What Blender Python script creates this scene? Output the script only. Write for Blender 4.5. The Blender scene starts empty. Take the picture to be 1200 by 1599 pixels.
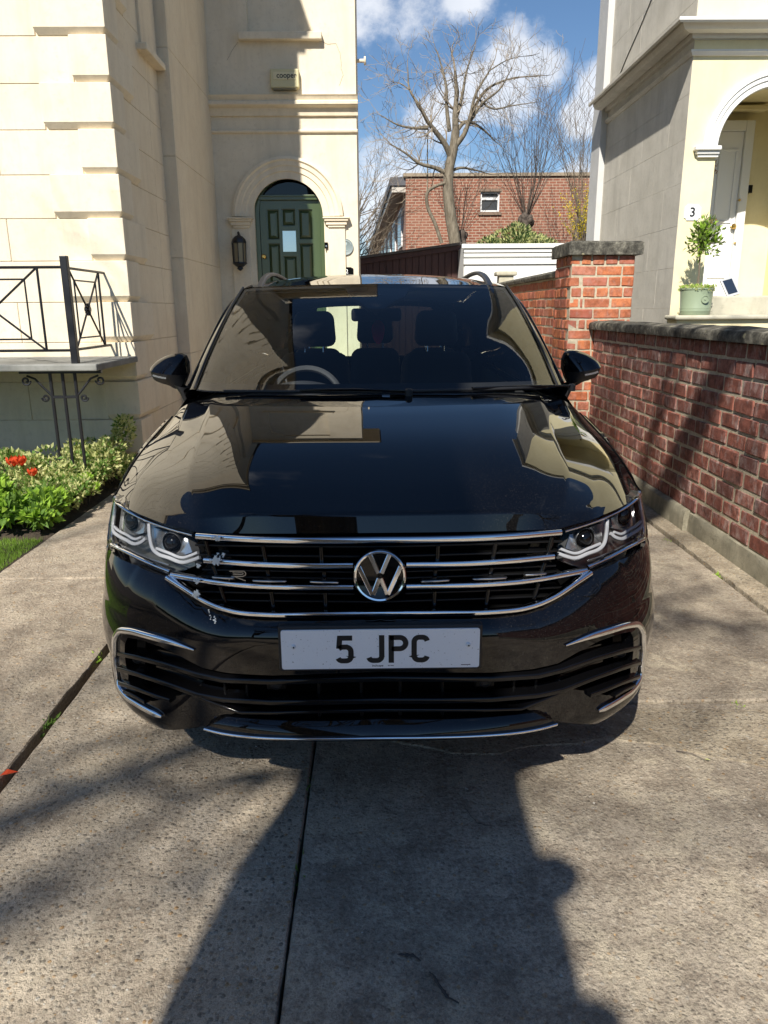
import bpy, bmesh, math, random
from mathutils import Vector, Matrix, geometry, noise as mnoise
R = math.radians
SC = bpy.context.scene
COL = SC.collection

# ------------------------------------------------------------------ camera
FPX, CX, CY = 1159.0, 600.0, 799.5          # focal length and centre in pixels of a 1200 x 1599 frame
CAM = Vector((0.0, 0.0, 1.45))
YAW, PITCH, ROLL = R(0.69), R(15.25), R(0.4)
c_f = Vector((math.sin(YAW)*math.cos(PITCH), math.cos(YAW)*math.cos(PITCH), -math.sin(PITCH)))
c_r0 = Vector((math.cos(YAW), -math.sin(YAW), 0.0))
c_u0 = c_r0.cross(c_f)
c_r = c_r0*math.cos(ROLL) - c_u0*math.sin(ROLL)
c_u = c_u0*math.cos(ROLL) + c_r0*math.sin(ROLL)
camd = bpy.data.cameras.new('camera')
cam = bpy.data.objects.new('camera', camd); COL.objects.link(cam)
camd.sensor_fit = 'VERTICAL'; camd.sensor_height = 36.0; camd.sensor_width = 27.0
camd.lens = 36.0*FPX/1599.0
camd.clip_start = 0.05; camd.clip_end = 2000
cam.matrix_world = Matrix(((c_r.x, c_u.x, -c_f.x, CAM.x), (c_r.y, c_u.y, -c_f.y, CAM.y), (c_r.z, c_u.z, -c_f.z, CAM.z), (0, 0, 0, 1)))
SC.camera = cam

# ------------------------------------------------------------------ light and exposure
SUN_AZ, SUN_EL = R(19.5), R(43.0)            # the sun stands behind the camera, a little to its left
sun_dir = Vector((-math.sin(SUN_AZ)*math.cos(SUN_EL), -math.cos(SUN_AZ)*math.cos(SUN_EL), math.sin(SUN_EL)))
sd = bpy.data.lights.new('sun', 'SUN'); sd.energy = 5.0; sd.angle = R(0.53); sd.color = (1.0, 0.945, 0.855)
so = bpy.data.objects.new('sun', sd); COL.objects.link(so)
so.rotation_euler = (-sun_dir).to_track_quat('-Z', 'Y').to_euler(); so.location = (-4, -12, 14)
SC.view_settings.view_transform = 'Standard'; SC.view_settings.look = 'None'
SC.view_settings.exposure = 0.60; SC.view_settings.gamma = 1.0
SC.view_settings.use_curve_mapping = False
SC.render.engine = 'CYCLES'
SC.cycles.max_bounces = 10; SC.cycles.transparent_max_bounces = 24; SC.cycles.glossy_bounces = 6
SC.cycles.sample_clamp_indirect = 6.0; SC.cycles.caustics_reflective = False; SC.cycles.caustics_refractive = False
SC.cycles.use_denoising = True

def ray(u, v):
    return (c_f + c_r*((u-CX)/FPX) - c_u*((v-CY)/FPX))
def at_y(u, v, Y):
    d = ray(u, v); return CAM + d*((Y-CAM.y)/d.y)
def at_x(u, v, X):
    d = ray(u, v); return CAM + d*((X-CAM.x)/d.x)
def at_z(u, v, Z=0.0):
    d = ray(u, v); return CAM + d*((Z-CAM.z)/d.z)

# ------------------------------------------------------------------ sky
W = bpy.data.worlds.new('World'); SC.world = W; W.use_nodes = True
nt = W.node_tree; nt.nodes.clear()
wo = nt.nodes.new('ShaderNodeOutputWorld'); bg = nt.nodes.new('ShaderNodeBackground')
sky = nt.nodes.new('ShaderNodeTexSky'); sky.sky_type = 'NISHITA'; sky.sun_disc = False
sky.sun_elevation = SUN_EL; sky.sun_rotation = R(180.0) + SUN_AZ
sky.air_density = 1.0; sky.dust_density = 0.0; sky.ozone_density = 4.0; sky.altitude = 50
bg.inputs['Strength'].default_value = 0.062
tc = nt.nodes.new('ShaderNodeTexCoord')
def wmath(op, a, b=None, c=None, clamp=False):
    n = nt.nodes.new('ShaderNodeMath'); n.operation = op; n.use_clamp = clamp
    for i, x in enumerate((a, b, c)):
        if x is None: continue
        if isinstance(x, (int, float)): n.inputs[i].default_value = x
        else: nt.links.new(x, n.inputs[i])
    return n.outputs[0]
def wnoise(scale, detail, rough, off, sq=1.0):
    mp = nt.nodes.new('ShaderNodeMapping'); mp.inputs['Location'].default_value = off
    mp.inputs['Scale'].default_value = (1, 1, sq)
    nt.links.new(tc.outputs['Generated'], mp.inputs['Vector'])
    n = nt.nodes.new('ShaderNodeTexNoise'); n.inputs['Scale'].default_value = scale
    n.inputs['Detail'].default_value = detail; n.inputs['Roughness'].default_value = rough
    nt.links.new(mp.outputs['Vector'], n.inputs['Vector'])
    return n.outputs['Fac']
blobs = None
# cumulus clumps: (pixel x, pixel y, angular radius), plus scattered fair-weather cloud over the whole sky
for (u, v, rr) in ((585, 5, .075), (650, 10, .07), (715, -20, .06), (560, 50, .05), (810, 95, .055), (780, 125, .06), (735, 150, .05), (850, 110, .035), (700, 190, .05),
                   (935, 130, .035), (905, 185, .03), (600, 330, .08), (640, 300, .05), (905, 280, .04), (700, 310, .07)):
    c = ray(u, v).normalized()
    dn = nt.nodes.new('ShaderNodeVectorMath'); dn.operation = 'DISTANCE'
    nt.links.new(tc.outputs['Generated'], dn.inputs[0]); dn.inputs[1].default_value = c
    f = wmath('MULTIPLY_ADD', dn.outputs['Value'], -1.0/rr, 1.0)
    blobs = f if blobs is None else wmath('SMOOTH_MAX', blobs, f, 0.25)
n1 = wnoise(10.0, 11, .62, (3.1, 1.7, 0.4), 1.3)
n2 = wnoise(2.6, 6, .55, (8.3, 2.2, 5.1), 1.6)
fld = wmath('MULTIPLY_ADD', wmath('SUBTRACT', n1, 0.5), 2.6, wmath('MAXIMUM', blobs, -0.9))
mr = nt.nodes.new('ShaderNodeMapRange'); mr.interpolation_type = 'SMOOTHSTEP'
mr.inputs['From Min'].default_value = 0.16; mr.inputs['From Max'].default_value = 0.80
nt.links.new(fld, mr.inputs['Value'])
mr2 = nt.nodes.new('ShaderNodeMapRange'); mr2.interpolation_type = 'SMOOTHSTEP'
mr2.inputs['From Min'].default_value = 0.62; mr2.inputs['From Max'].default_value = 0.78
nt.links.new(n2, mr2.inputs['Value'])
cm = wmath('MULTIPLY', wmath('MAXIMUM', mr.outputs['Result'], wmath('MULTIPLY', mr2.outputs['Result'], 0.7)), 0.80)
shade = wnoise(14.0, 5, .5, (1.0, 4.0, 2.2), 1.0)
cr = nt.nodes.new('ShaderNodeMix'); cr.data_type = 'RGBA'
nt.links.new(shade, cr.inputs[0])
cr.inputs[6].default_value = (8.0, 8.5, 9.4, 1); cr.inputs[7].default_value = (13.0, 13.1, 13.4, 1)
mx = nt.nodes.new('ShaderNodeMix'); mx.data_type = 'RGBA'
hs = nt.nodes.new('ShaderNodeHueSaturation'); hs.inputs['Saturation'].default_value = 1.06; hs.inputs['Value'].default_value = 1.15
nt.links.new(sky.outputs['Color'], hs.inputs['Color'])
nt.links.new(cm, mx.inputs[0]); nt.links.new(hs.outputs['Color'], mx.inputs[6]); nt.links.new(cr.outputs[2], mx.inputs[7])
nt.links.new(mx.outputs[2], bg.inputs['Color']); nt.links.new(bg.outputs[0], wo.inputs[0])
# ------------------------------------------------------------------ helpers
class MB:
    """collects shapes, build() links them as one mesh object"""
    def __init__(s): s.v = []; s.f = []; s.m = []
    def add(s, vs, fs, mi=0):
        o = len(s.v); s.v += [tuple(p) for p in vs]; s.f += [tuple(i+o for i in f) for f in fs]; s.m += [mi]*len(fs)
    def box(s, a, b, mi=0):
        x0, y0, z0 = a; x1, y1, z1 = b
        s.add([(x0,y0,z0),(x1,y0,z0),(x1,y1,z0),(x0,y1,z0),(x0,y0,z1),(x1,y0,z1),(x1,y1,z1),(x0,y1,z1)],
              [(0,3,2,1),(4,5,6,7),(0,1,5,4),(1,2,6,5),(2,3,7,6),(3,0,4,7)], mi)
    def prism(s, pts, axis, a, b, mi=0):
        """polygon in the plane across `axis`, extruded from a to b (axis 'y': pts are (x,z); 'x': (y,z); 'z': (x,y))"""
        n = len(pts)
        def P(p, t):
            return {'y': (p[0], t, p[1]), 'x': (t, p[0], p[1]), 'z': (p[0], p[1], t)}[axis]
        vs = [P(p, a) for p in pts] + [P(p, b) for p in pts]
        fs = [tuple(range(n)), tuple(range(2*n-1, n-1, -1))] + [(i, i+n, (i+1) % n+n, (i+1) % n) for i in range(n)]
        s.add(vs, fs, mi)
    def tube(s, pts, rad, n=8, cap=True, mi=0):
        pts = [Vector(p) for p in pts]; rr = rad if isinstance(rad, (list, tuple)) else [rad]*len(pts)
        t0 = (pts[1]-pts[0]).normalized()
        a = t0.orthogonal().normalized(); vs = []; fs = []
        for i, p in enumerate(pts):
            if i == 0: t = t0
            elif i == len(pts)-1: t = (pts[i]-pts[i-1]).normalized()
            else: t = ((pts[i+1]-pts[i]).normalized()+(pts[i]-pts[i-1]).normalized()).normalized()
            a = (a - t*a.dot(t)).normalized(); b = t.cross(a)
            for k in range(n):
                an = 2*math.pi*k/n; vs.append(p + (a*math.cos(an)+b*math.sin(an))*rr[i])
        for i in range(len(pts)-1):
            for k in range(n):
                fs.append((i*n+k, i*n+(k+1) % n, (i+1)*n+(k+1) % n, (i+1)*n+k))
        if cap:
            fs.append(tuple(range(n-1, -1, -1))); fs.append(tuple(range((len(pts)-1)*n, len(pts)*n)))
        s.add(vs, fs, mi)
    def lathe(s, prof, c=(0,0,0), n=24, mi=0, axis='z', cap=True):
        """prof: list of (r, h)"""
        vs = []; fs = []
        for (r, h) in prof:
            for k in range(n):
                an = 2*math.pi*k/n; x, y = r*math.cos(an), r*math.sin(an)
                p = {'z': (x, y, h), 'y': (x, h, y), 'x': (h, x, y)}[axis]
                vs.append((p[0]+c[0], p[1]+c[1], p[2]+c[2]))
        for i in range(len(prof)-1):
            for k in range(n):
                fs.append((i*n+k, i*n+(k+1) % n, (i+1)*n+(k+1) % n, (i+1)*n+k))
        if cap: fs.append(tuple(range(n-1, -1, -1))); fs.append(tuple(range((len(prof)-1)*n, len(prof)*n)))
        s.add(vs, fs, mi)
    def grid(s, rows, mi=0, closed=False):
        nr, nc = len(rows), len(rows[0]); vs = [p for r in rows for p in r]; fs = []
        for i in range(nr-1):
            for j in range(nc-1 if not closed else nc):
                fs.append((i*nc+j, i*nc+(j+1) % nc, (i+1)*nc+(j+1) % nc, (i+1)*nc+j))
        s.add(vs, fs, mi)
    def sweep(s, path, sec, ups=None, mi=0, scale=None):
        """sweep a closed section [(a,b)] along path; a runs along side = tangent x up, b along up"""
        path = [Vector(p) for p in path]; n = len(sec); vs = []; fs = []
        for i, p in enumerate(path):
            t = (path[min(i+1, len(path)-1)]-path[max(i-1, 0)]).normalized()
            up = Vector(ups[i] if isinstance(ups, list) else (ups or (0, 0, 1)))
            sd_ = t.cross(up).normalized(); u2 = sd_.cross(t).normalized()
            k = scale[i] if scale else 1.0
            for (a, b) in sec: vs.append(p+sd_*(a*k)+u2*(b*k))
        for i in range(len(path)-1):
            for k in range(n): fs.append((i*n+k, i*n+(k+1) % n, (i+1)*n+(k+1) % n, (i+1)*n+k))
        fs.append(tuple(range(n-1, -1, -1))); fs.append(tuple(range((len(path)-1)*n, len(path)*n)))
        s.add(vs, fs, mi)
    def mesh(s, name, mats, smooth=False, fix=True):
        me = bpy.data.meshes.new(name); me.from_pydata(s.v, [], s.f)
        for m in (mats if isinstance(mats, (list, tuple)) else [mats]): me.materials.append(m)
        if any(s.m): me.polygons.foreach_set('material_index', s.m)
        if fix:
            bm = bmesh.new(); bm.from_mesh(me); bmesh.ops.recalc_face_normals(bm, faces=bm.faces); bm.to_mesh(me); bm.free()
        if smooth:
            if smooth is True: smooth = 35
            me.polygons.foreach_set('use_smooth', [True]*len(me.polygons))
            me.set_sharp_from_angle(angle=R(smooth))
        me.update(); return me
    def build(s, name, mats, parent=None, smooth=False, bevel=0.0, segs=2, fix=True, subsurf=0):
        o = bpy.data.objects.new(name, s.mesh(name, mats, smooth, fix)); COL.objects.link(o)
        if parent is not None: o.parent = parent
        if bevel:
            b = o.modifiers.new('bevel', 'BEVEL'); b.width = bevel; b.segments = segs; b.limit_method = 'ANGLE'; b.angle_limit = R(40)
        if subsurf:
            b = o.modifiers.new('sub', 'SUBSURF'); b.levels = subsurf; b.render_levels = subsurf
        return o

def tag(o, label=None, cat=None, group=None, kind=None):
    if label: o['label'] = label
    if cat: o['category'] = cat
    if group: o['group'] = group
    if kind: o['kind'] = kind
    return o
def empty(name, loc=(0,0,0), rz=0.0, label=None, cat=None, group=None):
    o = bpy.data.objects.new(name, None); COL.objects.link(o); o.location = loc; o.rotation_euler = (0, 0, rz); o.empty_display_size = .2
    return tag(o, label, cat, group)
def inst(name, me, parent, loc, rot=(0,0,0), scale=(1,1,1)):
    o = bpy.data.objects.new(name, me); COL.objects.link(o); o.parent = parent
    o.location = loc; o.rotation_euler = rot; o.scale = scale
    return o
def text_mesh(MBo, txt, size, place, bold=0.0, depth=0.001, align='CENTER'):
    """add flat lettering (the built-in font) to an MB; place(x, y, z) maps letter coordinates to space"""
    c = bpy.data.curves.new('t', 'FONT'); c.body = txt; c.size = size; c.align_x = align; c.align_y = 'CENTER'; c.extrude = depth; c.offset = bold
    o = bpy.data.objects.new('t', c); COL.objects.link(o)
    dg = bpy.context.evaluated_depsgraph_get(); ev = o.evaluated_get(dg); me = ev.to_mesh()
    MBo.add([place(*v.co) for v in me.vertices], [tuple(p.vertices) for p in me.polygons])
    ev.to_mesh_clear(); bpy.data.objects.remove(o); bpy.data.curves.remove(c)

def poly_in(p, poly):
    x, y = p; r = False; j = len(poly)-1
    for i in range(len(poly)):
        xi, yi = poly[i]; xj, yj = poly[j]
        if (yi > y) != (yj > y) and x < (xj-xi)*(y-yi)/(yj-yi)+xi: r = not r
        j = i
    return r
def seg_dist(p, a, b):
    ax, ay = a; bx, by = b; dx, dy = bx-ax, by-ay; L = dx*dx+dy*dy
    t = 0 if L == 0 else max(0, min(1, ((p[0]-ax)*dx+(p[1]-ay)*dy)/L))
    return math.hypot(p[0]-ax-t*dx, p[1]-ay-t*dy)
def resample(poly, step, closed=True):
    out = []; n = len(poly)
    for i in range(n if closed else n-1):
        a = poly[i]; b = poly[(i+1) % n]; L = math.dist(a, b); k = max(1, int(math.ceil(L/step)))
        for j in range(k): out.append(tuple(a[q]+(b[q]-a[q])*j/k for q in range(len(a))))
    if not closed: out.append(tuple(poly[-1]))
    return out
def cdt_fill(outline, holes, step):
    """triangulate a 2-D polygon with holes; returns points, triangles and the boundary loops (as index lists)"""
    pts = []; edges = []; loops = []
    for lp in [outline]+list(holes):
        r = resample(lp, step); o = len(pts); pts += r; k = len(r)
        edges += [(o+i, o+(i+1) % k) for i in range(k)]; loops.append(r)
    x0 = min(p[0] for p in outline); x1 = max(p[0] for p in outline); y0 = min(p[1] for p in outline); y1 = max(p[1] for p in outline)
    segs = [(l[i], l[(i+1) % len(l)]) for l in [outline]+list(holes) for i in range(len(l))]
    nx, ny = max(1, int((x1-x0)/step)), max(1, int((y1-y0)/step))
    for i in range(nx+1):
        for j in range(ny+1):
            p = (x0+(x1-x0)*i/nx, y0+(y1-y0)*j/ny)
            if not poly_in(p, outline) or any(poly_in(p, h) for h in holes): continue
            if min(seg_dist(p, a, b) for a, b in segs) < step*.45: continue
            pts.append(p)
    res = geometry.delaunay_2d_cdt([Vector(p) for p in pts], edges, [], 0, 1e-6)
    vs = [(p[0], p[1]) for p in res[0]]; tris = []
    for f in res[2]:
        c = (sum(vs[i][0] for i in f)/3, sum(vs[i][1] for i in f)/3)
        if poly_in(c, outline) and not any(poly_in(c, h) for h in holes): tris.append(tuple(f))
    return vs, tris, loops

def hermite(ts, ps, t, brk=()):
    """cubic through points ps at parameters ts, with corners allowed at the indices in brk"""
    n = len(ts); i = 0
    while i < n-2 and t > ts[i+1]: i += 1
    h = ts[i+1]-ts[i]; u = (t-ts[i])/h
    def tan(k, side):
        if k == 0: return (ps[1]-ps[0])/(ts[1]-ts[0])
        if k == n-1: return (ps[-1]-ps[-2])/(ts[-1]-ts[-2])
        if k in brk:
            return (ps[k+1]-ps[k])/(ts[k+1]-ts[k]) if side > 0 else (ps[k]-ps[k-1])/(ts[k]-ts[k-1])
        a = (ps[k]-ps[k-1])/(ts[k]-ts[k-1]); b = (ps[k+1]-ps[k])/(ts[k+1]-ts[k]); w = (ts[k]-ts[k-1])/(ts[k+1]-ts[k-1])
        return a*(1-w)+b*w
    m0, m1 = tan(i, 1), tan(i+1, -1)
    return (ps[i]*(2*u**3-3*u*u+1) + m0*h*(u**3-2*u*u+u) + ps[i+1]*(-2*u**3+3*u*u) + m1*h*(u**3-u*u))
def net(ctrl, us, vs, ubrk=(), vbrk=(), nu=8, nv=8):
    """bicubic surface through a control net ctrl[row][col]; us, vs: parameters of columns and rows; nu, nv steps per cell"""
    C = [[Vector(p) for p in r] for r in ctrl]
    uu = [us[i]+(us[i+1]-us[i])*k/nu for i in range(len(us)-1) for k in range(nu)]+[us[-1]]
    vv = [vs[i]+(vs[i+1]-vs[i])*k/nv for i in range(len(vs)-1) for k in range(nv)]+[vs[-1]]
    rows = [[hermite(us, r, u, ubrk) for u in uu] for r in C]
    return [[hermite(vs, [rows[i][j] for i in range(len(C))], v, vbrk) for j in range(len(uu))] for v in vv]
def mir(rows):
    """half surface (first column on x = 0) to a whole one"""
    return [[Vector((-p.x, p.y, p.z)) for p in reversed(r[1:])]+list(r) for r in rows]
def curve(pts, n=8, brk=()):
    P = [Vector(p) for p in pts]; ts = [0.0]
    for i in range(1, len(P)): ts.append(ts[-1]+max(1e-6, (P[i]-P[i-1]).length))
    out = []
    for i in range(len(P)-1):
        for k in range(n): out.append(hermite(ts, P, ts[i]+(ts[i+1]-ts[i])*k/n, brk))
    out.append(P[-1]); return out
def frac(x): return x-math.floor(x)
def lerp(a, b, t): return a+(b-a)*t
def smooth01(x): x = max(0, min(1, x)); return x*x*(3-2*x)
def interp(x, xs, ys):
    if x <= xs[0]: return ys[0]
    for i in range(len(xs)-1):
        if x <= xs[i+1]: return lerp(ys[i], ys[i+1], (x-xs[i])/(xs[i+1]-xs[i]))
    return ys[-1]

# ------------------------------------------------------------------ materials
class NM:
    def __init__(s, name, base=(.5,.5,.5), rough=.6, metal=0.0, spec=.5, coat=0.0, coat_rough=.03):
        s.m = bpy.data.materials.new(name); s.m.use_nodes = True; s.nt = s.m.node_tree; s.nt.nodes.clear()
        s.out = s.nt.nodes.new('ShaderNodeOutputMaterial'); s.b = s.nt.nodes.new('ShaderNodeBsdfPrincipled')
        s.nt.links.new(s.b.outputs[0], s.out.inputs[0])
        s.set('Base Color', (*base, 1)); s.set('Roughness', rough); s.set('Metallic', metal); s.set('Specular IOR Level', spec)
        s.set('Coat Weight', coat); s.set('Coat Roughness', coat_rough)
        s._pos = None
    def set(s, k, v):
        if hasattr(v, 'is_linked') or hasattr(v, 'links'): s.nt.links.new(v, s.b.inputs[k])
        else: s.b.inputs[k].default_value = v
    def pos(s, kind='world'):
        if kind == 'world':
            n = s.nt.nodes.new('ShaderNodeNewGeometry'); return n.outputs['Position']
        n = s.nt.nodes.new('ShaderNodeTexCoord'); return n.outputs['Object']
    def mapped(s, scale=(1,1,1), kind='world', loc=(0,0,0), rot=(0,0,0)):
        n = s.nt.nodes.new('ShaderNodeMapping'); n.inputs['Scale'].default_value = scale; n.inputs['Location'].default_value = loc; n.inputs['Rotation'].default_value = rot
        s.nt.links.new(s.pos(kind), n.inputs['Vector']); return n.outputs[0]
    def noise(s, scale, detail=4, rough=.55, vec=None, dist=0.0):
        n = s.nt.nodes.new('ShaderNodeTexNoise'); n.inputs['Scale'].default_value = scale; n.inputs['Detail'].default_value = detail
        n.inputs['Roughness'].default_value = rough; n.inputs['Distortion'].default_value = dist
        s.nt.links.new(vec if vec is not None else s.pos(), n.inputs['Vector']); return n.outputs['Fac']
    def voro(s, scale, feature='F1', vec=None, out='Distance', rnd=1.0):
        n = s.nt.nodes.new('ShaderNodeTexVoronoi'); n.feature = feature; n.inputs['Scale'].default_value = scale; n.inputs['Randomness'].default_value = rnd
        s.nt.links.new(vec if vec is not None else s.pos(), n.inputs['Vector']); return n.outputs[out]
    def ramp(s, fac, stops, interp='LINEAR'):
        n = s.nt.nodes.new('ShaderNodeValToRGB'); n.color_ramp.interpolation = interp
        e = n.color_ramp.elements
        while len(e) < len(stops): e.new(.5)
        for i, (p, c) in enumerate(stops):
            e[i].position = p; e[i].color = (c, c, c, 1) if isinstance(c, (int, float)) else (*c, 1)
        s.nt.links.new(fac, n.inputs[0]); return n.outputs[0]
    def mix(s, fac, a, b, mode='MIX'):
        n = s.nt.nodes.new('ShaderNodeMix'); n.data_type = 'RGBA'; n.blend_type = mode
        for i, x in ((0, fac), (6, a), (7, b)):
            if isinstance(x, (int, float)): n.inputs[i].default_value = x if i == 0 else (x, x, x, 1)
            elif isinstance(x, tuple): n.inputs[i].default_value = (*x, 1)
            else: s.nt.links.new(x, n.inputs[i])
        return n.outputs[2]
    def math(s, op, a, b=None, clamp=False):
        n = s.nt.nodes.new('ShaderNodeMath'); n.operation = op; n.use_clamp = clamp
        for i, x in enumerate((a, b)):
            if x is None: continue
            if isinstance(x, (int, float)): n.inputs[i].default_value = x
            else: s.nt.links.new(x, n.inputs[i])
        return n.outputs[0]
    def bump(s, h, strength=.3, dist=.01):
        n = s.nt.nodes.new('ShaderNodeBump'); n.inputs['Strength'].default_value = strength; n.inputs['Distance'].default_value = dist
        s.nt.links.new(h, n.inputs['Height'])
        if s.b.inputs['Normal'].is_linked: s.nt.links.new(s.b.inputs['Normal'].links[0].from_socket, n.inputs['Normal'])
        s.nt.links.new(n.outputs[0], s.b.inputs['Normal']); return s
    def objrand(s):
        n = s.nt.nodes.new('ShaderNodeObjectInfo'); return n.outputs['Random']
    def sep(s, axis, kind='world'):
        n = s.nt.nodes.new('ShaderNodeSeparateXYZ'); s.nt.links.new(s.pos(kind), n.inputs[0]); return n.outputs[axis]

MAT = {}
def simple(name, base, rough=.6, metal=0.0, spec=.5, coat=0.0, coat_rough=.03):
    n = NM(name, base, rough, metal, spec, coat, coat_rough); MAT[name] = n.m; return n
def stucco(name, c1, c2, dirt, dirt_amt=.35, bump=.25, scale=3.0):
    n = NM(name, c1, .85, spec=.25)
    a = n.ramp(n.noise(scale, 6, .6), [(.3, c1), (.7, c2)])
    streak = n.ramp(n.noise(1.0, 7, .65, n.mapped((6, 6, .9))), [(.50, 0.0), (.78, 1.0)])
    blot = n.ramp(n.noise(22, 5, .7), [(.52, 0.0), (.75, 1.0)])
    d = n.math('MULTIPLY', n.math('MAXIMUM', n.math('MULTIPLY', streak, .8), n.math('MULTIPLY', blot, .6)), dirt_amt)
    n.set('Base Color', n.mix(d, a, dirt))
    n.bump(n.noise(90, 4, .7), bump, .004); n.bump(n.noise(5, 3, .5), .25, .02)
    MAT[name] = n.m; return n
# paints, metals, plastics
n = simple('car_paint', (.0018, .0019, .0026), .5, spec=.0, coat=1.0, coat_rough=.012); n.set('Coat IOR', 1.52)
n.set('Base Color', n.mix(n.math('MULTIPLY', n.ramp(n.noise(330, 2, .6), [(.64, 0.0), (.70, 1.0)]), .5), (.0018, .0019, .0026), (.06, .055, .05)))
simple('gloss_black', (.003, .003, .0035), .07, spec=.4)
simple('matt_black', (.012, .012, .013), .55)
simple('grille_black', (.004, .004, .004), .35, spec=.3)
simple('void_black', (.002, .002, .002), .9, spec=.1)
simple('chrome', (.82, .83, .85), .07, metal=1.0)
simple('satin_silver', (.55, .56, .57), .28, metal=1.0)
simple('tyre_rubber', (.018, .018, .018), .75)
simple('alloy', (.35, .36, .37), .3, metal=1.0)
simple('drl_plastic', (.34, .35, .37), .3)
simple('lamp_dark', (.24, .245, .25), .32, metal=.85)
simple('lamp_grey', (.48, .49, .50), .24, metal=.9)
simple('seat_cloth', (.07, .073, .08), .8)
simple('dash_plastic', (.035, .038, .044), .6)
simple('headliner', (.16, .16, .165), .9)
simple('red_tag', (.90, .05, .10), .5)
simple('plate_black', (.008, .008, .009), .5)
simple('iron_black', (.012, .012, .014), .38)
simple('white_paint', (.74, .74, .72), .45)
simple('white_gloss', (.78, .78, .77), .25)
simple('brass', (.62, .42, .14), .25, metal=1.0)
simple('amber', (.5, .12, .02), .2)
simple('droppings', (.72, .72, .68), .8)
n = NM('plate_white', (.86, .87, .88), .38)
n.set('Base Color', n.mix(n.ramp(n.noise(170, 3, .6), [(.67, 0.0), (.70, 1.0)]), (.86, .87, .88), (.35, .33, .30))); MAT['plate_white'] = n.m
n = NM('green_door', (.058, .085, .034), .28, coat=.5, coat_rough=.08)
n.bump(n.noise(40, 3, .6, n.mapped((4, 4, .6))), .08, .002); MAT['green_door'] = n.m
n = NM('sage_glaze', (.27, .33, .22), .35); n.bump(n.noise(60, 3), .08, .003); MAT['sage_glaze'] = n.m
def thin_glass(name, tint, rough=.0, ior=1.5, dust=0.0):
    m = bpy.data.materials.new(name); m.use_nodes = True; t = m.node_tree; t.nodes.clear()
    o = t.nodes.new('ShaderNodeOutputMaterial'); mx_ = t.nodes.new('ShaderNodeMixShader'); tr = t.nodes.new('ShaderNodeBsdfTransparent')
    gl = t.nodes.new('ShaderNodeBsdfGlossy'); fr = t.nodes.new('ShaderNodeFresnel'); fr.inputs['IOR'].default_value = ior
    tr.inputs['Color'].default_value = (*tint, 1); gl.inputs['Roughness'].default_value = rough
    t.links.new(fr.outputs[0], mx_.inputs[0]); t.links.new(tr.outputs[0], mx_.inputs[1]); t.links.new(gl.outputs[0], mx_.inputs[2])
    t.links.new(mx_.outputs[0], o.inputs[0]); MAT[name] = m
thin_glass('windscreen_glass', (.93, .96, .96), 0.0, 1.52)
thin_glass('side_glass', (.30, .33, .33), 0.0, 1.52)
thin_glass('rear_glass', (.66, .80, .72), 0.0, 1.5)
thin_glass('lamp_glass', (.98, .98, .98), 0.0, 1.22)
thin_glass('house_glass', (.10, .11, .12), 0.02, 1.5)
# stone, render, brick
stucco('cream_stucco', (.70, .615, .465), (.78, .695, .545), (.40, .335, .245), .52, .45)
stucco('cream_trim', (.74, .645, .485), (.78, .69, .535), (.30, .25, .18), .40, .35, 6.0)
stucco('shade_stucco', (.73, .62, .455), (.79, .69, .52), (.44, .365, .265), .50)  # cream stucco again for shaded faces, warm bounced light put into the colour
stucco('yellow_stucco', (.76, .67, .41), (.82, .735, .48), (.50, .42, .25), .30)
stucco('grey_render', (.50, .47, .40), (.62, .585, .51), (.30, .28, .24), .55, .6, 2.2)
stucco('white_stucco', (.80, .79, .75), (.84, .83, .80), (.5, .47, .42), .22)
stucco('step_stone', (.46, .43, .33), (.54, .51, .41), (.20, .19, .13), .5, .5, 5)
stucco('plinth_stone', (.22, .20, .145), (.34, .31, .23), (.06, .06, .04), .9, 1.0, 9)
n = stucco('slate_slab', (.20, .20, .18), (.27, .27, .25), (.10, .10, .085), .6, .4, 6)
n = NM('coping_stone', (.2, .19, .16), .9, spec=.2)
c = n.ramp(n.noise(14, 7, .68), [(.34, (.028, .026, .022)), (.50, (.10, .093, .075)), (.62, (.21, .195, .155)), (.72, (.36, .34, .26))])
n.set('Base Color', n.mix(n.ramp(n.voro(9, 'F1', out='Distance'), [(.10, 1.0), (.16, 0.0)]), c, (.33, .30, .19)))
n.bump(n.noise(45, 6, .7), .9, .012); MAT['coping_stone'] = n.m
def brick_mat(name, cols, soot, bloom):
    n = NM(name, cols[0], .85, spec=.25)
    k = len(cols)
    base = n.ramp(n.objrand(), [(i/(k-1), c_) for i, c_ in enumerate(cols)])
    v = n.mapped((1, 1, 1), 'object')
    f = n.noise(20, 6, .65)
    base = n.mix(n.ramp(f, [(.35, 1.0), (.60, 0.0)]), base, tuple(x*.62 for x in cols[0]))
    base = n.mix(n.math('MULTIPLY', n.ramp(n.noise(9, 6, .7, n.mapped((1, 1, 1), 'world', (3, 1, 2))), [(.53, 0.0), (.70, 1.0)]), soot), base, (.045, .034, .032))
    base = n.mix(n.math('MULTIPLY', n.ramp(n.noise(16, 6, .7, n.mapped((1, 1, .6), 'world', (7, 9, 1))), [(.50, 0.0), (.72, 1.0)]), bloom), base, (.44, .36, .33))
    n.set('Base Color', base)
    n.bump(n.noise(110, 5, .7), .55, .004); n.bump(n.noise(24, 4, .6), .6, .008); MAT[name] = n.m
brick_mat('brick_dark', [(.22, .078, .056), (.29, .105, .072), (.16, .075, .066), (.35, .15, .112), (.25, .085, .058), (.32, .125, .092), (.19, .09, .08), (.28, .092, .062)], .75, .65)
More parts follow.
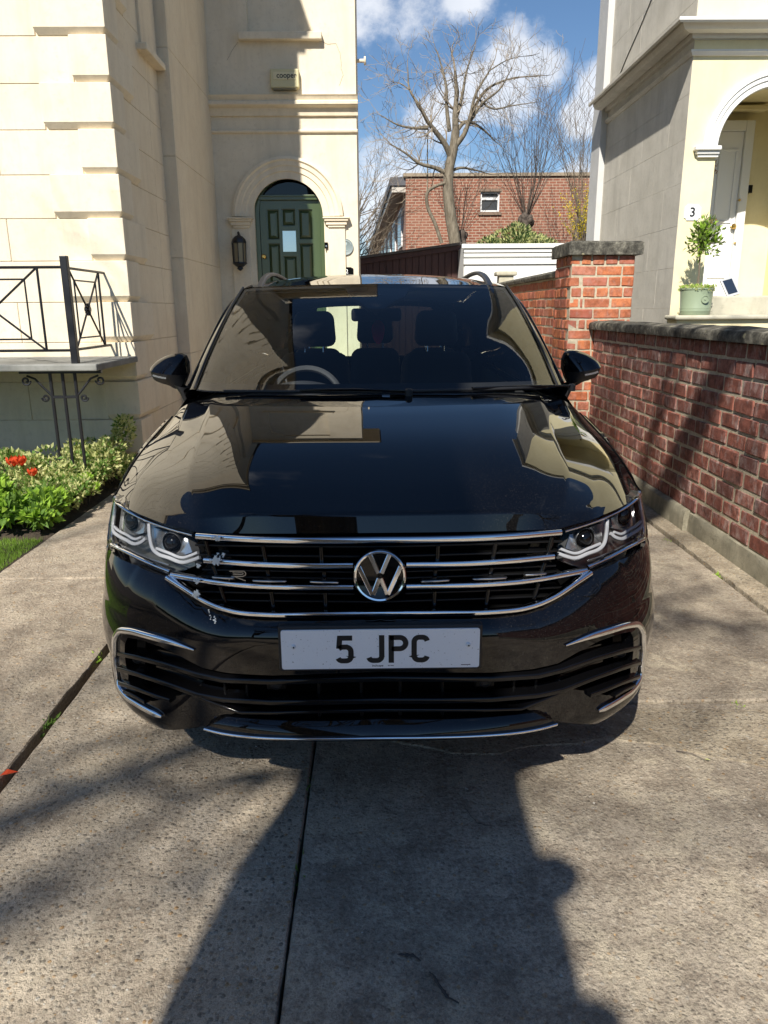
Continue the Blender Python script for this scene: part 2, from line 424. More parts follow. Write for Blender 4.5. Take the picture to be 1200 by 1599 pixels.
brick_mat('brick_orange', [(.48, .15, .068), (.53, .18, .088), (.40, .14, .095), (.46, .16, .11), (.57, .20, .085), (.50, .15, .065), (.36, .105, .068), (.48, .20, .135)], .30, .30)
n = NM('mortar', (.42, .36, .25), .95, spec=.1)
n.set('Base Color', n.ramp(n.noise(35, 5, .6), [(.3, (.36, .31, .22)), (.7, (.56, .49, .365))])); n.bump(n.noise(150, 4, .7), .6, .004); MAT['mortar'] = n.m
# far brick building: courses too small to pick apart
n = NM('far_brick', (.3, .13, .08), .9, spec=.2)
bt = n.nt.nodes.new('ShaderNodeTexBrick'); bt.inputs['Scale'].default_value = 1.0
for k, v in (('Color1', (.20, .072, .046, 1)), ('Color2', (.28, .105, .066, 1)), ('Mortar', (.38, .30, .23, 1)), ('Mortar Size', .012), ('Brick Width', .235), ('Row Height', .085), ('Bias', 0.0)):
    bt.inputs[k].default_value = v
n.nt.links.new(n.mapped((1, 1, 1), 'world', (0, 0, 0), (R(90), 0, 0)), bt.inputs['Vector'])
n.set('Base Color', n.mix(n.ramp(n.noise(.8, 6, .6), [(.35, .0), (.75, .45)]), bt.outputs['Color'], (.34, .19, .13))); MAT['far_brick'] = n.m
n = NM('brown_cladding', (.055, .022, .018), .6); n.bump(n.noise(14, 4, .6, n.mapped((5, 5, .4))), .3, .004)
n.set('Base Color', n.ramp(n.noise(5, 5, .6, n.mapped((4, 4, .4))), [(.3, (.045, .017, .015)), (.7, (.085, .034, .027))])); MAT['brown_cladding'] = n.m
# concrete of the drive
def concrete(name, lo, hi, peb, peb_scale, lichen, dark_amt):
    n = NM(name, hi, .92, spec=.22)
    big = n.noise(1.1, 7, .62); med = n.noise(7, 7, .68); fine = n.noise(60, 5, .7); vfine = n.noise(260, 3, .7)
    col = n.ramp(n.math('ADD', n.math('MULTIPLY', med, .55), n.math('MULTIPLY', fine, .45)), [(.40, lo), (.60, hi)])
    col = n.mix(n.math('MULTIPLY', n.ramp(big, [(.42, 0.0), (.66, 1.0)]), dark_amt), col, tuple(x*.55 for x in lo))
    col = n.mix(n.math('MULTIPLY', n.ramp(n.noise(4, 9, .75, n.mapped((1, 1, 1), 'world', (4, 8, 3))), [(.50, 0.0), (.64, 1.0)]), lichen), col, (.66, .57, .42))
    col = n.mix(n.math('MULTIPLY', n.ramp(n.noise(2.6, 8, .72, n.mapped((1, .7, 1), 'world', (11, 2, 5))), [(.57, 0.0), (.68, 1.0)]), .50), col, tuple(x*.42 for x in lo))
    wv = n.nt.nodes.new('ShaderNodeVectorMath'); wv.operation = 'MULTIPLY_ADD'
    nn = n.nt.nodes.new('ShaderNodeTexNoise'); nn.inputs['Scale'].default_value = 18; n.nt.links.new(n.pos(), nn.inputs['Vector'])
    n.nt.links.new(nn.outputs['Color'], wv.inputs[0]); wv.inputs[1].default_value = (.014, .014, .014); n.nt.links.new(n.pos(), wv.inputs[2])
    d = n.voro(peb_scale, vec=wv.outputs[0]); rc = n.voro(peb_scale, vec=wv.outputs[0], out='Color')
    sepc = n.nt.nodes.new('ShaderNodeSeparateColor'); n.nt.links.new(rc, sepc.inputs[0])
    is_peb = n.math('MULTIPLY', n.ramp(d, [(.36, 1.0), (.46, 0.0)]), n.ramp(sepc.outputs[0], [(.34, 0.0), (.42, 1.0)]))
    pc = n.ramp(sepc.outputs[1], [(.0, (.36, .30, .22)), (.30, (.56, .50, .40)), (.55, (.17, .145, .115)), (.80, (.34, .30, .23)), (.90, (.50, .29, .11)), (.94, (.66, .62, .54)), (1.0, (.40, .36, .29))])
    col = n.mix(n.math('MULTIPLY', is_peb, peb), col, pc)
    d2 = n.voro(peb_scale*2.7); col = n.mix(n.math('MULTIPLY', n.ramp(d2, [(.0, 1.0), (.30, 0.0)]), peb*.55), col, tuple(x*1.5 for x in hi))
    col = n.mix(n.math('MULTIPLY', n.ramp(vfine, [(.38, 1.0), (.50, 0.0)]), .45), col, tuple(x*.4 for x in lo))
    n.set('Base Color', col)
    n.bump(n.math('MULTIPLY', n.ramp(d, [(.0, 1.0), (.45, 0.0)]), peb), .9, .009)
    n.bump(n.math('ADD', fine, n.math('MULTIPLY', vfine, .5)), 1.0, .010); n.bump(med, .4, .02); MAT[name] = n.m
concrete('concrete_pebble', (.33, .27, .20), (.66, .56, .43), .78, 72, .35, .45)
concrete('concrete_old', (.29, .232, .172), (.60, .50, .378), .55, 60, .40, .45)
concrete('concrete_worn', (.29, .238, .18), (.66, .565, .435), .50, 75, .85, .6)
concrete('concrete_strip', (.29, .235, .165), (.58, .49, .36), .75, 70, .7, .5)
concrete('asphalt', (.035, .035, .035), (.065, .064, .062), .25, 60, .0, .4)
n = NM('earth', (.05, .035, .024), .95); n.set('Base Color', n.ramp(n.noise(12, 6, .7), [(.3, (.025, .018, .012)), (.7, (.075, .054, .036))])); n.bump(n.noise(30, 5, .7), .8, .03); MAT['earth'] = n.m
n = NM('bark_grey', (.2, .17, .13), .9, spec=.15)
n.set('Base Color', n.ramp(n.noise(6, 6, .65, n.mapped((3, 3, .7))), [(.3, (.10, .082, .058)), (.7, (.27, .235, .18))])); n.bump(n.noise(14, 5, .7, n.mapped((3, 3, .6))), .8, .03); MAT['bark_grey'] = n.m
simple('twig', (.17, .135, .095), .85); simple('twig_dark', (.085, .066, .052), .85); simple('twig_pale', (.26, .21, .15), .85)
def leafmat(name, c1, c2, trans=.35):
    n = NM(name, c1, .55, spec=.3)
    n.set('Base Color', n.ramp(n.noise(14, 3, .6), [(.3, c1), (.7, c2)]))
    t = n.nt.nodes.new('ShaderNodeBsdfTranslucent'); t.inputs['Color'].default_value = (*[min(1, x*1.6) for x in c2], 1)
    ms = n.nt.nodes.new('ShaderNodeMixShader'); ms.inputs[0].default_value = trans
    n.nt.links.new(n.b.outputs[0], ms.inputs[1]); n.nt.links.new(t.outputs[0], ms.inputs[2]); n.nt.links.new(ms.outputs[0], n.out.inputs[0]); MAT[name] = n.m
leafmat('leaf_bright', (.19, .34, .03), (.34, .50, .07)); leafmat('leaf_mid', (.08, .16, .03), (.15, .25, .05))
leafmat('leaf_varieg', (.32, .36, .11), (.64, .63, .32)); leafmat('leaf_dark', (.035, .07, .02), (.07, .12, .035))
leafmat('leaf_bay', (.05, .09, .02), (.12, .17, .04)); leafmat('blossom_yellow', (.62, .46, .02), (.75, .60, .05)); leafmat('grass_blade', (.12, .22, .02), (.22, .34, .05))
leafmat('petal_red', (.55, .045, .015), (.68, .10, .03)); leafmat('leaf_dead', (.22, .09, .03), (.32, .15, .05))
# ------------------------------------------------------------------ the ground
rnd = random.Random(7)
m = MB(); m.add([(-300,-300,-.06),(300,-300,-.06),(300,300,-.06),(-300,300,-.06)], [(0,1,2,3)])
tag(m.build('ground', MAT['earth']), kind='structure')
drive = empty('driveway'); tag(drive, kind='structure')
def slab(x0, x1, y0, y1, mat, h=0.0, jag=.006, lab=None):
    def edge(a, b):
        L = math.dist(a, b); k = max(2, int(L/.045)); out = []
        for i in range(k):
            t = i/k; p = Vector((lerp(a[0], b[0], t), lerp(a[1], b[1], t)))
            nrm = Vector((b[1]-a[1], a[0]-b[0])).normalized()
            q = mnoise.noise(Vector((p.x*4.1, p.y*4.1, 1.7)))*1.3 + mnoise.noise(Vector((p.x*17, p.y*17, 4.2)))
            out.append(p - nrm*jag*(abs(q)+.15*rnd.random())); 
        return out
    o = edge((x0,y0),(x1,y0))+edge((x1,y0),(x1,y1))+edge((x1,y1),(x0,y1))+edge((x0,y1),(x0,y0))
    n_ = len(o); c = Vector(((x0+x1)/2, (y0+y1)/2)); mb = MB()
    ins = [p+(c-p).normalized()*.008 for p in o]
    vs = [(p.x, p.y, h) for p in ins]+[(p.x, p.y, h-.006) for p in o]+[(p.x, p.y, -.058) for p in o]
    fs = [tuple(range(n_))]
    for r_ in (0, 1):
        fs += [(r_*n_+i, r_*n_+(i+1) % n_, (r_+1)*n_+(i+1) % n_, (r_+1)*n_+i) for i in range(n_)]
    mb.add(vs, fs); ob = mb.build('concrete_slab', MAT[mat], drive, fix=True)
    if lab: ob['label'] = lab
    return ob
def patch(pts, mat, h, seed):
    o = []
    for i, p in enumerate(resample(pts, .03)):
        o.append((p[0]+.022*mnoise.noise(Vector((p[0]*6, p[1]*6, seed)))+.008*mnoise.noise(Vector((p[0]*25, p[1]*25, seed))), p[1]+.022*mnoise.noise(Vector((p[0]*6, p[1]*6, seed+7)))+.008*mnoise.noise(Vector((p[0]*25, p[1]*25, seed+3)))))
    k = len(o); c = Vector((sum(p[0] for p in o)/k, sum(p[1] for p in o)/k)); mb = MB()
    ins_ = [Vector(p)+(c-Vector(p)).normalized()*.012 for p in o]
    mb.add([(p.x, p.y, h) for p in ins_]+[(p[0], p[1], -.004) for p in o], [tuple(range(k))]+[(i, (i+1) % k, k+(i+1) % k, k+i) for i in range(k)]); mb.build('concrete_patch', MAT[mat], drive)
patch([tuple(at_z(u, v, 0).xy) for u, v in ((610, 1158), (700, 1176), (770, 1180), (835, 1166), (900, 1160), (965, 1157), (1040, 1164), (1120, 1182), (1215, 1204), (1230, 1108), (1000, 1105), (800, 1108), (620, 1112))], 'concrete_strip', .0025, 2)
patch([tuple(at_z(u, v, 0).xy) for u, v in ((1060, 1010), (1110, 1000), (1215, 1010), (1225, 1085), (1120, 1060), (1075, 1035))], 'concrete_worn', .0025, 5)
ys = [-2.6, 1.0, 5.1, 9.4, 14.0]
slab(-2.17, -1.212, -1.3, 3.95, 'concrete_old', .004, .010); slab(-2.17, -1.212, 3.965, 9.5, 'concrete_old', .002); slab(-2.0, -1.212, 9.51, 10.38, 'concrete_old')
slab(-1.186, -.2195, -1.3, 6.2, 'concrete_pebble', 0.0, .004); slab(-1.186, -.2195, 6.21, 14, 'concrete_pebble')
slab(-.2155, 1.915, -1.3, 2.52, 'concrete_worn', -.002, .003); slab(-.214, 1.915, 2.53, 7.3, 'concrete_worn', .001); slab(-.214, 1.915, 7.31, 14, 'concrete_worn')
slab(1.927, 2.16, -1.3, 3.2, 'concrete_strip', .012, .012); slab(1.927, 2.16, 3.215, 7.24, 'concrete_strip', .010, .012); slab(1.927, 2.1, 7.25, 14, 'concrete_strip', .01)
# street behind the camera
m = MB(); m.box((-60,-5.2,-.055),(60,-1.32,-.002)); tag(m.build('pavement', MAT['concrete_old']), kind='structure')
m = MB(); m.box((-60,-5.36,-.055),(60,-5.2,.004)); tag(m.build('kerb', MAT['concrete_strip']), kind='structure')
m = MB(); m.box((-60,-12.5,-.058),(60,-5.36,-.05)); tag(m.build('road', MAT['asphalt']), kind='structure')
m = MB(); m.box((-60,-15,-.055),(60,-12.5,.02)); tag(m.build('far_pavement', MAT['concrete_old']), kind='structure')
# garden bed
m = MB(); rows = []
for i in range(26):
    r_ = []
    for j in range(26):
        x = lerp(-5.2, -2.185, j/25); y = lerp(4.72, 6.86, i/25)
        e = min(1, min(-2.185-x, y-4.72)/.12)
        r_.append((x, y, -.03+.05*e+.03*mnoise.noise(Vector((x*3, y*3, 0)))))
    rows.append(r_)
m.grid(rows); tag(m.build('garden_bed', MAT['earth'], smooth=True), kind='structure')
m = MB(); m.box((-9, -1.3, -.055), (-2.185, 4.75, -.012)); tag(m.build('lawn_soil', MAT['earth']), kind='structure')
m = MB()
for i in range(26000):
    x = -2.20-abs(rnd.gauss(0, .62)) if rnd.random() < .8 else rnd.uniform(-5, -2.2); y = rnd.uniform(2.6, 4.74)
    a = rnd.uniform(0, 6.28); h = rnd.uniform(.018, .04); w = .0022; lx, ly = rnd.gauss(0, .012), rnd.gauss(0, .012)
    dx, dy = math.cos(a)*w, math.sin(a)*w
    m.add([(x-dx, y-dy, -.014), (x+dx, y+dy, -.014), (x+lx, y+ly, h-.014)], [(0, 1, 2)])
tag(m.build('lawn_grass', MAT['grass_blade'], fix=False), 'short bright green lawn beside the drive', 'grass', kind='stuff')

# ------------------------------------------------------------------ brick laying
def brick_variants(name, L, H, D, mat, k=5, jag=.006, seed=0):
    out = []; rr = random.Random(seed)
    for q in range(k):
        bm = bmesh.new(); bmesh.ops.create_cube(bm, size=1.0)
        for v in bm.verts: v.co = Vector((v.co.x*L, v.co.y*D, v.co.z*H))
        bmesh.ops.bevel(bm, geom=[e for e in bm.edges], offset=.007, segments=1, affect='EDGES', clamp_overlap=True)
        for v in bm.verts: v.co += Vector((rr.uniform(-1, 1), rr.uniform(-.5, .5), rr.uniform(-1, 1)))*jag*.55
        me = bpy.data.meshes.new(name); bm.to_mesh(me); bm.free(); me.materials.append(mat)
        me.polygons.foreach_set('use_smooth', [False]*len(me.polygons)); out.append(me)
    return out
def lay(parent, o, along, out, L, nC, pitch, bl, mat, seed, joint=.013, z0=0.0, D=.10, pattern='stretcher', proud=.006, st=(0.0, 0.0)):
    """lay brick objects on a face: origin o, unit vector along, outward normal out"""
    rr = random.Random(seed); o = Vector(o); along = Vector(along); out = Vector(out)
    ang = math.atan2(along.y, along.x); H = pitch-joint
    meshes = {}
    for c_ in range(nC):
        xs = []; x = 0.0
        head = (pattern == 'english' and c_ % 2 == 1)
        if pattern == 'mixed': head = c_ % 3 == 1
        unit = bl*.5 if head else bl
        x = -(unit*.5 if c_ % 2 else 0.0) - rr.uniform(0, .02)
        while x < L-.02:
            w = unit*rr.uniform(.95, 1.05); a, b = max(st[c_ % 2], x), min(L, x+w)
            if pattern == 'mixed' and not head and rr.random() < .16: b = min(L, x+w*.5); w *= .5
            if L-b < .05: b = L
            if b-a > .035:
                key = round((b-a-joint)/.012)
                if key not in meshes: meshes[key] = brick_variants('brick', key*.012, H, D, MAT[mat], 4, .006, seed+key)
                ctr = o+along*((a+b)/2)+Vector((0, 0, z0+pitch*(c_+.5)))-out*(D/2-proud-rr.uniform(-.004, .004))
                inst('brick', rr.choice(meshes[key]), parent, ctr, (0, rr.uniform(-.006, .006), ang+(math.pi if rr.random() < .5 else 0)))
            x += w
# boundary wall beside the drive
WX = 2.10
wall = empty('garden_wall', (0,0,0), 0, 'low dark red brick garden wall with rough stone coping beside the drive', 'brick wall')
m = MB(); m.box((WX-.003, -1.6, .14), (WX+.24, 7.22, 1.262)); m.build('mortar_core', MAT['mortar'], wall)
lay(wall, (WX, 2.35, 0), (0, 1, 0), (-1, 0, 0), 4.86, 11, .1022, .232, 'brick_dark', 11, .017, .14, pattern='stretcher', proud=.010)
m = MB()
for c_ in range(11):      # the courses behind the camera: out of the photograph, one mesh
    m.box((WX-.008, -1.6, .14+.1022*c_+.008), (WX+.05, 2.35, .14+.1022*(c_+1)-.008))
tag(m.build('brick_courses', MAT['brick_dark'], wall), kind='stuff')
y = -1.6; k = 0
while y < 7.2:
    L = min(rnd.uniform(.55, .85), 7.245-y); L = 7.245-y if 7.245-y-L < .25 else L
    m = MB(); N = 7; rows = []
    prof = [(-.055, 0.0), (-.062, .035), (-.052, .062), (.0, .074), (.12, .080), (.25, .07), (.29, .04), (.285, 0.0)]
    for i in range(N):
        yy = y+.004+(L-.008)*i/(N-1)
        rows.append([Vector((WX+a+.006*mnoise.noise(Vector((a*9, yy*6, 3))), yy, 1.258+b*(1+.10*mnoise.noise(Vector((yy*5, a*7, 1)))))) for a, b in prof])
    m.grid(rows, closed=True); m.add([p for p in rows[0]], [tuple(range(len(prof)))]); m.add([p for p in rows[-1]], [tuple(range(len(prof)-1, -1, -1))])
    m.build('coping_stone', MAT['coping_stone'], wall, smooth=50); y += L
for (a, b, hh, t) in ((-1.6, 1.2, .13, .03), (1.21, 3.35, .14, .028), (3.36, 4.72, .145, .020), (4.73, 6.2, .15, .05), (6.21, 7.2, .15, .045)):
    m = MB(); rows = []
    for i in range(14):
        yy = lerp(a, b, i/13)
        q = .012*mnoise.noise(Vector((yy*4, 2, 0)))
        rows.append([(WX-t+q, yy, -.05), (WX-t+q*.6, yy, hh*.6), (WX-t+.006+q, yy, hh-.012), (WX-t+.02, yy, hh), (WX+.2, yy, hh+.002), (WX+.2, yy, -.05)])
    m.grid(rows, closed=True); m.add(rows[0], [tuple(range(6))]); m.add(rows[-1], [tuple(range(5, -1, -1))])
    m.build('plinth_stone', MAT['plinth_stone'], wall, smooth=40)

# tall pier at the end of it
PX0, PX1, PY = 1.845, 2.44, 7.23
pier = empty('brick_pier', (0,0,0), 0, 'tall orange brick gate pier with a weathered stone cap', 'pier')
m = MB(); m.box((PX0+.004, PY+.001, 0), (PX1-.012, PY+.60, 1.93)); m.build('mortar_core', MAT['mortar'], pier)
lay(pier, (PX0, PY, 0), (1, 0, 0), (0, -1, 0), PX1-PX0, 20, .0965, .25, 'brick_orange', 21, .014, 0.0, D=.09, pattern='mixed', st=(0.0, .092))
lay(pier, (PX0, PY-.006, 0), (0, 1, 0), (-1, 0, 0), .602, 20, .0965, .25, 'brick_orange', 23, .014, 0.0, D=.09, pattern='mixed', st=(.092, 0.0))
m = MB(); prof = [(PX0-.045, PY-.055), (PX1+.05, PY-.05), (PX1+.04, PY+.63), (PX0-.05, PY+.62)]
N = 10; loop = resample(prof, .07)
def capz(p, z): return (p[0]+.007*mnoise.noise(Vector((p[0]*9, p[1]*9, z*9))), p[1]+.007*mnoise.noise(Vector((p[0]*8, p[1]*9, 5+z*9))), z+.005*mnoise.noise(Vector((p[0]*12, p[1]*12, z))))
rows = [[capz(p, z) for p in loop] for z in (1.925, 1.94, 1.985, 2.03)]
cc = Vector(((PX0+PX1)/2, PY+.3))
rows.append([capz(((p[0]-cc.x)*.94+cc.x, (p[1]-cc.y)*.94+cc.y), 2.045) for p in loop])
m.grid(rows, closed=True); m.add(rows[-1], [tuple(range(len(loop)))]); m.add(rows[0], [tuple(range(len(loop)-1, -1, -1))])
m.build('cap_stone', MAT['coping_stone'], pier, smooth=45)
# higher wall running on behind the pier
rw = empty('rear_wall', (0,0,0), 0, 'higher brick wall running back from the tall pier past the car', 'brick wall')
m = MB(); m.box((1.894, PY+.6, 0), (2.12, 12.6, 1.76)); m.build('mortar_core', MAT['mortar'], rw)
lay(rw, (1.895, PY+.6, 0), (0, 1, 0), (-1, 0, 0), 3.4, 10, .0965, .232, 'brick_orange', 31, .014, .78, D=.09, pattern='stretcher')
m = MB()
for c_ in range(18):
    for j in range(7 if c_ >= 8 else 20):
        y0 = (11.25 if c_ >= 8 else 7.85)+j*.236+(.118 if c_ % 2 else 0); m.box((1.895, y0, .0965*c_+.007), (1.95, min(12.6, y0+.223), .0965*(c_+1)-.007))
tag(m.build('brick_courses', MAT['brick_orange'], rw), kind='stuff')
y = PY+.6
while y < 12.5:
    L = min(rnd.uniform(.6, .8), 12.62-y)
    m = MB(); m.prism([(1.85, 1.755), (2.17, 1.755), (2.18, 1.81), (2.1, 1.835), (1.93, 1.835), (1.84, 1.80)], 'y', y+.003, y+L-.003); m.build('coping_stone', MAT['coping_stone'], rw, bevel=.008); y += L
# ------------------------------------------------------------------ helpers for facades
def panel_y(mb, outline, holes, yf, yb, mi=0, step=.5):
    """a wall slab facing -Y with holes: front sheet, reveals and back"""
    pts, tris, loops = cdt_fill(outline, holes, step)
    n_ = len(pts)
    mb.add([(p[0], yf, p[1]) for p in pts], tris, mi)
    mb.add([(p[0], yb, p[1]) for p in pts], [tuple(reversed(t)) for t in tris], mi)
    for lp in loops:
        k = len(lp); mb.add([(p[0], yf, p[1]) for p in lp]+[(p[0], yb, p[1]) for p in lp], [(i, (i+1) % k, k+(i+1) % k, k+i) for i in range(k)], mi)
def arch_pts(cx, cz, r, z0, n=28, rx=None):
    """outline of an arched opening from the bottom left, over the arch, to the bottom right"""
    rx = rx or r
    return [(cx-rx, z0)]+[(cx-rx*math.cos(math.pi*i/n), cz+r*math.sin(math.pi*i/n)) for i in range(n+1)]+[(cx+rx, z0)]
def arch_sweep(mb, cx, cz, prof, yf, n=40, mi=0):
    """moulding round a semicircle in the plane y = yf; prof: list of (radius, projection towards -Y)"""
    rows = []
    for i in range(n+1):
        a = math.pi*i/n; rows.append([(cx-r*math.cos(a), yf-d, cz+r*math.sin(a)) for r, d in prof])
    mb.grid(rows, mi)
def mould_y(mb, x0, x1, yf, prof, mi=0):
    """horizontal moulding on a -Y face; prof: list of (projection, z) from the bottom to the top"""
    mb.prism([(yf-d, z) for d, z in prof]+[(yf+.02, prof[-1][1]), (yf+.02, prof[0][1])], 'x', x0, x1, mi)
def XZ(u, v, Y):
    p = at_y(u, v, Y); return (p.x, p.z)

# ------------------------------------------------------------------ left house
FY, SX = 6.80, -2.16           # bay front face and its right side face
RY, PXX = 10.40, -2.03         # recessed front with the door; side of the pier beside it
RX1 = -.19                     # right-hand end of the recessed front
BAY_H, REC_H = 8.5, 6.9
lh = empty('cream_house', (0,0,0), 0, 'cream stucco villa with quoins and an arched green front door', 'house')
m = MB(); m.box((-7.5, FY+.012, 0), (SX-.012, 18, BAY_H)); m.box((SX-.04, 8.45, 0), (PXX-.012, 12.4, REC_H)); m.build('wall_core', MAT['shade_stucco'], lh)
# scored render blocks of the bay front and side: courses of 0.344 m
PITCHB = .3436; Z0 = 1.873-5*PITCHB
mesh_cache = {}
def block(name, x0, x1, y0, y1, z0, z1, mat, bev=.004):
    mb = MB(); mb.box((x0, y0, z0), (x1, y1, z1)); return mb.build(name, MAT[mat], lh, bevel=bev, segs=1)
for c_ in range(-0, 18):
    z0 = Z0+PITCHB*c_; z1 = min(z0+PITCHB, BAY_H)
    if z0 >= BAY_H: break
    z0 = max(0, z0)
    long_ = (c_ % 2 == 0)
    w = .575 if long_ else .30
    # quoin with a weathered, undercut bottom edge
    q = .042; ch = .052
    mb = MB()
    xs = SX+q; yf = FY-q; xl = -2.12-w; yd = (.30 if long_ else .62)
    pr = [(0.0, z0+ch*1.15), (q, z0+.006)]
    a = [(xl, FY+.02), (xl, yf), (xs, yf), (xs, FY+yd), (SX-.02, FY+yd)]
    b = [(xl+.022, FY+.02), (xl+.022, yf+q*.97), (xs-q*.97, yf+q*.97), (xs-q*.97, FY+yd-.022), (SX-.02, FY+yd-.022)]
    vs = [(p[0], p[1], z1) for p in a]+[(p[0], p[1], z0+ch) for p in a]+[(p[0], p[1], z0+.001) for p in b]
    fs = [(0,1,2,3,4)]+[(i, i+1, 5+i+1, 5+i) for i in range(4)]+[(5+i, 5+i+1, 10+i+1, 10+i) for i in range(4)]+[(14,13,12,11,10)]
    mb.add(vs, fs); mb.build('quoin_stone', MAT['cream_trim'], lh, bevel=.006, segs=2)
    x = -2.12-w-.0; first = True
    while x > -4.6:
        wb = (.70 if c_ % 2 else 1.02) if first else .98
        block('render_block', x-wb+.002, x-.002, FY, FY+.05, z0+.002, z1-.002, 'cream_stucco'); x -= wb; first = False
    block('render_block', -7.5, x-.002, FY, FY+.05, z0+.002, z1-.002, 'cream_stucco')
    y = FY+yd+.002; wb = .62 if c_ % 2 else .9
    while y < 8.40:
        e = min(y+wb, 8.42); e = 8.42 if 8.42-e < .2 else e
        block('render_block', SX-.05, SX, y+.0015, e-.0015, z0+.0015, z1-.0015, 'shade_stucco', .003); y = e; wb = .9
# pier beside the door: front return and side
zz = 0
while zz < REC_H:
    z1 = min(zz+1.0, REC_H)
    block('render_block', SX-.05, PXX, 8.42, 8.47, zz+.0015, z1-.0015, 'shade_stucco', .003)
    block('render_block', PXX-.05, PXX, 8.471, RY+.02, zz+.0015, z1-.0015, 'shade_stucco', .003); zz = z1
# side window surround high up on the bay side
mb = MB(); mb.prism([(7.75, 3.78), (8.40, 3.78), (8.40, 3.84), (7.75, 3.84)], 'x', SX-.01, SX+.10); mb.build('window_sill', MAT['cream_trim'], lh, bevel=.01)
mb = MB(); mb.box((SX-.02, 7.85, 3.84), (SX+.025, 8.38, 6.2)); mb.build('blind_window', MAT['shade_stucco'], lh, bevel=.006)
# eaves
mb = MB(); mould_y(mb, -7.6, SX+.05, FY, [(.0, BAY_H-.35), (.08, BAY_H-.34), (.10, BAY_H-.15), (.28, BAY_H-.08), (.32, BAY_H+.02), (.30, BAY_H+.06)])
mb.box((SX-.01, FY-.02, BAY_H-.10), (SX+.05, 10.2, BAY_H+.055)); mb.build('eaves_cornice', MAT['cream_trim'], lh)
mb = MB(); mb.add([(-7.7, FY-.35, BAY_H+.06), (SX+.08, FY-.35, BAY_H+.06), (SX+.08, 18, BAY_H+.06), (-7.7, 18, BAY_H+.06), (-5.2, FY+2, BAY_H+1.1), (-4.2, FY+2, BAY_H+1.1), (-4.2, 16, BAY_H+1.1), (-5.2, 16, BAY_H+1.1)],
               [(0,1,5,4),(1,2,6,5),(2,3,7,6),(3,0,4,7),(4,5,6,7),(0,3,2,1)])
mb.build('roof', simple('roof_slate', (.09, .09, .10), .6).m, lh)
# recessed front
dcx, dcz = XZ(451.5, 328.5, RY); dl, _ = XZ(397, 328.5, RY); dr, _ = XZ(506, 328.5, RY); orad = (dr-dl)/2
FLOOR = .78
opening = arch_pts(dcx, dcz, orad, FLOOR)
bw0 = XZ(387, 52, RY); bw1 = XZ(490, 52, RY)
mb = MB(); panel_y(mb, [(PXX-.01, 0), (RX1, 0), (RX1, REC_H), (PXX-.01, REC_H)], [opening, [(bw0[0], bw0[1]), (bw1[0], bw1[1]), (bw1[0], bw1[1]+1.6), (bw0[0], bw0[1]+1.6)]], RY, RY+.22)
mb.build('front_wall', MAT['cream_stucco'], lh)
mb = MB(); mb.box((PXX, RY+.215, 0), (RX1-.01, 12.4, REC_H)); mb.box((bw0[0]-.02, RY+.07, bw0[1]-.05), (bw1[0]+.02, RY+.2, bw1[1]+1.62)); mb.build('wall_core', MAT['cream_stucco'], lh)
mb = MB(); mb.box((PXX-.1, RY-.28, REC_H), (RX1+.28, 12.5, REC_H+.12)); mb.build('eaves_cornice', MAT['cream_trim'], lh, bevel=.02)
mb = MB(); mb.add([(PXX-.1, RY-.3, REC_H+.12), (RX1+.3, RY-.3, REC_H+.12), (RX1+.3, 12.5, REC_H+.12), (PXX-.1, 12.5, REC_H+.12), (PXX-.1, RY+.8, REC_H+.5), (PXX-.1, 12, REC_H+.5)], [(0,1,4),(1,2,5,4),(2,3,5),(0,3,2,1),(3,0,4,5)]); mb.build('roof', MAT['roof_slate'], lh)
# string courses
za = XZ(450, 150, RY)[1]; zb = XZ(450, 166, RY)[1]; zc = XZ(450, 182, RY)[1]; zd = XZ(450, 202, RY)[1]; ze = XZ(450, 209, RY)[1]
mb = MB(); mould_y(mb, PXX-.005, RX1+.02, RY, [(.0, zc), (.03, zc+.004), (.035, zc+.03), (.05, zb-.03), (.10, zb-.012), (.115, zb), (.115, zb+.03), (.09, zb+.05), (.11, za-.03), (.125, za-.012), (.02, za)]); mb.build('string_course', MAT['cream_trim'], lh)
mb = MB(); mould_y(mb, PXX-.005, RX1+.012, RY, [(.0, ze), (.028, ze+.012), (.034, ze+.03), (.028, zd-.01), (.0, zd)]); mb.build('string_course', MAT['cream_trim'], lh)
# sill of the blind window
s0 = XZ(374, 65, RY); s1 = XZ(503, 52, RY)
mb = MB(); mb.box((s0[0], RY-.09, s0[1]), (s1[0], RY+.06, s1[1])); mb.build('window_sill', MAT['cream_trim'], lh, bevel=.012)
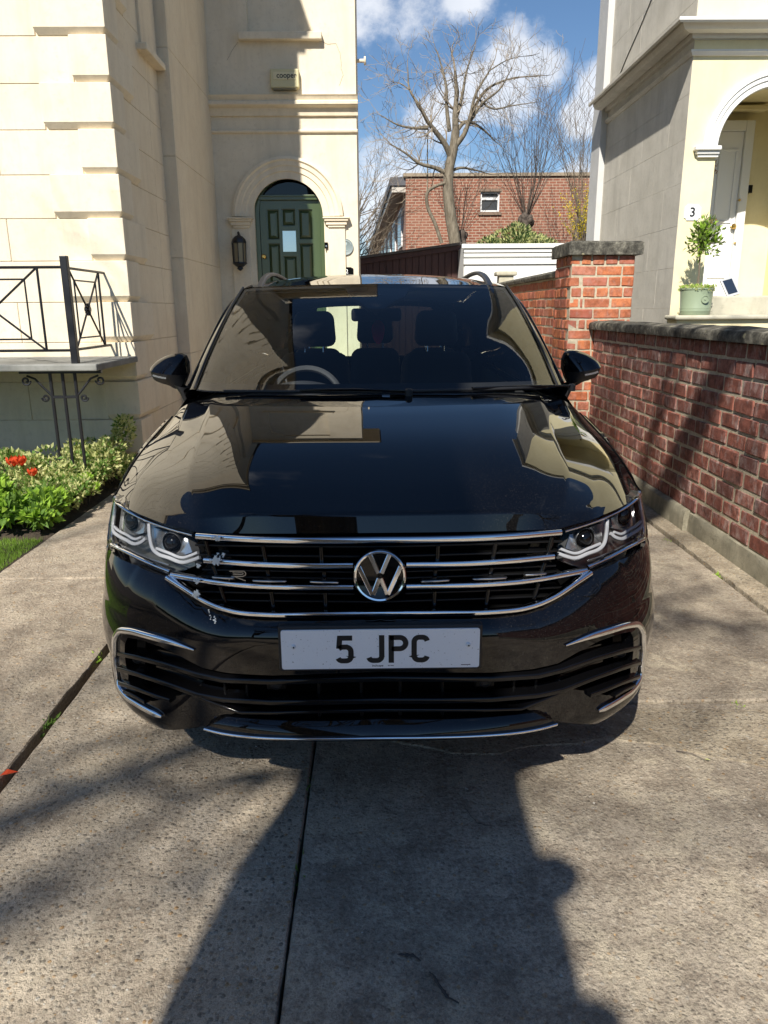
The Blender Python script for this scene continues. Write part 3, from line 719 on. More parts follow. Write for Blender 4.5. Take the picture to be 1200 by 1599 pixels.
# arch surround, pilasters and capitals
oR = (XZ(536, 338, RY)[0]-XZ(364.5, 338, RY)[0])/2; oz = XZ(450, 338, RY)[1]; ocx = (XZ(536, 338, RY)[0]+XZ(364.5, 338, RY)[0])/2
mb = MB(); arch_sweep(mb, ocx, oz, [(oR+.0, .0), (oR, .05), (oR-.035, .065), (oR-.055, .045), (oR-.10, .045), (oR-.115, .03), (oR-.17, .03), (oR-.18, .015), (orad+.0, .015), (orad, -.02)], RY)
mb.build('arch_surround', MAT['cream_trim'], lh, smooth=30)
for (u0, u1, pu0, pu1) in ((357, 396.5, 363, 392), (505, 546.5, 511, 540)):
    a, b = XZ(u0, 342, RY)[0], XZ(u1, 342, RY)[0]; zt, zb_ = XZ(450, 340, RY)[1], XZ(450, 356, RY)[1]
    mb = MB(); k = (b-a)*.12
    for (ins_, d, z0, z1) in ((k*1.5, .05, zb_, zb_+.03), (k*.9, .065, zb_+.03, zb_+.075), (k*.45, .085, zb_+.075, zb_+.105), (0, .10, zb_+.105, zt)):
        mb.box((a+ins_, RY-d, z0), (b-ins_, RY+.02, z1))
    mb.build('capital', MAT['cream_trim'], lh, bevel=.006)
    mb = MB(); mb.box((XZ(pu0, 380, RY)[0], RY-.03, 0), (XZ(pu1, 380, RY)[0], RY+.02, zb_)); mb.build('pilaster', MAT['cream_trim'], lh, bevel=.006)
mb = MB(); mb.box((dl-.35, RY-.9, 0), (dr+.35, RY+.21, FLOOR)); mb.box((dl-.35, RY-1.25, 0), (dr+.35, RY-.9, FLOOR*.66)); mb.box((dl-.35, RY-1.6, 0), (dr+.35, RY-1.25, FLOOR*.33)); mb.build('door_steps', MAT['step_stone'], lh, bevel=.015)
# cracks in the render
def crack(pts, w=.0035):
    mb = MB(); P = [at_y(u, v, RY-.002) for u, v in resample(pts, 4, False)]
    P = [p+Vector((mnoise.noise(p*31)*.008, 0, mnoise.noise(p*27)*.008)) for p in P]
    mb.sweep(P, [(-w, 0), (0, .0018), (w, 0), (0, -.0018)], (0, -1, 0)); mb.build('crack', simple('crack_dark', (.28, .22, .15), .9).m if 'crack_dark' not in MAT else MAT['crack_dark'], lh)
crack([(503, 65), (512, 69), (525, 68), (532, 85), (533, 105), (536, 118), (530, 134)], .002); crack([(372, 66), (362, 80), (355, 94)], .0018)
# front door
door = empty('front_door'); door.parent = lh
DY = RY+.10
zd0 = XZ(450, 313, DY)[1]; zf = XZ(450, 305, DY)[1]
mb = MB(); fr = .055
pts_o = arch_pts(dcx, dcz, orad+.002, FLOOR); pts_i = arch_pts(dcx, dcz, orad-fr, FLOOR)
n_ = len(pts_o)
for s_, yy in ((1, DY-.03), (-1, DY+.06)): mb.add([(p[0], yy, p[1]) for p in pts_o]+[(p[0], yy, p[1]) for p in pts_i], [(i, i+1, n_+i+1, n_+i) for i in range(n_-1)])
mb.add([(p[0], DY-.03, p[1]) for p in pts_i]+[(p[0], DY+.06, p[1]) for p in pts_i], [(i, i+1, n_+i+1, n_+i) for i in range(n_-1)])
mb.build('door_frame', MAT['green_door'], door)
mb = MB(); mb.box((dl+fr-.003, DY-.045, zd0), (dr-fr+.003, DY+.05, zf)); mb.box((dl+.02, DY-.06, zf-.025), (dr-.02, DY-.028, zf)); mb.build('transom', MAT['green_door'], door, bevel=.006)
mb = MB(); panel_y(mb, [p for p in arch_pts(dcx, dcz, orad-fr+.004, zf-.004)], [], DY+.03, DY+.04); mb.build('fanlight', MAT['house_glass'], door)
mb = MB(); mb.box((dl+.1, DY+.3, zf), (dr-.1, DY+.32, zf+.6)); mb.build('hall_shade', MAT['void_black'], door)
x0, x1 = dl+fr+.004, dr-fr-.004; DW = x1-x0
def dpx(u): return XZ(u, 370, DY)[0]
def dpz(v): return XZ(452, v, DY)[1]
cols = [(dpx(418), dpx(437)), (dpx(441.5), dpx(462.5)), (dpx(467), dpx(489))]
zr = [(dpz(374), dpz(327)), (FLOOR+.25, dpz(380))]; zm = [(dpz(353), dpz(326)), (dpz(393), dpz(360)), (FLOOR+.25, dpz(400))]
holes = [[(a, z0), (b, z0), (b, z1), (a, z1)] for (a, b) in (cols[0], cols[2]) for (z0, z1) in zr]+[[(cols[1][0], z0), (cols[1][1], z0), (cols[1][1], z1), (cols[1][0], z1)] for (z0, z1) in zm]
mb = MB(); panel_y(mb, [(x0, FLOOR+.02), (x1, FLOOR+.02), (x1, zd0), (x0, zd0)], holes, DY, DY+.05); mb.build('door_leaf', MAT['green_door'], door)
for i, h_ in enumerate(holes):
    a, b = h_[0], h_[2]
    if i == 5:
        mb = MB(); mb.box((a[0]-.005, DY+.02, a[1]-.005), (b[0]+.005, DY+.028, b[1]+.005)); mb.build('door_pane', simple('mirror_pane', (.55, .6, .62), .12, metal=.9).m, door); continue
    mb = MB(); w1, w2 = .012, .05
    rect = lambda o_, y_: [(a[0]+o_, y_, a[1]+o_), (b[0]-o_, y_, a[1]+o_), (b[0]-o_, y_, b[1]-o_), (a[0]+o_, y_, b[1]-o_)]
    vs = rect(-.002, DY+.022)+rect(w1, DY+.024)+rect(w2, DY-.004)
    mb.add(vs, [(q*4+k, q*4+(k+1) % 4, (q+1)*4+(k+1) % 4, (q+1)*4+k) for q in (0, 1) for k in range(4)]+[(8, 9, 10, 11)]); mb.build('door_panel', MAT['green_door'], door)
kx, kz = XZ(413, 401, DY); mb = MB(); mb.lathe([(.022, 0), (.022, -.008), (.012, -.012), (.011, -.035), (.028, -.045), (.03, -.06), (.018, -.072)], (kx, DY, kz), 18, axis='y'); mb.build('door_knob', MAT['brass'], door, smooth=True)

# things fixed to the recessed front
def at_rec(u, v, d=0.0): return at_y(u, v, RY-d)
p0, p1 = at_rec(423, 137, .08), at_rec(466.5, 107, .08)
al = empty('alarm_box', (p0.x, RY, p0.z), 0, 'cream burglar alarm box lettered cooper above the string course', 'alarm box')
w_, h_ = p1.x-p0.x, p1.z-p0.z
mb = MB(); mb.prism([(0, 0), (w_, 0), (w_, h_), (0, h_)], 'y', -.085, .002); mb.build('casing', simple('alarm_cream', (.62, .56, .33), .5).m, al, bevel=.014, segs=3)
mb = MB(); mb.box((.04, -.092, h_*.42), (w_-.04, -.086, h_*.82)); mb.build('badge', simple('alarm_badge', (.70, .63, .40), .5).m, al, bevel=.003)
mb = MB(); mb.box((.03, -.075, -.018), (w_-.03, -.01, .004)); mb.build('base', simple('alarm_base', (.25, .21, .12), .6).m, al)
mb = MB(); text_mesh(mb, 'cooper', h_*.40, lambda x, y, z: (x+w_*.57, -.0925-z, y+h_*.63), .0012); mb.build('lettering', MAT['plate_black'], al)
# lantern
pl = at_rec(374, 392, .16)
ln = empty('wall_lantern', (pl.x, RY, pl.z), 0, 'black carriage wall lantern beside the green door', 'lantern')
mb = MB(); mb.lathe([(.005, .26), (.018, .245), (.010, .225), (.02, .21), (.05, .20), (.085, .165), (.098, .13), (.095, .115)], (0, -.16, -.02), 8); mb.build('cap', MAT['iron_black'], ln, smooth=30)
mb = MB(); mb.lathe([(.09, -.12), (.095, -.135), (.06, -.165), (.035, -.18), (.04, -.20), (.008, -.225)], (0, -.16, -.02), 8); mb.build('base', MAT['iron_black'], ln, smooth=30)
mb = MB(); mb.lathe([(.080, -.125), (.086, .12)], (0, -.16, -.02), 8); mb.build('glass', simple('lantern_glass', (.20, .17, .11), .12, spec=.6).m, ln)
for k in range(8):
    an = 2*math.pi*k/8; mb = MB(); mb.tube([(.083*math.cos(an), -.16+.083*math.sin(an), -.145), (.090*math.cos(an), -.16+.090*math.sin(an), .10)], .006, 5); mb.build('bar', MAT['iron_black'], ln)
mb = MB(); mb.tube([(0, -.16, .19), (0, -.10, .215), (0, -.03, .19), (0, .01, .10)], .012, 8); mb.lathe([(.055, .0), (.05, -.02), (.03, -.03)], (0, .005, .06), 14, axis='y'); mb.build('bracket', MAT['iron_black'], ln, smooth=True)
# round plaque
pc = at_rec(540, 385.5, .02); pr_ = (at_rec(552, 385, .02).x-at_rec(528, 385, .02).x)/2
pq = empty('round_plaque', (pc.x, RY, pc.z), 0, 'round blue grey plaque on the cream wall beside the door', 'plaque')
pm = simple('plaque_grey', (.19, .235, .24), .45).m; pm2 = simple('plaque_pale', (.36, .42, .42), .5).m
mb = MB(); mb.lathe([(pr_, .002), (pr_, -.016), (pr_*.97, -.02), (pr_*.93, -.018), (.0005, -.018)], (0, 0, 0), 40, axis='y'); mb.build('disc', pm, pq, smooth=True)
mb = MB(); mb.lathe([(pr_*.985, -.019), (pr_*.985, -.0225), (pr_*.945, -.0225), (pr_*.945, -.019)], (0, 0, 0), 40, axis='y', cap=False); mb.box((-.007, -.021, -.045), (.007, -.018, .03)); mb.box((-.03, -.021, -.052), (.03, -.018, -.045)); mb.lathe([(.024, -.018), (.02, -.022), (.0005, -.023)], (0, 0, .035), 14, axis='y')
for k in range(22):
    an = math.pi*(.12+.76*k/21); r1 = pr_*.80; mb.box((r1*math.cos(an)-.004, -.0215, r1*math.sin(an)-.007), (r1*math.cos(an)+.004, -.018, r1*math.sin(an)+.007))
mb.build('motif', pm2, pq)
# bell push and house number by the door
b0, b1 = at_rec(507.5, 388.5, .03), at_rec(512.5, 378.5, .03)
bp = empty('door_bell', (b0.x, RY, b0.z), 0, 'small black door bell push beside the green door', 'door bell')
mb = MB(); mb.box((0, -.055, 0), (b1.x-b0.x, -.02, b1.z-b0.z)); mb.build('case', MAT['gloss_black'], bp, bevel=.006)
mb = MB(); mb.lathe([(.012, -.054), (.011, -.060), (.0005, -.061)], ((b1.x-b0.x)/2, 0, .03), 14, axis='y'); mb.build('button', MAT['satin_silver'], bp)
b0 = at_rec(542, 424, .02)
hn = empty('house_number_plate', (b0.x, RY, b0.z), 0, 'black number plate low on the cream wall, mostly behind the car roof', 'sign')
mb = MB(); mb.prism([(-.085, -.04), (.085, -.04), (.085, .04), (.05, .055), (-.05, .055), (-.085, .04)], 'y', -.014, .0); mb.build('plate', MAT['gloss_black'], hn)
mb = MB(); text_mesh(mb, '2', .075, lambda x, y, z: (x, -.0145-z, y), .001); mb.build('number', MAT['white_gloss'], hn)
# little overflow pipe at the corner
pp = at_y(566, 95, RY+.15)
ov = empty('overflow_pipe', (RX1, RY+.15, pp.z), 0, 'short pale overflow pipe sticking out from the house corner', 'pipe')
mb = MB(); mb.tube([(-.03, 0, 0), (.10, 0, 0)], .022, 10); mb.build('tube', MAT['cream_trim'], ov, smooth=True); mb = MB(); mb.lathe([(.02, .10), (.05, .105), (.05, .125), (.02, .13)], (0, 0, 0), 14, axis='x'); mb.build('flange', MAT['cream_trim'], ov)

# ------------------------------------------------------------------ iron balcony in front of the bay
PZ = 1.067
bal = empty('balcony_landing', (0,0,0), 0, 'grey stone landing slab on black iron posts in front of the bay', 'balcony')
xr = -2.10; yb_ = 5.74
mb = MB(); mb.box((-5.6, yb_, PZ-.052), (xr, FY-.035, PZ)); mb.build('slab', MAT['slate_slab'], bal, bevel=.010)
mb = MB(); mb.box((-2.73, yb_+.08, PZ-.075), (-2.10, yb_+.12, PZ-.05)); mb.build('bracket_bar', MAT['iron_black'], bal, bevel=.003)
PYp = yb_+.10; pxs = [-2.50, -2.405, -2.31]
for x in pxs:
    mb = MB(); mb.tube([(x, PYp, -.03), (x, PYp, PZ-.06)], .0135, 8); mb.build('post', MAT['iron_black'], bal, smooth=True)
mb = MB(); mb.box((-2.50, PYp-.010, PZ-.265), (-2.31, PYp+.010, PZ-.245)); mb.build('cross_bar', MAT['iron_black'], bal)
def scroll(cx, cz, r, s, turns=1.25, n=26):
    return [(cx+s*(r*(1-.72*i/n))*math.cos(2*math.pi*turns*i/n+math.pi), PYp, cz+(r*(1-.72*i/n))*math.sin(2*math.pi*turns*i/n+math.pi)) for i in range(n+1)]
for s_, x in ((1, -2.50), (-1, -2.31)):
    sc_ = scroll(x-s_*.19, PZ-.135, .038, s_)
    mb = MB(); mb.tube([(x, PYp, PZ-.25), (x-s_*.06, PYp, PZ-.185), (x-s_*.12, PYp, PZ-.115), (x-s_*.18, PYp, PZ-.092)], .009, 6); mb.tube(scroll(x-s_*.19, PZ-.130, .036, -s_), .008, 6); mb.build('scroll', MAT['iron_black'], bal, smooth=True)
    mb = MB(); mb.tube(scroll(x-s_*.055, PZ-.262, .03, s_), .008, 6); mb.build('scroll', MAT['iron_black'], bal, smooth=True)
# railing
rl = empty('iron_railing', (0,0,0), 0, 'black iron railing with crossed diagonals and rosettes on the landing', 'railing')
nx_, ny_ = -2.295, 5.85
mb = MB(); mb.box((nx_-.026, ny_-.026, PZ-.004), (nx_+.026, ny_+.026, 1.852)); mb.build('corner_post', MAT['iron_black'], rl, bevel=.004)
ZT, ZB = 1.772, 1.165
def bar(a, b, r=.009, nm='rail'):
    mb = MB(); mb.tube([a, b], r, 6); return mb.build(nm, MAT['iron_black'], rl)
def rail_panel(o, ax, a0, a1, zin=.10):
    """framed panel with X and rosette between a0 and a1 along axis ax"""
    P = lambda a, z: Vector(o)+Vector(ax)*a+Vector((0, 0, z))
    c = (a0+a1)/2; zc_ = (ZT+ZB)/2
    for a in (a0, a1): bar(P(a, ZB), P(a, ZT), .010, 'upright')
    f_ = .72; ia, ib = c-(c-a0)*f_, c+(a1-c)*f_; za_, zb2 = zc_-(zc_-ZB)*f_, zc_+(ZT-zc_)*f_
    for q, w in (((ia, za_), (ib, za_)), ((ia, zb2), (ib, zb2)), ((ia, za_), (ia, zb2)), ((ib, za_), (ib, zb2))): bar(P(*q), P(*w), .007, 'inner_bar')
    for q, w in (((a0, ZB), (a1, ZT)), ((a0, ZT), (a1, ZB))): bar(P(*q), P(*w), .0085, 'diagonal')
    mb = MB(); pc_ = P(c, zc_)
    for k in range(10):
        an = 2*math.pi*k/10; d = Vector(ax)*math.cos(an)+Vector((0, 0, math.sin(an))); mb.tube([pc_, pc_+d*.05], [.016, .011], 6)
    nrm = Vector(ax).cross(Vector((0, 0, 1))); mb.tube([pc_-nrm*.022, pc_+nrm*.022], .022, 10); mb.build('rosette', MAT['iron_black'], rl)
bar((-5.5, ny_, ZT), (nx_, ny_, ZT), .011); bar((-5.5, ny_, ZB), (nx_, ny_, ZB), .011)
rail_panel((0, ny_, 0), (1, 0, 0), -3.245, -2.505); rail_panel((0, ny_, 0), (1, 0, 0), -4.30, -3.56); bar((-5.5, ny_, PZ), (-5.5, ny_, ZT), .012, 'upright'); bar((-3.40, ny_, PZ), (-3.40, ny_, ZT), .012, 'upright')
bar((nx_-.03, ny_, ZT), (nx_-.03, FY, ZT), .011); bar((nx_-.03, ny_, ZB), (nx_-.03, FY, ZB), .011)
rail_panel((nx_-.03, 0, 0), (0, 1, 0), 5.98, 6.62)

# ------------------------------------------------------------------ right house
QY = 9.50
qc = at_y(1069, 244, QY).x
RH = 8.6
rh = empty('yellow_house', (0,0,0), 0, 'pale yellow villa with white arch, cornice and a grey rendered flank', 'house')
ax_, az_ = XZ(1206, 232, QY); aR = ax_-XZ(1097, 232, QY)[0]; aI = ax_-XZ(1119, 232, QY)[0]
LAND = XZ(1180, 462, QY+.2)[1]; LOW = XZ(1080, 492, QY-.45)[1]
mb = MB(); panel_y(mb, [(qc, 0), (qc+4.2, 0), (qc+4.2, RH), (qc, RH)], [arch_pts(ax_, az_, aI, LAND-.4)], QY, QY+.30); mb.build('front_wall', MAT['yellow_stucco'], rh)
QB = 12.75
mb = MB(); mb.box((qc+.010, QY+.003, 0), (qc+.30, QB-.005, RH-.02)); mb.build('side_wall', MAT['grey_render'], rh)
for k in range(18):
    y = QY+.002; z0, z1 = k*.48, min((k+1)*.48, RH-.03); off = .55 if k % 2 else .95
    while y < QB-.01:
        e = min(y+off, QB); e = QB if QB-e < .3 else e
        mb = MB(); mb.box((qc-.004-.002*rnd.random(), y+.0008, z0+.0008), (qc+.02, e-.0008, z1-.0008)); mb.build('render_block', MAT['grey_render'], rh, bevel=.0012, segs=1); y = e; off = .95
pts_ = [at_x(u, v, qc-.012) for u, v in ((1022, -12), (1000, 42), (978, 92), (966, 122))]
mb = MB(); mb.tube(curve(pts_, 4), .006, 6); mb.build('cable', MAT['iron_black'], rh)
mb = MB(); mb.box((qc+.30, QY+1.35, 0), (qc+4.2, QB, RH)); mb.build('wall_core', MAT['yellow_stucco'], rh)
mb = MB(); mb.box((qc+.28, QY+.29, 0), (ax_-aI-.12, QY+1.36, RH)); mb.box((ax_+aI+.12, QY+.29, 0), (qc+4.2, QY+1.36, RH)); mb.box((qc+.3, QY+.29, az_+aI+.12), (qc+4.1, QY+1.36, RH)); mb.build('porch_wall', MAT['yellow_stucco'], rh)
mb = MB(); mb.box((qc-.10, QB-.02, 0), (qc+.5, QB+.45, 7.4)); mb.build('rear_wing', stucco('pale_render', (.50, .50, .49), (.58, .58, .57), (.35, .35, .34), .3).m, rh)
# cornices: section swept along the front and down the flank
def cornice(name, sec, mat):
    mb = MB()
    path = [(qc+4.25, QY), (qc, QY), (qc, QB)]
    rows = []
    for i, (x, y) in enumerate(path):
        o_ = {0: (0, -1), 1: (-1, -1), 2: (-1, 0)}[i]
        rows.append([(x+o_[0]*d, y+o_[1]*d, z) for d, z in sec])
    n_ = len(sec)
    for i in range(2):
        for k in range(n_-1): mb.add([rows[i][k], rows[i+1][k], rows[i+1][k+1], rows[i][k+1]], [(0, 1, 2, 3)], i)
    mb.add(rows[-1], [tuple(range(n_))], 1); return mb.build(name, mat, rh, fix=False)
c0 = XZ(1130, 63, QY)[1]; c1 = XZ(1130, 47, QY-.1)[1]; c2 = XZ(1130, 27, QY-.28)[1]; c3 = XZ(1130, 88, QY)[1]; c4 = XZ(1130, 79, QY)[1]
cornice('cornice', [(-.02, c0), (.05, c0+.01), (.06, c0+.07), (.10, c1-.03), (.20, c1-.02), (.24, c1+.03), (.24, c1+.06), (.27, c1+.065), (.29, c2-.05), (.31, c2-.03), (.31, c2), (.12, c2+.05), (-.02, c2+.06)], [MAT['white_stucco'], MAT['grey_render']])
cornice('band_moulding', [(-.02, c3), (.025, c3+.005), (.04, c3+.03), (.05, c4-.02), (.05, c4), (-.02, c4+.02)], [MAT['white_stucco'], MAT['grey_render']])
mb = MB(); mb.box((qc-.28, QY-.28, RH), (qc+4.4, QB+.2, RH+.2)); mb.build('eaves', MAT['white_stucco'], rh, bevel=.03)
# arch moulding and impost
mb = MB(); arch_sweep(mb, ax_, az_, [(aR, -.01), (aR, .05), (aR-.02, .06), (aR-.05, .06), (aR-.06, .045), (aR-.10, .045), (aR-.11, .03), (aI+.005, .03), (aI-.004, .02), (aI-.004, -.05)], QY); mb.build('arch_moulding', MAT['white_stucco'], rh, smooth=30)
i0, i1 = XZ(1086, 228, QY-.06), XZ(1125, 242, QY-.06)
for s_ in (-1, 1):
    e0 = ax_+s_*(ax_-i0[0]); e1 = ax_+s_*(ax_-i1[0]); a, b = min(e0, e1), max(e0, e1)
    mb = MB(); mb.box((a, QY-.09, i0[1]-.045), (b, QY+.2, i0[1])); mb.box((a+.03, QY-.06, i0[1]-.085), (b-.005, QY+.2, i0[1]-.045)); mb.box((a+.05, QY-.04, i1[1]-.02), (b-.008, QY+.2, i0[1]-.085)); mb.build('impost', MAT['white_stucco'], rh, bevel=.008)
# porch floor and steps
mb = MB(); mb.box((ax_-aI-.12, QY-.02, 0), (ax_+aI+.12, QY+1.36, LAND)); mb.build('porch_floor', MAT['step_stone'], rh, bevel=.01)
mb = MB(); mb.box((ax_-aI-.16, QY-.30, 0), (ax_+aI+1, QY-.021, LAND-.005)); mb.build('step', MAT['step_stone'], rh, bevel=.018)
lx0 = at_y(1050, 492, QY-.55).x
mb = MB(); mb.box((lx0+.04, QY-.60, 0), (qc+3.6, QY-.301, LOW-.05)); mb.build('step_wall', MAT['yellow_stucco'], rh)
mb = MB(); mb.box((lx0, QY-.66, LOW-.05), (qc+3.6, QY-.302, LOW)); mb.build('step', MAT['step_stone'], rh, bevel=.018)
# white inner door
dY = QY+1.25
hd = empty('porch_door'); hd.parent = rh
e0, e1 = XZ(1104, 443, dY), XZ(1162, 206, dY)
hx0, hx1, hz0, hz1 = e0[0]-.08, e1[0], LAND, e1[1]
mb = MB(); mb.box((hx0, dY-.02, hz0+.01), (hx1, dY+.04, hz1)); mb.build('door_leaf', MAT['white_gloss'], hd, bevel=.003)
for (a, b, c_, d) in ((.16, .84, .12, .36), (.16, .84, .46, .90)):
    x0, x1, z0, z1 = lerp(hx0, hx1, a), lerp(hx0, hx1, b), lerp(hz0, hz1, c_), lerp(hz0, hz1, d)
    mb = MB()
    for (p, q) in (((x0, z0), (x1, z0+.03)), ((x0, z1-.03), (x1, z1)), ((x0, z0+.031), (x0+.03, z1-.031)), ((x1-.03, z0+.031), (x1, z1-.031))): mb.box((p[0], dY-.036, p[1]), (q[0], dY-.018, q[1]))
    mb.build('panel_moulding', MAT['white_gloss'], hd, bevel=.006)
for (a, b, c_, d) in ((hx0-.12, hx0-.003, hz0, hz1+.13), (hx1+.003, hx1+.12, hz0, hz1+.13), (hx0-.002, hx1+.002, hz1+.004, hz1+.13)):
    mb = MB(); mb.box((a, dY-.06, c_), (b, dY+.05, d)); mb.build('door_frame', MAT['white_paint'], hd, bevel=.008)
mb = MB(); mb.box((hx0-.3, dY-.10, hz1+.24), (hx1+.25, dY+.05, hz1+.30)); mb.build('overdoor_moulding', MAT['yellow_stucco'], hd, bevel=.012)
def knob(u, v, r, nm):
    p = at_y(u, v, dY-.03); mb = MB(); mb.lathe([(r*.8, .012), (r*.8, 0), (r*.35, -.008), (r*.35, -.03), (r, -.04), (r*1.05, -.055), (r*.6, -.07)], (p.x, dY-.02, p.z), 18, axis='y'); mb.build(nm, MAT['brass'], hd, smooth=True)
knob(1144, 354, .034, 'door_knob'); knob(1153, 313, .016, 'lock'); knob(1146, 380, .014, 'lock')
p = at_y(1108, 345, dY-.03); mb = MB(); mb.box((p.x-.08, dY-.034, p.z-.03), (p.x+.10, dY-.018, p.z+.03)); mb.build('letter_box', MAT['brass'], hd, bevel=.005)
p = at_y(1166, 295, dY-.03); mb = MB(); mb.box((hx1+.14, dY-.03, p.z-.05), (hx1+.19, dY+.11, p.z+.05)); mb.build('bell_push', MAT['gloss_black'], hd, bevel=.004)
pr = at_y(1108, 265, dY-.05)
wr = empty('dried_wreath', (pr.x-.03, dY-.03, pr.z), 0, 'small dried wreath hanging on the white porch door', 'wreath')
mb = MB()
for k in range(60):
    an = k*2.4; r_ = .10+rnd.uniform(-.02, .03); c_ = Vector((r_*math.cos(an), -.02, r_*1.3*math.sin(an))); d = Vector((rnd.gauss(0, 1), -.4, rnd.gauss(0, 1))).normalized()*.05
    mb.add([c_-d.cross(Vector((0, 1, 0)))*.15, c_+d, c_+d.cross(Vector((0, 1, 0)))*.15], [(0, 1, 2)])
mb.build('leaves', MAT['leaf_dead'], wr, fix=False)
mb = MB(); mb.tube([(.10*math.cos(2*math.pi*k/20), -.012, .13*math.sin(2*math.pi*k/20)) for k in range(21)], .009, 6); mb.build('hoop', MAT['twig_dark'], wr)
# house number
p = at_y(1082, 332, QY-.01)
nb = empty('number_plaque', (p.x, QY, p.z), 0, 'white scalloped house number plaque reading 3 beside the arch', 'sign')
oc = []
w_, h_ = .098, .088
for cxs, czs in ((1, 1), (-1, 1), (-1, -1), (1, -1)):
    q = [(cxs*w_, czs*(h_-.028)), (cxs*(w_-.020), czs*(h_-.022)), (cxs*(w_-.03), czs*h_)]; oc += q if cxs*czs > 0 else q[::-1]
mb = MB(); mb.prism(oc, 'y', -.012, .003); mb.build('plate', MAT['white_gloss'], nb, bevel=.002)
mb = MB(); text_mesh(mb, '3', .145, lambda x, y, z: (x-.002, -.0125-z, y), .003); mb.build('number', MAT['plate_black'], nb)
# pot with a clipped standard tree
pb = at_y(1085, 489, QY-.47)
pot = empty('plant_pot', (pb.x, QY-.47, LOW), 0, 'round sage green glazed pot on the stone step', 'pot')
prad = (at_y(1110, 470, QY-.47).x-at_y(1061, 470, QY-.47).x)/2; ph = XZ(1085, 450, QY-.47)[1]-LOW
mb = MB(); mb.lathe([(prad*.86, 0), (prad*.90, .012), (prad*.91, .04), (prad*.925, .045), (prad*.925, .055), (prad*.915, .06), (prad*.93, .075), (prad*.93, .083), (prad*.92, .088), (prad*.99, ph*.93), (prad*1.03, ph*.94), (prad*1.03, ph), (prad*.93, ph), (prad*.92, ph-.05)], (0, 0, 0), 36); mb.build('body', MAT['sage_glaze'], pot, smooth=40)
mb = MB(); mb.lathe([(.045, .0), (.045, -.008), (.037, -.008), (.037, -.002), (.012, -.002), (.010, -.009), (.0005, -.009)], (.03, -prad*.965, ph*.58), 24, axis='y'); mb.build('seal', MAT['sage_glaze'], pot, smooth=40)
mb = MB(); mb.lathe([(prad*.92, ph-.04), (.001, ph-.035)], (0, 0, 0), 20); mb.build('soil', MAT['earth'], pot)
# ------------------------------------------------------------------ plants
def leaf(mb, p, d, up, L, w, mi=0, fold=.25):
    d = Vector(d).normalized(); s_ = d.cross(Vector(up)); s_ = s_.normalized() if s_.length > 1e-4 else d.orthogonal().normalized(); n_ = s_.cross(d)
    a, m_, e = Vector(p), Vector(p)+d*L*.45, Vector(p)+d*L-n_*L*.12
    mb.add([a, m_+s_*w+n_*w*fold, e, m_-s_*w+n_*w*fold, m_], [(0, 1, 4), (1, 2, 4), (2, 3, 4), (3, 0, 4)], mi)
def rdir(r_, zb=0.0):
    v = Vector((r_.gauss(0, 1), r_.gauss(0, 1), r_.gauss(0, 1)+zb)); return v.normalized()
def leafy(name, label, cat, loc, rx, ry, h, n_leaf, L, w, mats, seed, group=None, clumps=14, z0=0.05, stems=9, tall=()):
    r_ = random.Random(seed); root = empty(name, loc, 0, label, cat, group); mb = MB(); st = MB(); cl = []
    for k in range(clumps):
        a, q = r_.uniform(0, 6.28), math.sqrt(r_.random()); cl.append((Vector((q*rx*math.cos(a)*.8, q*ry*math.sin(a)*.8, z0+h*(.25+.62*r_.random()*(1-.45*q*q)))), r_.uniform(.55, 1.1)))
    for t in tall: cl.append((Vector(t), .7))
    for k in range(n_leaf):
        c, s_ = r_.choice(cl); d = rdir(r_, .5); p = c+Vector((d.x*rx*.34*s_, d.y*ry*.34*s_, d.z*h*.30*s_))
        if p.z < .01: p.z = .01+.05*r_.random()
        dd = (d+rdir(r_)*.7+Vector((0, 0, .25))); leaf(mb, p, dd, rdir(r_), L*r_.uniform(.6, 1.25), w*r_.uniform(.7, 1.2), r_.randrange(len(mats)))
    for c, s_ in cl[:stems]+cl[len(cl)-len(tall):]:
        st.tube([(c.x*.25, c.y*.25, -.05), (c.x*.6, c.y*.6, c.z*.5), tuple(c)], [.006, .005, .003], 5)
    mb.build('foliage', [MAT[x] for x in mats], root, fix=False); st.build('stems', MAT['twig'], root); return root
rg = at_z(45, 800)
gp = 'garden bed shrubs'
leafy('leafy_shrub', 'bright green leafy shrub beside the lawn edge', 'shrub', (-2.95, 5.05, 0), .42, .30, .32, 1500, .075, .020, ['leaf_bright', 'leaf_mid'], 1, gp)
leafy('leafy_shrub', 'bright green leafy shrub under the tulips', 'shrub', (-3.45, 5.35, 0), .55, .35, .34, 1500, .08, .022, ['leaf_bright', 'leaf_mid'], 2, gp)
leafy('leafy_shrub', 'low broad leaved green plant at the kerb of the bed', 'shrub', (-2.60, 4.92, 0), .28, .22, .24, 700, .08, .026, ['leaf_mid', 'leaf_bright'], 3, gp)
leafy('variegated_shrub', 'cream and green variegated shrub at the house corner', 'shrub', (-2.42, 6.28, 0), .30, .40, .34, 2600, .045, .014, ['leaf_varieg', 'leaf_varieg', 'leaf_mid'], 4, gp, 20, tall=((.20, .25, .36), (.21, .26, .42), (.22, .25, .48)))
leafy('variegated_shrub', 'cream and green variegated shrub round the iron posts', 'shrub', (-2.62, 5.72, 0), .36, .36, .32, 2400, .045, .014, ['leaf_varieg', 'leaf_mid', 'leaf_varieg'], 5, gp, 20)
leafy('variegated_shrub', 'low variegated ground plant at the drive edge', 'shrub', (-2.36, 5.35, 0), .20, .40, .20, 1300, .045, .015, ['leaf_varieg', 'leaf_mid'], 6, gp)
leafy('leafy_shrub', 'spreading bright green plant at the corner of lawn and drive', 'shrub', (-2.38, 4.98, 0), .22, .30, .20, 900, .065, .02, ['leaf_bright', 'leaf_mid'], 8, gp)
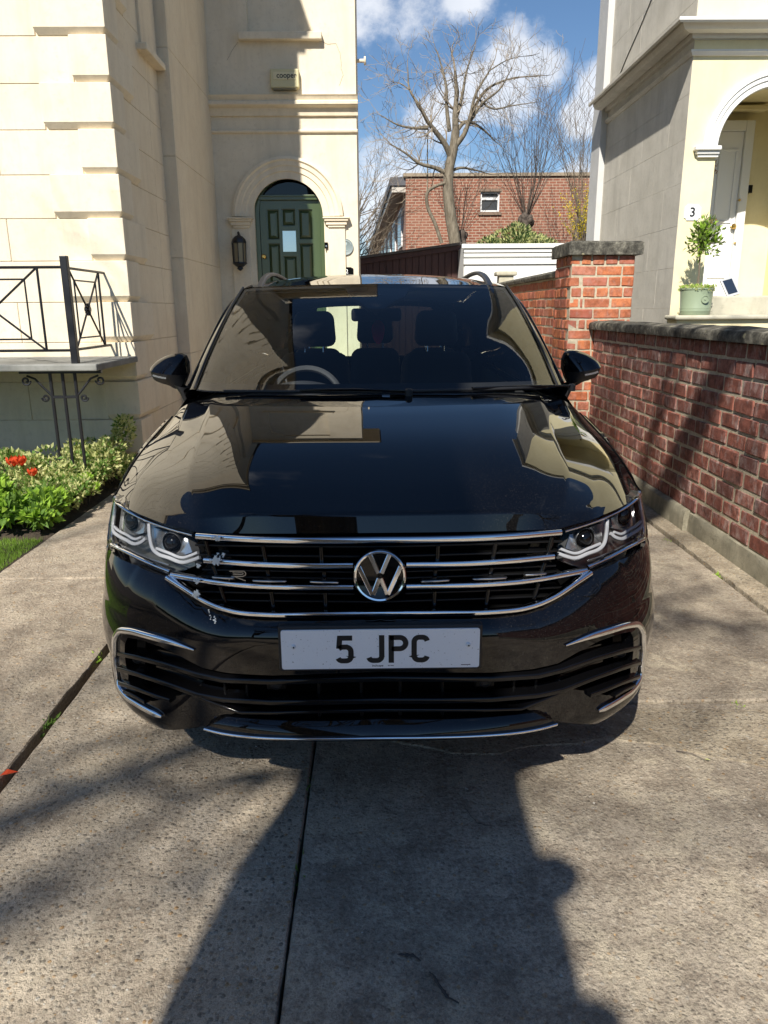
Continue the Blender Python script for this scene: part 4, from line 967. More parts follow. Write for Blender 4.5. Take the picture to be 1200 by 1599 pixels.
leafy('variegated_shrub', 'small variegated clump tucked against the drive by the house corner', 'shrub', (-2.30, 5.90, 0), .16, .32, .24, 1300, .045, .014, ['leaf_varieg', 'leaf_mid'], 9, gp)
leafy('variegated_shrub', 'creeping variegated plant spilling to the drive between the posts and the corner', 'shrub', (-2.27, 5.62, 0), .13, .30, .17, 900, .045, .014, ['leaf_varieg', 'leaf_bright'], 10, gp)
leafy('variegated_shrub', 'last low variegated plant at the foot of the quoined corner', 'shrub', (-2.26, 6.38, 0), .15, .34, .22, 900, .045, .014, ['leaf_varieg', 'leaf_mid'], 11, gp)
leafy('leafy_shrub', 'green shrub against the shaded bay wall', 'shrub', (-3.15, 6.1, 0), .55, .35, .28, 1300, .06, .018, ['leaf_mid', 'leaf_varieg'], 7, gp)
for i, (u, v, lab) in enumerate(((20, 722, 'open red orange tulip, leftmost of the close pair above the shrub'), (32, 721, 'open red orange tulip with a broad cup beside its twin'), (51, 737, 'small red tulip standing apart lower than the close pair'))):
    p = at_y(u, v, 5.45); t = empty('tulip', (p.x, 5.45, 0), 0, lab, 'flower', 'red tulips')
    st = MB(); st.tube([(0, 0, 0), (.01, 0, p.z*.5), (0, 0, p.z-.02)], .004, 6); st.build('stem', MAT['leaf_mid'], t)
    sz = .038 if i < 2 else .030
    for k in range(6):
        a = k*math.pi/3+.3*(k % 2); rows = []
        for j in range(6):
            tt = j/5; rr = sz*(.25+.95*math.sin(tt*2.2)); wv = .55*math.sin(math.pi*(.12+.80*tt))
            rows.append([((rr)*math.cos(a+q*wv), rr*math.sin(a+q*wv), p.z-.025+tt*sz*1.9-.008*q*q) for q in (-1, -.5, 0, .5, 1)])
        pm_ = MB(); pm_.grid(rows); pm_.build('petal', MAT['petal_red'], t, smooth=True, fix=False)
    for a in (.5, 3.4):
        lf = MB(); leaf(lf, (0, 0, .02), (math.cos(a)*.4, math.sin(a)*.4, 1), (0, 1, 0), .22, .02); lf.build('leaf', MAT['leaf_mid'], t, fix=False)

# standard bay tree in the pot
bt_ = empty('bay_tree', (pb.x, QY-.47, LOW+ph-.04), 0, 'small round headed bay tree on a thin stem in the green pot', 'potted tree')
r_ = random.Random(3); mb = MB()
top = XZ(1092, 375, QY-.47)[1]-LOW-ph+.04; rt = .21
mb.tube([(0, 0, 0), (.006, 0, top*.35), (-.004, .0, top*.7), (.02, 0, top*.95)], [.011, .010, .009, .007], 7)
brs = []
for k in range(40):
    d = rdir(r_, .2); e = Vector((.03, 0, top))+Vector((d.x*rt*.9, d.y*rt*.8, d.z*rt*1.05)); brs.append(e); mb.tube([(.012, 0, top*.80), tuple(Vector((.02, 0, top*.92)).lerp(e, .5)), tuple(e)], [.005, .004, .0025], 5)
mb.build('trunk', MAT['twig'], bt_, smooth=True)
mb = MB()
for k in range(560):
    e = r_.choice(brs); p = e.lerp(Vector((.02, 0, top)), r_.random()*.8)+rdir(r_)*.03; leaf(mb, p, (p-Vector((0, 0, top*.85)))*3+rdir(r_)*.5, rdir(r_), r_.uniform(.05, .085), .013, r_.randrange(2))
mb.build('crown', [MAT['leaf_bay'], MAT['leaf_bright']], bt_, fix=False)
ug = empty('underplanting', (pb.x, QY-.47, LOW+ph-.04), 0, 'low yellow green trailing plant filling the top of the green pot', 'plant')
mb = MB()
for k in range(700):
    a, q = r_.uniform(0, 6.28), math.sqrt(r_.random())*prad*1.08; p = Vector((q*math.cos(a), q*math.sin(a), .01+.075*r_.random()*(1-.3*q/prad))); leaf(mb, p, rdir(r_, .8), rdir(r_), .028, .009, r_.randrange(2))
mb.build('foliage', [MAT['leaf_bright'], MAT['leaf_varieg']], ug, fix=False)
# little solar lamp panel leaning on the step
ps = at_y(1147, 452, QY+.12)
sp = empty('solar_panel', (ps.x, QY+.12, LAND), 0, 'small white framed solar panel leaning in the porch entrance', 'panel')
T = Matrix.Rotation(R(-28), 4, 'X') @ Matrix.Rotation(R(-16), 4, 'Y')
def put(mbx): mbx.v = [tuple(T @ Vector(v)) for v in mbx.v]; return mbx
mb = MB(); mb.box((-.085, -.012, .0), (.085, .012, .25)); put(mb).build('frame', simple('frame_grey', (.42, .43, .44), .4).m, sp, bevel=.004)
mb = MB(); mb.box((-.062, -.0155, .03), (.062, -.011, .225)); put(mb).build('cell', simple('solar_cell', (.02, .03, .05), .12).m, sp)

# ------------------------------------------------------------------ bare trees
def grow(mb, p, d, L, r0, depth, r_, bend=.25, lift=.12, split=3, min_r=.004, sides=6, shrink=.66, spread=.75):
    """one branch as a tapered tube, then side shoots"""
    n_ = 5; pts = [Vector(p)]; rs = [r0]; d = Vector(d).normalized()
    for i in range(n_):
        d = (d+rdir(r_)*bend+Vector((0, 0, lift))).normalized(); pts.append(pts[-1]+d*L/n_); rs.append(max(min_r, r0*(1-.62*(i+1)/n_)))
    mb.tube(pts, rs, sides if r0 > .012 else 3, cap=False)
    if depth <= 0: return
    for k in range(split):
        t = r_.uniform(.35, 1.0) if k else 1.0; i = min(n_-1, int(t*n_)); q = pts[i].lerp(pts[i+1], t*n_-i) if i < n_ else pts[-1]
        dd = (d+rdir(r_)*spread).normalized(); grow(mb, q, dd, L*shrink*r_.uniform(.75, 1.2), max(min_r, rs[min(i, n_)]*.72), depth-1, r_, bend, lift, split, min_r, sides, shrink, spread)
def limb(mb, pts, r0, r1, sides=8):
    c_ = curve(pts, 4); n_ = len(c_); mb.tube(c_, [lerp(r0, r1, i/(n_-1)) for i in range(n_)], sides); return c_
TY = 21.0
def tp(u, v, dy=0.0): return at_y(u, v, TY+dy)
r_ = random.Random(12)
tree = empty('bare_tree', (tp(712, 392).x, TY, 0), 0, 'tall bare grey tree with spreading crooked limbs behind the sheds', 'tree')
def rel(o, mb): mb.v = [(v[0]-o.location.x, v[1]-o.location.y, v[2]-o.location.z) for v in mb.v]; return mb
mb = MB(); limbs = []
base = tp(713, 400); base.z = -.1
limb(mb, [base, tp(711, 380), tp(703, 330), tp(700, 290), tp(702, 262), tp(708, 235), tp(712, 205)], .175, .11, 10)
L_ = [([(712, 210), (711, 180), (713, 150), (711, 112)], .10, .035), ([(705, 248), (695, 225), (680, 205), (668, 190)], .085, .05), ([(668, 190), (655, 165), (640, 140), (637, 105)], .055, .012),
      ([(708, 232), (725, 210), (735, 180), (742, 150), (765, 110)], .075, .018), ([(712, 206), (728, 190), (752, 200), (775, 222)], .06, .014), ([(702, 205), (698, 170), (697, 135), (690, 105), (683, 80)], .06, .012),
      ([(711, 190), (722, 150), (728, 115), (742, 72)], .055, .012), ([(735, 180), (760, 140), (790, 125), (850, 118)], .045, .010), ([(700, 272), (680, 262), (655, 255), (635, 240), (610, 225)], .065, .016),
      ([(668, 200), (648, 200), (622, 195), (595, 180)], .045, .010), ([(640, 140), (625, 130), (612, 128)], .02, .006), ([(702, 268), (720, 262), (740, 265), (765, 272)], .045, .012), ([(725, 205), (755, 160), (780, 140), (800, 105)], .045, .010),
      ([(690, 380), (680, 350), (667, 318), (668, 300), (682, 290), (700, 285)], .05, .04), ([(667, 318), (668, 280), (668, 220), (669, 195)], .02, .012), ([(765, 110), (790, 95), (812, 88)], .018, .006), ([(742, 150), (770, 170), (800, 165), (835, 160)], .03, .008), ([(655, 255), (640, 265), (622, 262)], .02, .006)]
tw = MB()
for i, (pl_, ra, rb) in enumerate(L_):
    dyk = r_.uniform(-.25, .25); n_ = len(pl_); P = [tp(u, v, dyk*k/(n_-1)*2.2) for k, (u, v) in enumerate(pl_)]
    c_ = limb(mb, P, ra, rb, 7)
    if i == 13: continue
    cnt = int(3+.45*len(c_))
    for k in range(cnt):
        t = r_.uniform(.25, 1); q = c_[int(t*(len(c_)-1))]; dd = (c_[-1]-c_[max(0, len(c_)-5)]).normalized()
        grow(tw, q, (dd*.6+rdir(r_)*.9), r_.uniform(.35, .85)*(1.2-.4*t), lerp(ra, rb, t)*.30+.003, 2, r_, .28, .06, 3, .0038, 5, .66, .85)
    grow(tw, c_[-1], dd, .5, rb*.9, 2, r_, .25, .08, 3, .0042, 5, .65, .7)
rel(tree, mb).build('trunk', MAT['bark_grey'], tree, smooth=60); rel(tree, tw).build('crown', MAT['twig_pale'], tree, fix=False)
def pollard(name, label, u, vtop, vhead, Y, seed, spread, n_sh, h, group):
    r_ = random.Random(seed); p = at_y(u, vhead, Y); t = empty(name, (p.x, Y, 0), 0, label, 'tree', group)
    mb = MB(); limb(mb, [(0, 0, -.1), (.05, 0, p.z*.4), (-.05, 0, p.z*.75), (0, 0, p.z)], .20, .17, 9)
    for k in range(14):
        d = rdir(r_, .3); mb.tube([(0, 0, p.z-.1), tuple(Vector((0, 0, p.z))+d*.16), tuple(Vector((0, 0, p.z))+d*.24)], [.13, .10, .05], 6)
    mb.build('trunk', MAT['twig_dark'], t, smooth=60)
    tw = MB()
    for k in range(n_sh):
        a = r_.uniform(0, 6.28); s_ = spread*math.sqrt(r_.random()); d = Vector((math.cos(a)*s_, math.sin(a)*s_, 1)).normalized()
        grow(tw, Vector((0, 0, p.z))+d*.12, d, h*r_.uniform(.55, 1.05), r_.uniform(.007, .012), 1, r_, .15, .05, 5, .0040, 4, .42, .75)
    tw.build('crown', MAT['twig_dark'] if seed % 2 else MAT['twig'], t, fix=False); return t
gq = 'pollarded trees by the brick block'
pollard('pollard_tree', 'pollarded tree with a dense upright broom of twigs left of the yellow shrub', 822, 190, 345, 22.5, 41, .62, 46, 3.2, gq)
pollard('pollard_tree', 'pollarded tree with thin upright twigs behind the yellow shrub', 907, 190, 352, 22.8, 42, .5, 40, 3.3, gq)
pollard('pollard_tree', 'dark stubby pollard with short twigs right of the tall bare tree', 719, 250, 372, 22.0, 43, .8, 26, 1.6, gq)
# twiggy tree half hidden by the cream house
t2 = empty('twiggy_tree', (at_y(548, 390, 23).x, 23, 0), 0, 'finely twigged bare tree half hidden behind the cream house corner', 'tree')
mb = MB(); limb(mb, [(0, 0, -.1), (.03, 0, 1.5), (.1, 0, 3.2)], .14, .08); mb.build('trunk', MAT['bark_grey'], t2, smooth=60)
tw = MB(); r_ = random.Random(5)
for k in range(46): grow(tw, (.05, 0, 1.4+k*.06), (r_.uniform(.1, 1), r_.gauss(0, .5), r_.uniform(.0, .9)), r_.uniform(.9, 1.7), .02, 2, r_, .2, .03, 3, .0045, 4, .62, .6)
tw.build('crown', MAT['twig'], t2, fix=False)
# forsythia
fp = at_y(912, 345, 21.8); fo = empty('forsythia', (fp.x, 21.8, 0), 0, 'yellow flowering forsythia in front of the brick block', 'shrub')
mb = MB(); tw = MB(); r_ = random.Random(9)
for k in range(34):
    d = Vector((r_.gauss(0, .30), r_.gauss(0, .3), 1)).normalized(); q0 = Vector((r_.gauss(0, .08), 0, fp.z-.75)); L = r_.uniform(.7, 1.75); e = q0+d*L
    tw.tube([tuple(q0), tuple(q0.lerp(e, .5)+rdir(r_)*.05), tuple(e)], [.012, .009, .005], 4)
    for j in range(34):
        p = q0.lerp(e, .35+.65*r_.random())+rdir(r_)*.045; leaf(mb, p, rdir(r_), rdir(r_), .05, .017)
for k in range(4): tw.tube([(r_.gauss(0, .05), 0, -.1), (r_.gauss(0, .08), 0, fp.z-.7)], .03, 5)
mb.build('blossom', MAT['blossom_yellow'], fo, fix=False); tw.build('stems', MAT['twig'], fo)
# evergreen bush above the white garage
gp_ = at_y(808, 372, 19.5); bu = empty('evergreen_bush', (gp_.x, 19.5, 0), 0, 'rounded evergreen bush above the white garage roof', 'shrub')
mb = MB(); r_ = random.Random(19); cl = [Vector((r_.uniform(-.80, .75), r_.uniform(-.5, .5), gp_.z-.55+.62*r_.random()**.7)) for k in range(26)]
for k in range(5200):
    c = r_.choice(cl); d = rdir(r_, .4); fl = math.sqrt(max(0, 1-(c.x/1.05)**2)); p = Vector((c.x, c.y, gp_.z-.9+(c.z-gp_.z+.9)*fl))+Vector((d.x*.30, d.y*.30, d.z*.24)); leaf(mb, p, d+rdir(r_)*.6+Vector((0, 0, .3)), rdir(r_), .11, .020, r_.randrange(2))
mb.build('foliage', [MAT['leaf_dark'], MAT['leaf_varieg']], bu, fix=False)
mb = MB(); mb.tube([(0, 0, -.1), (0, 0, gp_.z-.5)], .06, 7); mb.build('stems', MAT['twig_dark'], bu)

# ------------------------------------------------------------------ sheds, garage and the brick block behind
BY = 26.0
bl = empty('brick_block', (0,0,0), 0, 'long two storey red brick block with a flat roof and white windows', 'building')
b0 = at_y(634, 276, BY); bx1 = 13.0
wl, wr_ = XZ(750, 331, BY), XZ(781, 299, BY)
mb = MB(); panel_y(mb, [(b0.x, -.05), (bx1, -.05), (bx1, b0.z), (b0.x, b0.z)], [[(wl[0], wl[1]), (wr_[0], wl[1]), (wr_[0], wr_[1]), (wl[0], wr_[1])]], BY, BY+.25); mb.build('front_wall', MAT['far_brick'], bl)
def skew(mb): mb.v = [(v[0]-max(0, v[1]-BY-.2)*.031, v[1], v[2]) for v in mb.v]; return mb
mb = MB(); mb.box((b0.x+.002, BY+.25, -.05), (b0.x+.3, 58, b0.z-.002)); skew(mb).build('side_wall', simple('far_brick_side', (.36, .21, .155), .9).m, bl)
mb = MB(); mb.box((b0.x-.08, BY-.06, b0.z), (bx1, BY+.4, b0.z+.10)); mb.build('parapet_coping', simple('parapet', (.30, .24, .17), .8).m, bl)
mb = MB(); mb.box((b0.x-.45, BY+.1, b0.z-.45), (b0.x+.6, 58, b0.z-.25)); skew(mb).build('eaves', simple('eaves_pale', (.50, .46, .40), .7).m, bl)
mb = MB(); mb.box((b0.x-.5, BY+.05, b0.z-.249), (bx1, 58, b0.z+.0)); skew(mb).build('flat_roof', MAT['roof_slate'], bl)
wn = empty('window'); wn.parent = bl
ww, wh = wr_[0]-wl[0], wr_[1]-wl[1]
for (a, b, c_, d) in ((0, .085, 0, 1), (.915, 1, 0, 1), (.085, .915, 0, .09), (.085, .915, .91, 1), (.085, .915, .60, .72)):
    mb = MB(); mb.box((wl[0]+ww*a, BY+.06, wl[1]+wh*c_), (wl[0]+ww*b, BY+.14, wl[1]+wh*d)); mb.build('frame_bar', MAT['white_gloss'], wn)
for (c_, d) in ((.09, .60), (.72, .91)):
    mb = MB(); mb.box((wl[0]+ww*.08, BY+.10, wl[1]+wh*c_), (wl[0]+ww*.92, BY+.11, wl[1]+wh*d)); mb.build('pane', simple('far_pane', (.06, .065, .07), .1).m, wn)
mb = MB(); mb.box((wl[0]-.06, BY-.05, wl[1]-.10), (wr_[0]+.06, BY+.1, wl[1])); mb.build('sill', simple('sill_brown', (.20, .14, .10), .8).m, wn)
mb = MB(); mb.box((wl[0]-.05, BY-.02, wr_[1]), (wr_[0]+.05, BY+.1, wr_[1]+.09)); mb.build('lintel', MAT['sill_brown'], wn)
for k in range(8):                    # windows along the flank, upper and lower floor
    yk = BY+1.6+k*3.7
    for zl in (b0.z-2.0, b0.z-4.6):
        w2 = empty('window'); w2.parent = bl
        mb = MB(); mb.box((b0.x-.05, yk, zl), (b0.x+.02, yk+1.9, zl+1.25)); skew(mb).build('frame', MAT['white_gloss'], w2)
        mb = MB(); mb.box((b0.x-.06, yk+.12, zl+.1), (b0.x-.045, yk+.9, zl+1.15)); mb.box((b0.x-.06, yk+1.0, zl+.1), (b0.x-.045, yk+1.78, zl+1.15)); skew(mb).build('pane', MAT['far_pane'], w2)
# brown timber shed
SY = 15.0
sh = empty('brown_shed', (0,0,0), 0, 'dark brown timber clad shed with a sloping felt roof', 'shed')
a, b = at_y(552, 407, SY), at_y(716, 383, SY); n_b = 16
for k in range(n_b):
    x0, x1 = lerp(a.x, b.x, k/n_b), lerp(a.x, b.x, (k+1)/n_b); zt0, zt1 = lerp(a.z, b.z, k/n_b), lerp(a.z, b.z, (k+1)/n_b)
    mb = MB(); mb.prism([(x0+.004, -.05), (x1-.004, -.05), (x1-.004, zt1), (x0+.004, zt0)], 'y', SY, SY+.022); mb.build('cladding_board', MAT['brown_cladding'], sh, bevel=.004, segs=1)
mb = MB(); mb.prism([(a.x, -.05), (b.x, -.05), (b.x, b.z-.02), (a.x, a.z-.02)], 'y', SY+.023, SY+3.2); mb.build('body', MAT['brown_cladding'], sh)
mb = MB(); mb.prism([(a.x-.1, a.z+.0), (b.x+.05, b.z+.005), (b.x+.05, b.z+.05), (a.x-.1, a.z+.045)], 'y', SY-.10, SY+3.3); mb.build('roof', simple('felt', (.10, .085, .075), .8).m, sh)
mb = MB(); mb.prism([(a.x-.1, a.z-.10), (b.x+.05, b.z-.085), (b.x+.05, b.z-.002), (a.x-.1, a.z-.006)], 'y', SY-.05, SY-.004); mb.build('fascia', MAT['brown_cladding'], sh)
# white garage
GY = 14.0
ga = empty('white_garage', (0,0,0), 0, 'white boarded garage with a panelled up and over door', 'garage')
x0, z1 = XZ(725, 382, GY); x1, _ = XZ(884, 382, GY); x1 += .7
zz = [XZ(740, v, GY)[1] for v in (381, 388, 394.5, 401, 404, 413)]
for i, (za_, zb2, d) in enumerate(((zz[1], zz[0], .05), (zz[2], zz[1]-.012, .02), (zz[3], zz[2]-.010, .0), (zz[5], zz[4], .01))):
    mb = MB(); mb.box((x0-(.04 if i == 0 else 0), GY-d, za_), (x1, GY+.06, zb2)); mb.build('fascia_board', MAT['white_paint'], ga, bevel=.006)
mb = MB(); mb.box((x0+.01, GY+.061, -.05), (x1-.01, GY+4.5, z1-.02)); mb.build('body', MAT['white_paint'], ga)
dz1 = zz[5]-.015
mb = MB(); mb.box((x0+.02, GY+.02, -.03), (x1-.02, GY+.055, dz1)); mb.build('door', MAT['white_paint'], ga)
npn = 4
for k in range(npn):
    a, b = lerp(x0+.10, x1-.1, k/npn)+.03, lerp(x0+.1, x1-.1, (k+1)/npn)-.03; zt = dz1-.10
    arc = [(a, .2), (b, .2)]+[(lerp(b, a, i/10), zt-.10+.09*math.sin(math.pi*i/10)) for i in range(11)]
    mb = MB(); mb.prism(arc, 'y', GY+.004, GY+.022); mb.build('door_panel', MAT['white_paint'], ga, bevel=.008)
# stone gate post between garage and car
gpz = at_y(788, 424, 12.9); gq_ = empty('stone_post', (gpz.x, 12.9, 0), 0, 'pale stone post with a moulded cap behind the car roof', 'post')
mb = MB(); mb.box((-.10, -.10, -.05), (.14, .12, gpz.z-.07)); mb.build('shaft', MAT['step_stone'], gq_, bevel=.01)
mb = MB(); mb.box((-.15, -.14, gpz.z-.07), (.19, .16, gpz.z)); mb.build('cap', MAT['step_stone'], gq_, bevel=.02)

# ------------------------------------------------------------------ street trees behind the camera (they throw the shade on the drive)
def street_tree(loc, seed, r0, h0, nl, label, depth=3, lean=0.0, scale=1.0):
    r_ = random.Random(seed); t = empty('street_tree', loc, 0, label, 'tree', 'street trees behind the drive'); mb = MB(); tw = MB(); t.scale = (scale,)*3
    pts = [(0, 0, -.1), (-.35*lean, 0, .35), (-1.2*lean, .02, 1.2), (-h0*.6*lean, 0, h0*.6), (-h0*lean, .03, h0)]
    c_ = curve(pts, 7); n_ = len(c_); N = 18; rows = []
    for i, p in enumerate(c_):
        t_ = i/(n_-1); rr = r0*(1.0-.10*t_+.35*math.exp(-p.z/.35)-.22*smooth01((p.z-2.9)/.9)+.04*math.sin(p.z*5.1+seed))
        rows.append([p+Vector((math.cos(2*math.pi*k/N), math.sin(2*math.pi*k/N), 0))*rr*(1+.13*mnoise.noise(Vector((math.cos(2*math.pi*k/N)*1.6, math.sin(2*math.pi*k/N)*1.6, p.z*.9+seed)))) for k in range(N)])
    mb.grid(rows, closed=True)
    if lean:      # burrs and cut stubs on the trunk
        for (hz_, sx, rr_, ll_) in ((2.35, 1, .09, .525), (2.62, 1, .06, .51), (3.02, 1, .05, .50), (3.36, 1, .07, .475), (3.9, 1, .06, .42)):
            o_ = Vector((-lean*hz_, 0, hz_)); d_ = Vector((sx, r_.uniform(-.4, .4), .25)).normalized(); mb.tube([o_, o_+d_*ll_*.7, o_+d_*ll_*.92, o_+d_*ll_], [rr_*1.3, rr_*1.15, rr_*.85, rr_*.3], 9)
    for k in range(nl):
        a = 2*math.pi*k/nl+r_.uniform(-.3, .3); d = Vector((math.cos(a)*.8, math.sin(a)*.8, r_.uniform(.7, 1.5))).normalized()
        hh_ = h0*r_.uniform(.82, 1.0); o_ = Vector((-lean*hh_, 0, hh_)); P = [o_]; L = r_.uniform(2.6, 4.2)
        for q in range(5): d = (d+rdir(r_)*.22+Vector((0, 0, .10))).normalized(); P.append(P[-1]+d*L/5)
        cc_ = limb(mb, P, r0*.42, r0*.16, 9)
        for q in range(5):
            tq = .4+.6*q/4; grow(tw, cc_[int(tq*(len(cc_)-1))], (d+rdir(r_)*.9), r_.uniform(1.2, 2.0), r0*.12, depth, r_, .22, .06, 3, .006, 5, .68, .75)
    mb.build('trunk', MAT['bark_grey'], t, smooth=60); tw.build('crown', MAT['bark_grey'], t, fix=False); return t
street_tree((-.43, -1.9, 0), 3, .525, 6.2, 4, 'thick leaning street tree on the pavement in front of the drive', lean=.22)
street_tree((-9.2, -13.6, 0), 8, .20, 6.0, 7, 'very tall street tree on the far pavement across the road', depth=1, scale=1.9)
street_tree((8.6, -3.7, 0), 15, .28, 5.0, 5, 'street tree in front of the yellow house')
# clipped hedge across the road
hd_ = empty('far_hedge', (0, -16, 0), 0, 'long clipped evergreen hedge across the road', 'hedge')
mb = MB(); mb.box((-40, -.6, -.05), (40, .6, 1.7)); mb.build('core', MAT['leaf_dark'], hd_)
mb = MB(); r_ = random.Random(77)
for k in range(6000):
    p = Vector((r_.uniform(-22, 22), .6, r_.uniform(0, 1.75))) if r_.random() < .75 else Vector((r_.uniform(-22, 22), r_.uniform(-.6, .6), 1.72)); leaf(mb, p+rdir(r_)*.08, rdir(r_)+Vector((0, .5, .3)), rdir(r_), .16, .05, 0)
mb.build('foliage', MAT['leaf_dark'], hd_, fix=False)
# ------------------------------------------------------------------ the car
CARX, CARY = .010, 1.80
car = empty('suv_car', (CARX, CARY, 0), 0, 'glossy black estate SUV parked nose first on the concrete drive', 'car')
# front plan: a superellipse, half width WH, depth LL of the rounded nose, exponent PE
WH, LL, PE = .920, .75, 2.6
TH = [math.pi/2*i/400 for i in range(401)]
def plan_t(th, d=0.0):
    return ((WH-d)*max(0, math.sin(th))**(2/PE), LL-(LL-d)*max(0, math.cos(th))**(2/PE))
SL = [0.0]
for i in range(400):
    a, b = plan_t(TH[i]), plan_t(TH[i+1]); SL.append(SL[-1]+math.dist(a, b))
S90 = SL[-1]
import bisect
def th_of_s(s):
    i = min(399, max(0, bisect.bisect_right(SL, s)-1)); return TH[i]+(TH[i+1]-TH[i])*(s-SL[i])/(SL[i+1]-SL[i])
def s_of_th(t):
    q = t/(math.pi/2)*400; i = min(399, int(q)); return SL[i]+(SL[i+1]-SL[i])*(q-i)
def fas(s, z, d=0.0):
    """point on the front of the car: s metres round the nose from the centre, height z, d metres behind the plan"""
    if s >= S90: return Vector((WH-d, LL+(s-S90), z))
    sg = 1 if s >= 0 else -1
    x, y = plan_t(th_of_s(abs(s)), d); return Vector((sg*x, y, z))
def fnorm(s):
    p, q = fas(max(0, s-.01), 0), fas(s+.01, 0); t = (q-p).normalized(); return Vector((t.y, -t.x, 0))
def s_guess(x, y):
    if y >= LL: return S90+(y-LL)
    return s_of_th(math.atan2((max(0, x)/WH)**(PE/2), (max(0, LL-y)/LL)**(PE/2)))
def F_in(x, y, d):
    if y >= LL: return abs(x)/(WH-d)
    return ((abs(x)/(WH-d))**PE+((LL-y)/(LL-d))**PE)**(1/PE)
def psz(u, v, d=0.0):
    """pixel of the photograph (right half of the car) to (s, z) on the front surface d behind the plan"""
    dr_ = ray(u, v); f = lambda t: CAM+dr_*t-Vector((CARX, CARY, 0))
    dd = (lambda x, y, z: d(s_guess(x, y), z)) if callable(d) else (lambda x, y, z: d)
    t = 1.3; best = (9, None); prev = t
    while t < 3.2:
        p = f(t); F = F_in(p.x, p.y, dd(p.x, p.y, p.z)) if p.y < LL+.6 else 9
        if p.y > -.3 and F < best[0]: best = (F, t)
        if F <= 1: break
        prev = t; t += .012
    if t < 3.2:
        a, b = prev, t
        for _ in range(24):
            c_ = (a+b)/2; p = f(c_)
            if F_in(p.x, p.y, dd(p.x, p.y, p.z)) <= 1: b = c_
            else: a = c_
        t = b
    else: t = best[1]
    p = f(t); return (s_guess(p.x, p.y), p.z)
def pf(u, v, d=0.0):
    s, z = psz(u, v, d); return fas(s, z, d(s, z) if callable(d) else d)
def mirx(o):
    """mirrored copy of a part about the car's centre plane (own mesh, normals kept outward)"""
    me = o.data.copy(); me.transform(Matrix.Scale(-1, 4, (1, 0, 0))); me.flip_normals()
    c_ = bpy.data.objects.new(o.name.split('.')[0], me); COL.objects.link(c_); c_.parent = o.parent
    for md in o.modifiers:
        n_ = c_.modifiers.new(md.name, md.type)
        for k in ('width', 'segments', 'limit_method', 'angle_limit', 'thickness', 'offset', 'levels', 'render_levels'):
            if hasattr(md, k): setattr(n_, k, getattr(md, k))
    return c_
def surf_patch(name, outline, mat, parent, f, holes=(), step=.02, back=.02, both=True, smooth=True, whole=False):
    """fill an outline given in surface parameters, lift it with f(a, b, depth) and give it turned-in edges"""
    pts, tris, loops = cdt_fill(outline, holes, step)
    mb = MB(); P = [f(a, b, 0.0) for a, b in pts]
    e = .004
    N_ = []
    for (a, b) in pts:
        ta = f(a+e, b, 0)-f(a-e, b, 0); tb = f(a, b+e, 0)-f(a, b-e, 0); q = ta.cross(tb); N_.append(q.normalized() if q.length > 1e-12 else Vector((0, -1, 0)))
    mb.add(P, tris)
    edge0 = len(P)
    for lp in loops:
        k = len(lp); A = [f(a, b, 0) for a, b in lp]; B = [f(a, b, back) for a, b in lp]
        mb.add(A+B, [(i, (i+1) % k, k+(i+1) % k, k+i) for i in range(k)])
    me = bpy.data.meshes.new(name); me.from_pydata(mb.v, [], mb.f); me.materials.append(mat)
    # winding to agree with the analytic normal
    nt_ = len(tris); me.update()
    bad = sum(1 for i in range(nt_) if me.polygons[i].normal.dot(N_[tris[i][0]]) < 0)
    if bad > nt_/2: N_ = [-q for q in N_]
    flip_out = -1 if N_[len(N_)//2].y > .0 and abs(N_[len(N_)//2].y) > .15 else 1
    me.polygons.foreach_set('use_smooth', [i < nt_ for i in range(len(me.polygons))])
    nv = [Vector((0, 0, 0))]*len(me.vertices); nrm = []
    for pl_ in me.polygons:
        for vi in pl_.vertices: nrm.append(N_[vi] if pl_.index < nt_ else pl_.normal)
    me.normals_split_custom_set([tuple(q) for q in nrm]); me.update()
    o = bpy.data.objects.new(name, me); COL.objects.link(o); o.parent = parent
    if both:
        m2 = mirx_mesh(me); o2 = bpy.data.objects.new(name, m2); COL.objects.link(o2); o2.parent = parent
        return o, o2
    return o
def mirx_mesh(me):
    n_ = [tuple(l.normal) for l in me.corner_normals] if False else None
    m2 = bpy.data.meshes.new(me.name)
    vs = [(-v.co.x, v.co.y, v.co.z) for v in me.vertices]; fs = [tuple(reversed(p.vertices)) for p in me.polygons]
    cn = [tuple(c_.vector) for c_ in me.corner_normals]; nn = []
    for p in me.polygons:
        ls = list(p.loop_indices)
        for li in reversed(ls): nn.append((-cn[li][0], cn[li][1], cn[li][2]))
    m2.from_pydata(vs, [], fs)
    for m_ in me.materials: m2.materials.append(m_)
    m2.polygons.foreach_set('use_smooth', [p.use_smooth for p in me.polygons]); m2.normals_split_custom_set(nn); m2.update(); return m2
def rib(name, P, h, t, mat, parent, both=True, ups=(0, 0, 1), rnd_=.35, scale=None, ns=3):
    """bar of height h and depth t along points P, rounded section"""
    sec = []; r_ = min(h, t)*rnd_
    for cx_, cz_, a0 in ((t/2-r_, h/2-r_, 0), (-t/2+r_, h/2-r_, 90), (-t/2+r_, -h/2+r_, 180), (t/2-r_, -h/2+r_, 270)):
        for k in range(ns+1): a = R(a0+90*k/ns); sec.append((cx_+r_*math.cos(a), cz_+r_*math.sin(a)))
    mb = MB(); mb.sweep(P, sec, ups, scale=scale); o = mb.build(name, mat, parent, smooth=50)
    if both: return o, mirx(o)
    return o
def pline(uv, d, step=9):
    """polyline of pixels on the front surface, resampled"""
    return [pf(u, v, d) for u, v in resample(uv, step, False)]
PAINT = MAT['car_paint']
UC = 591.5

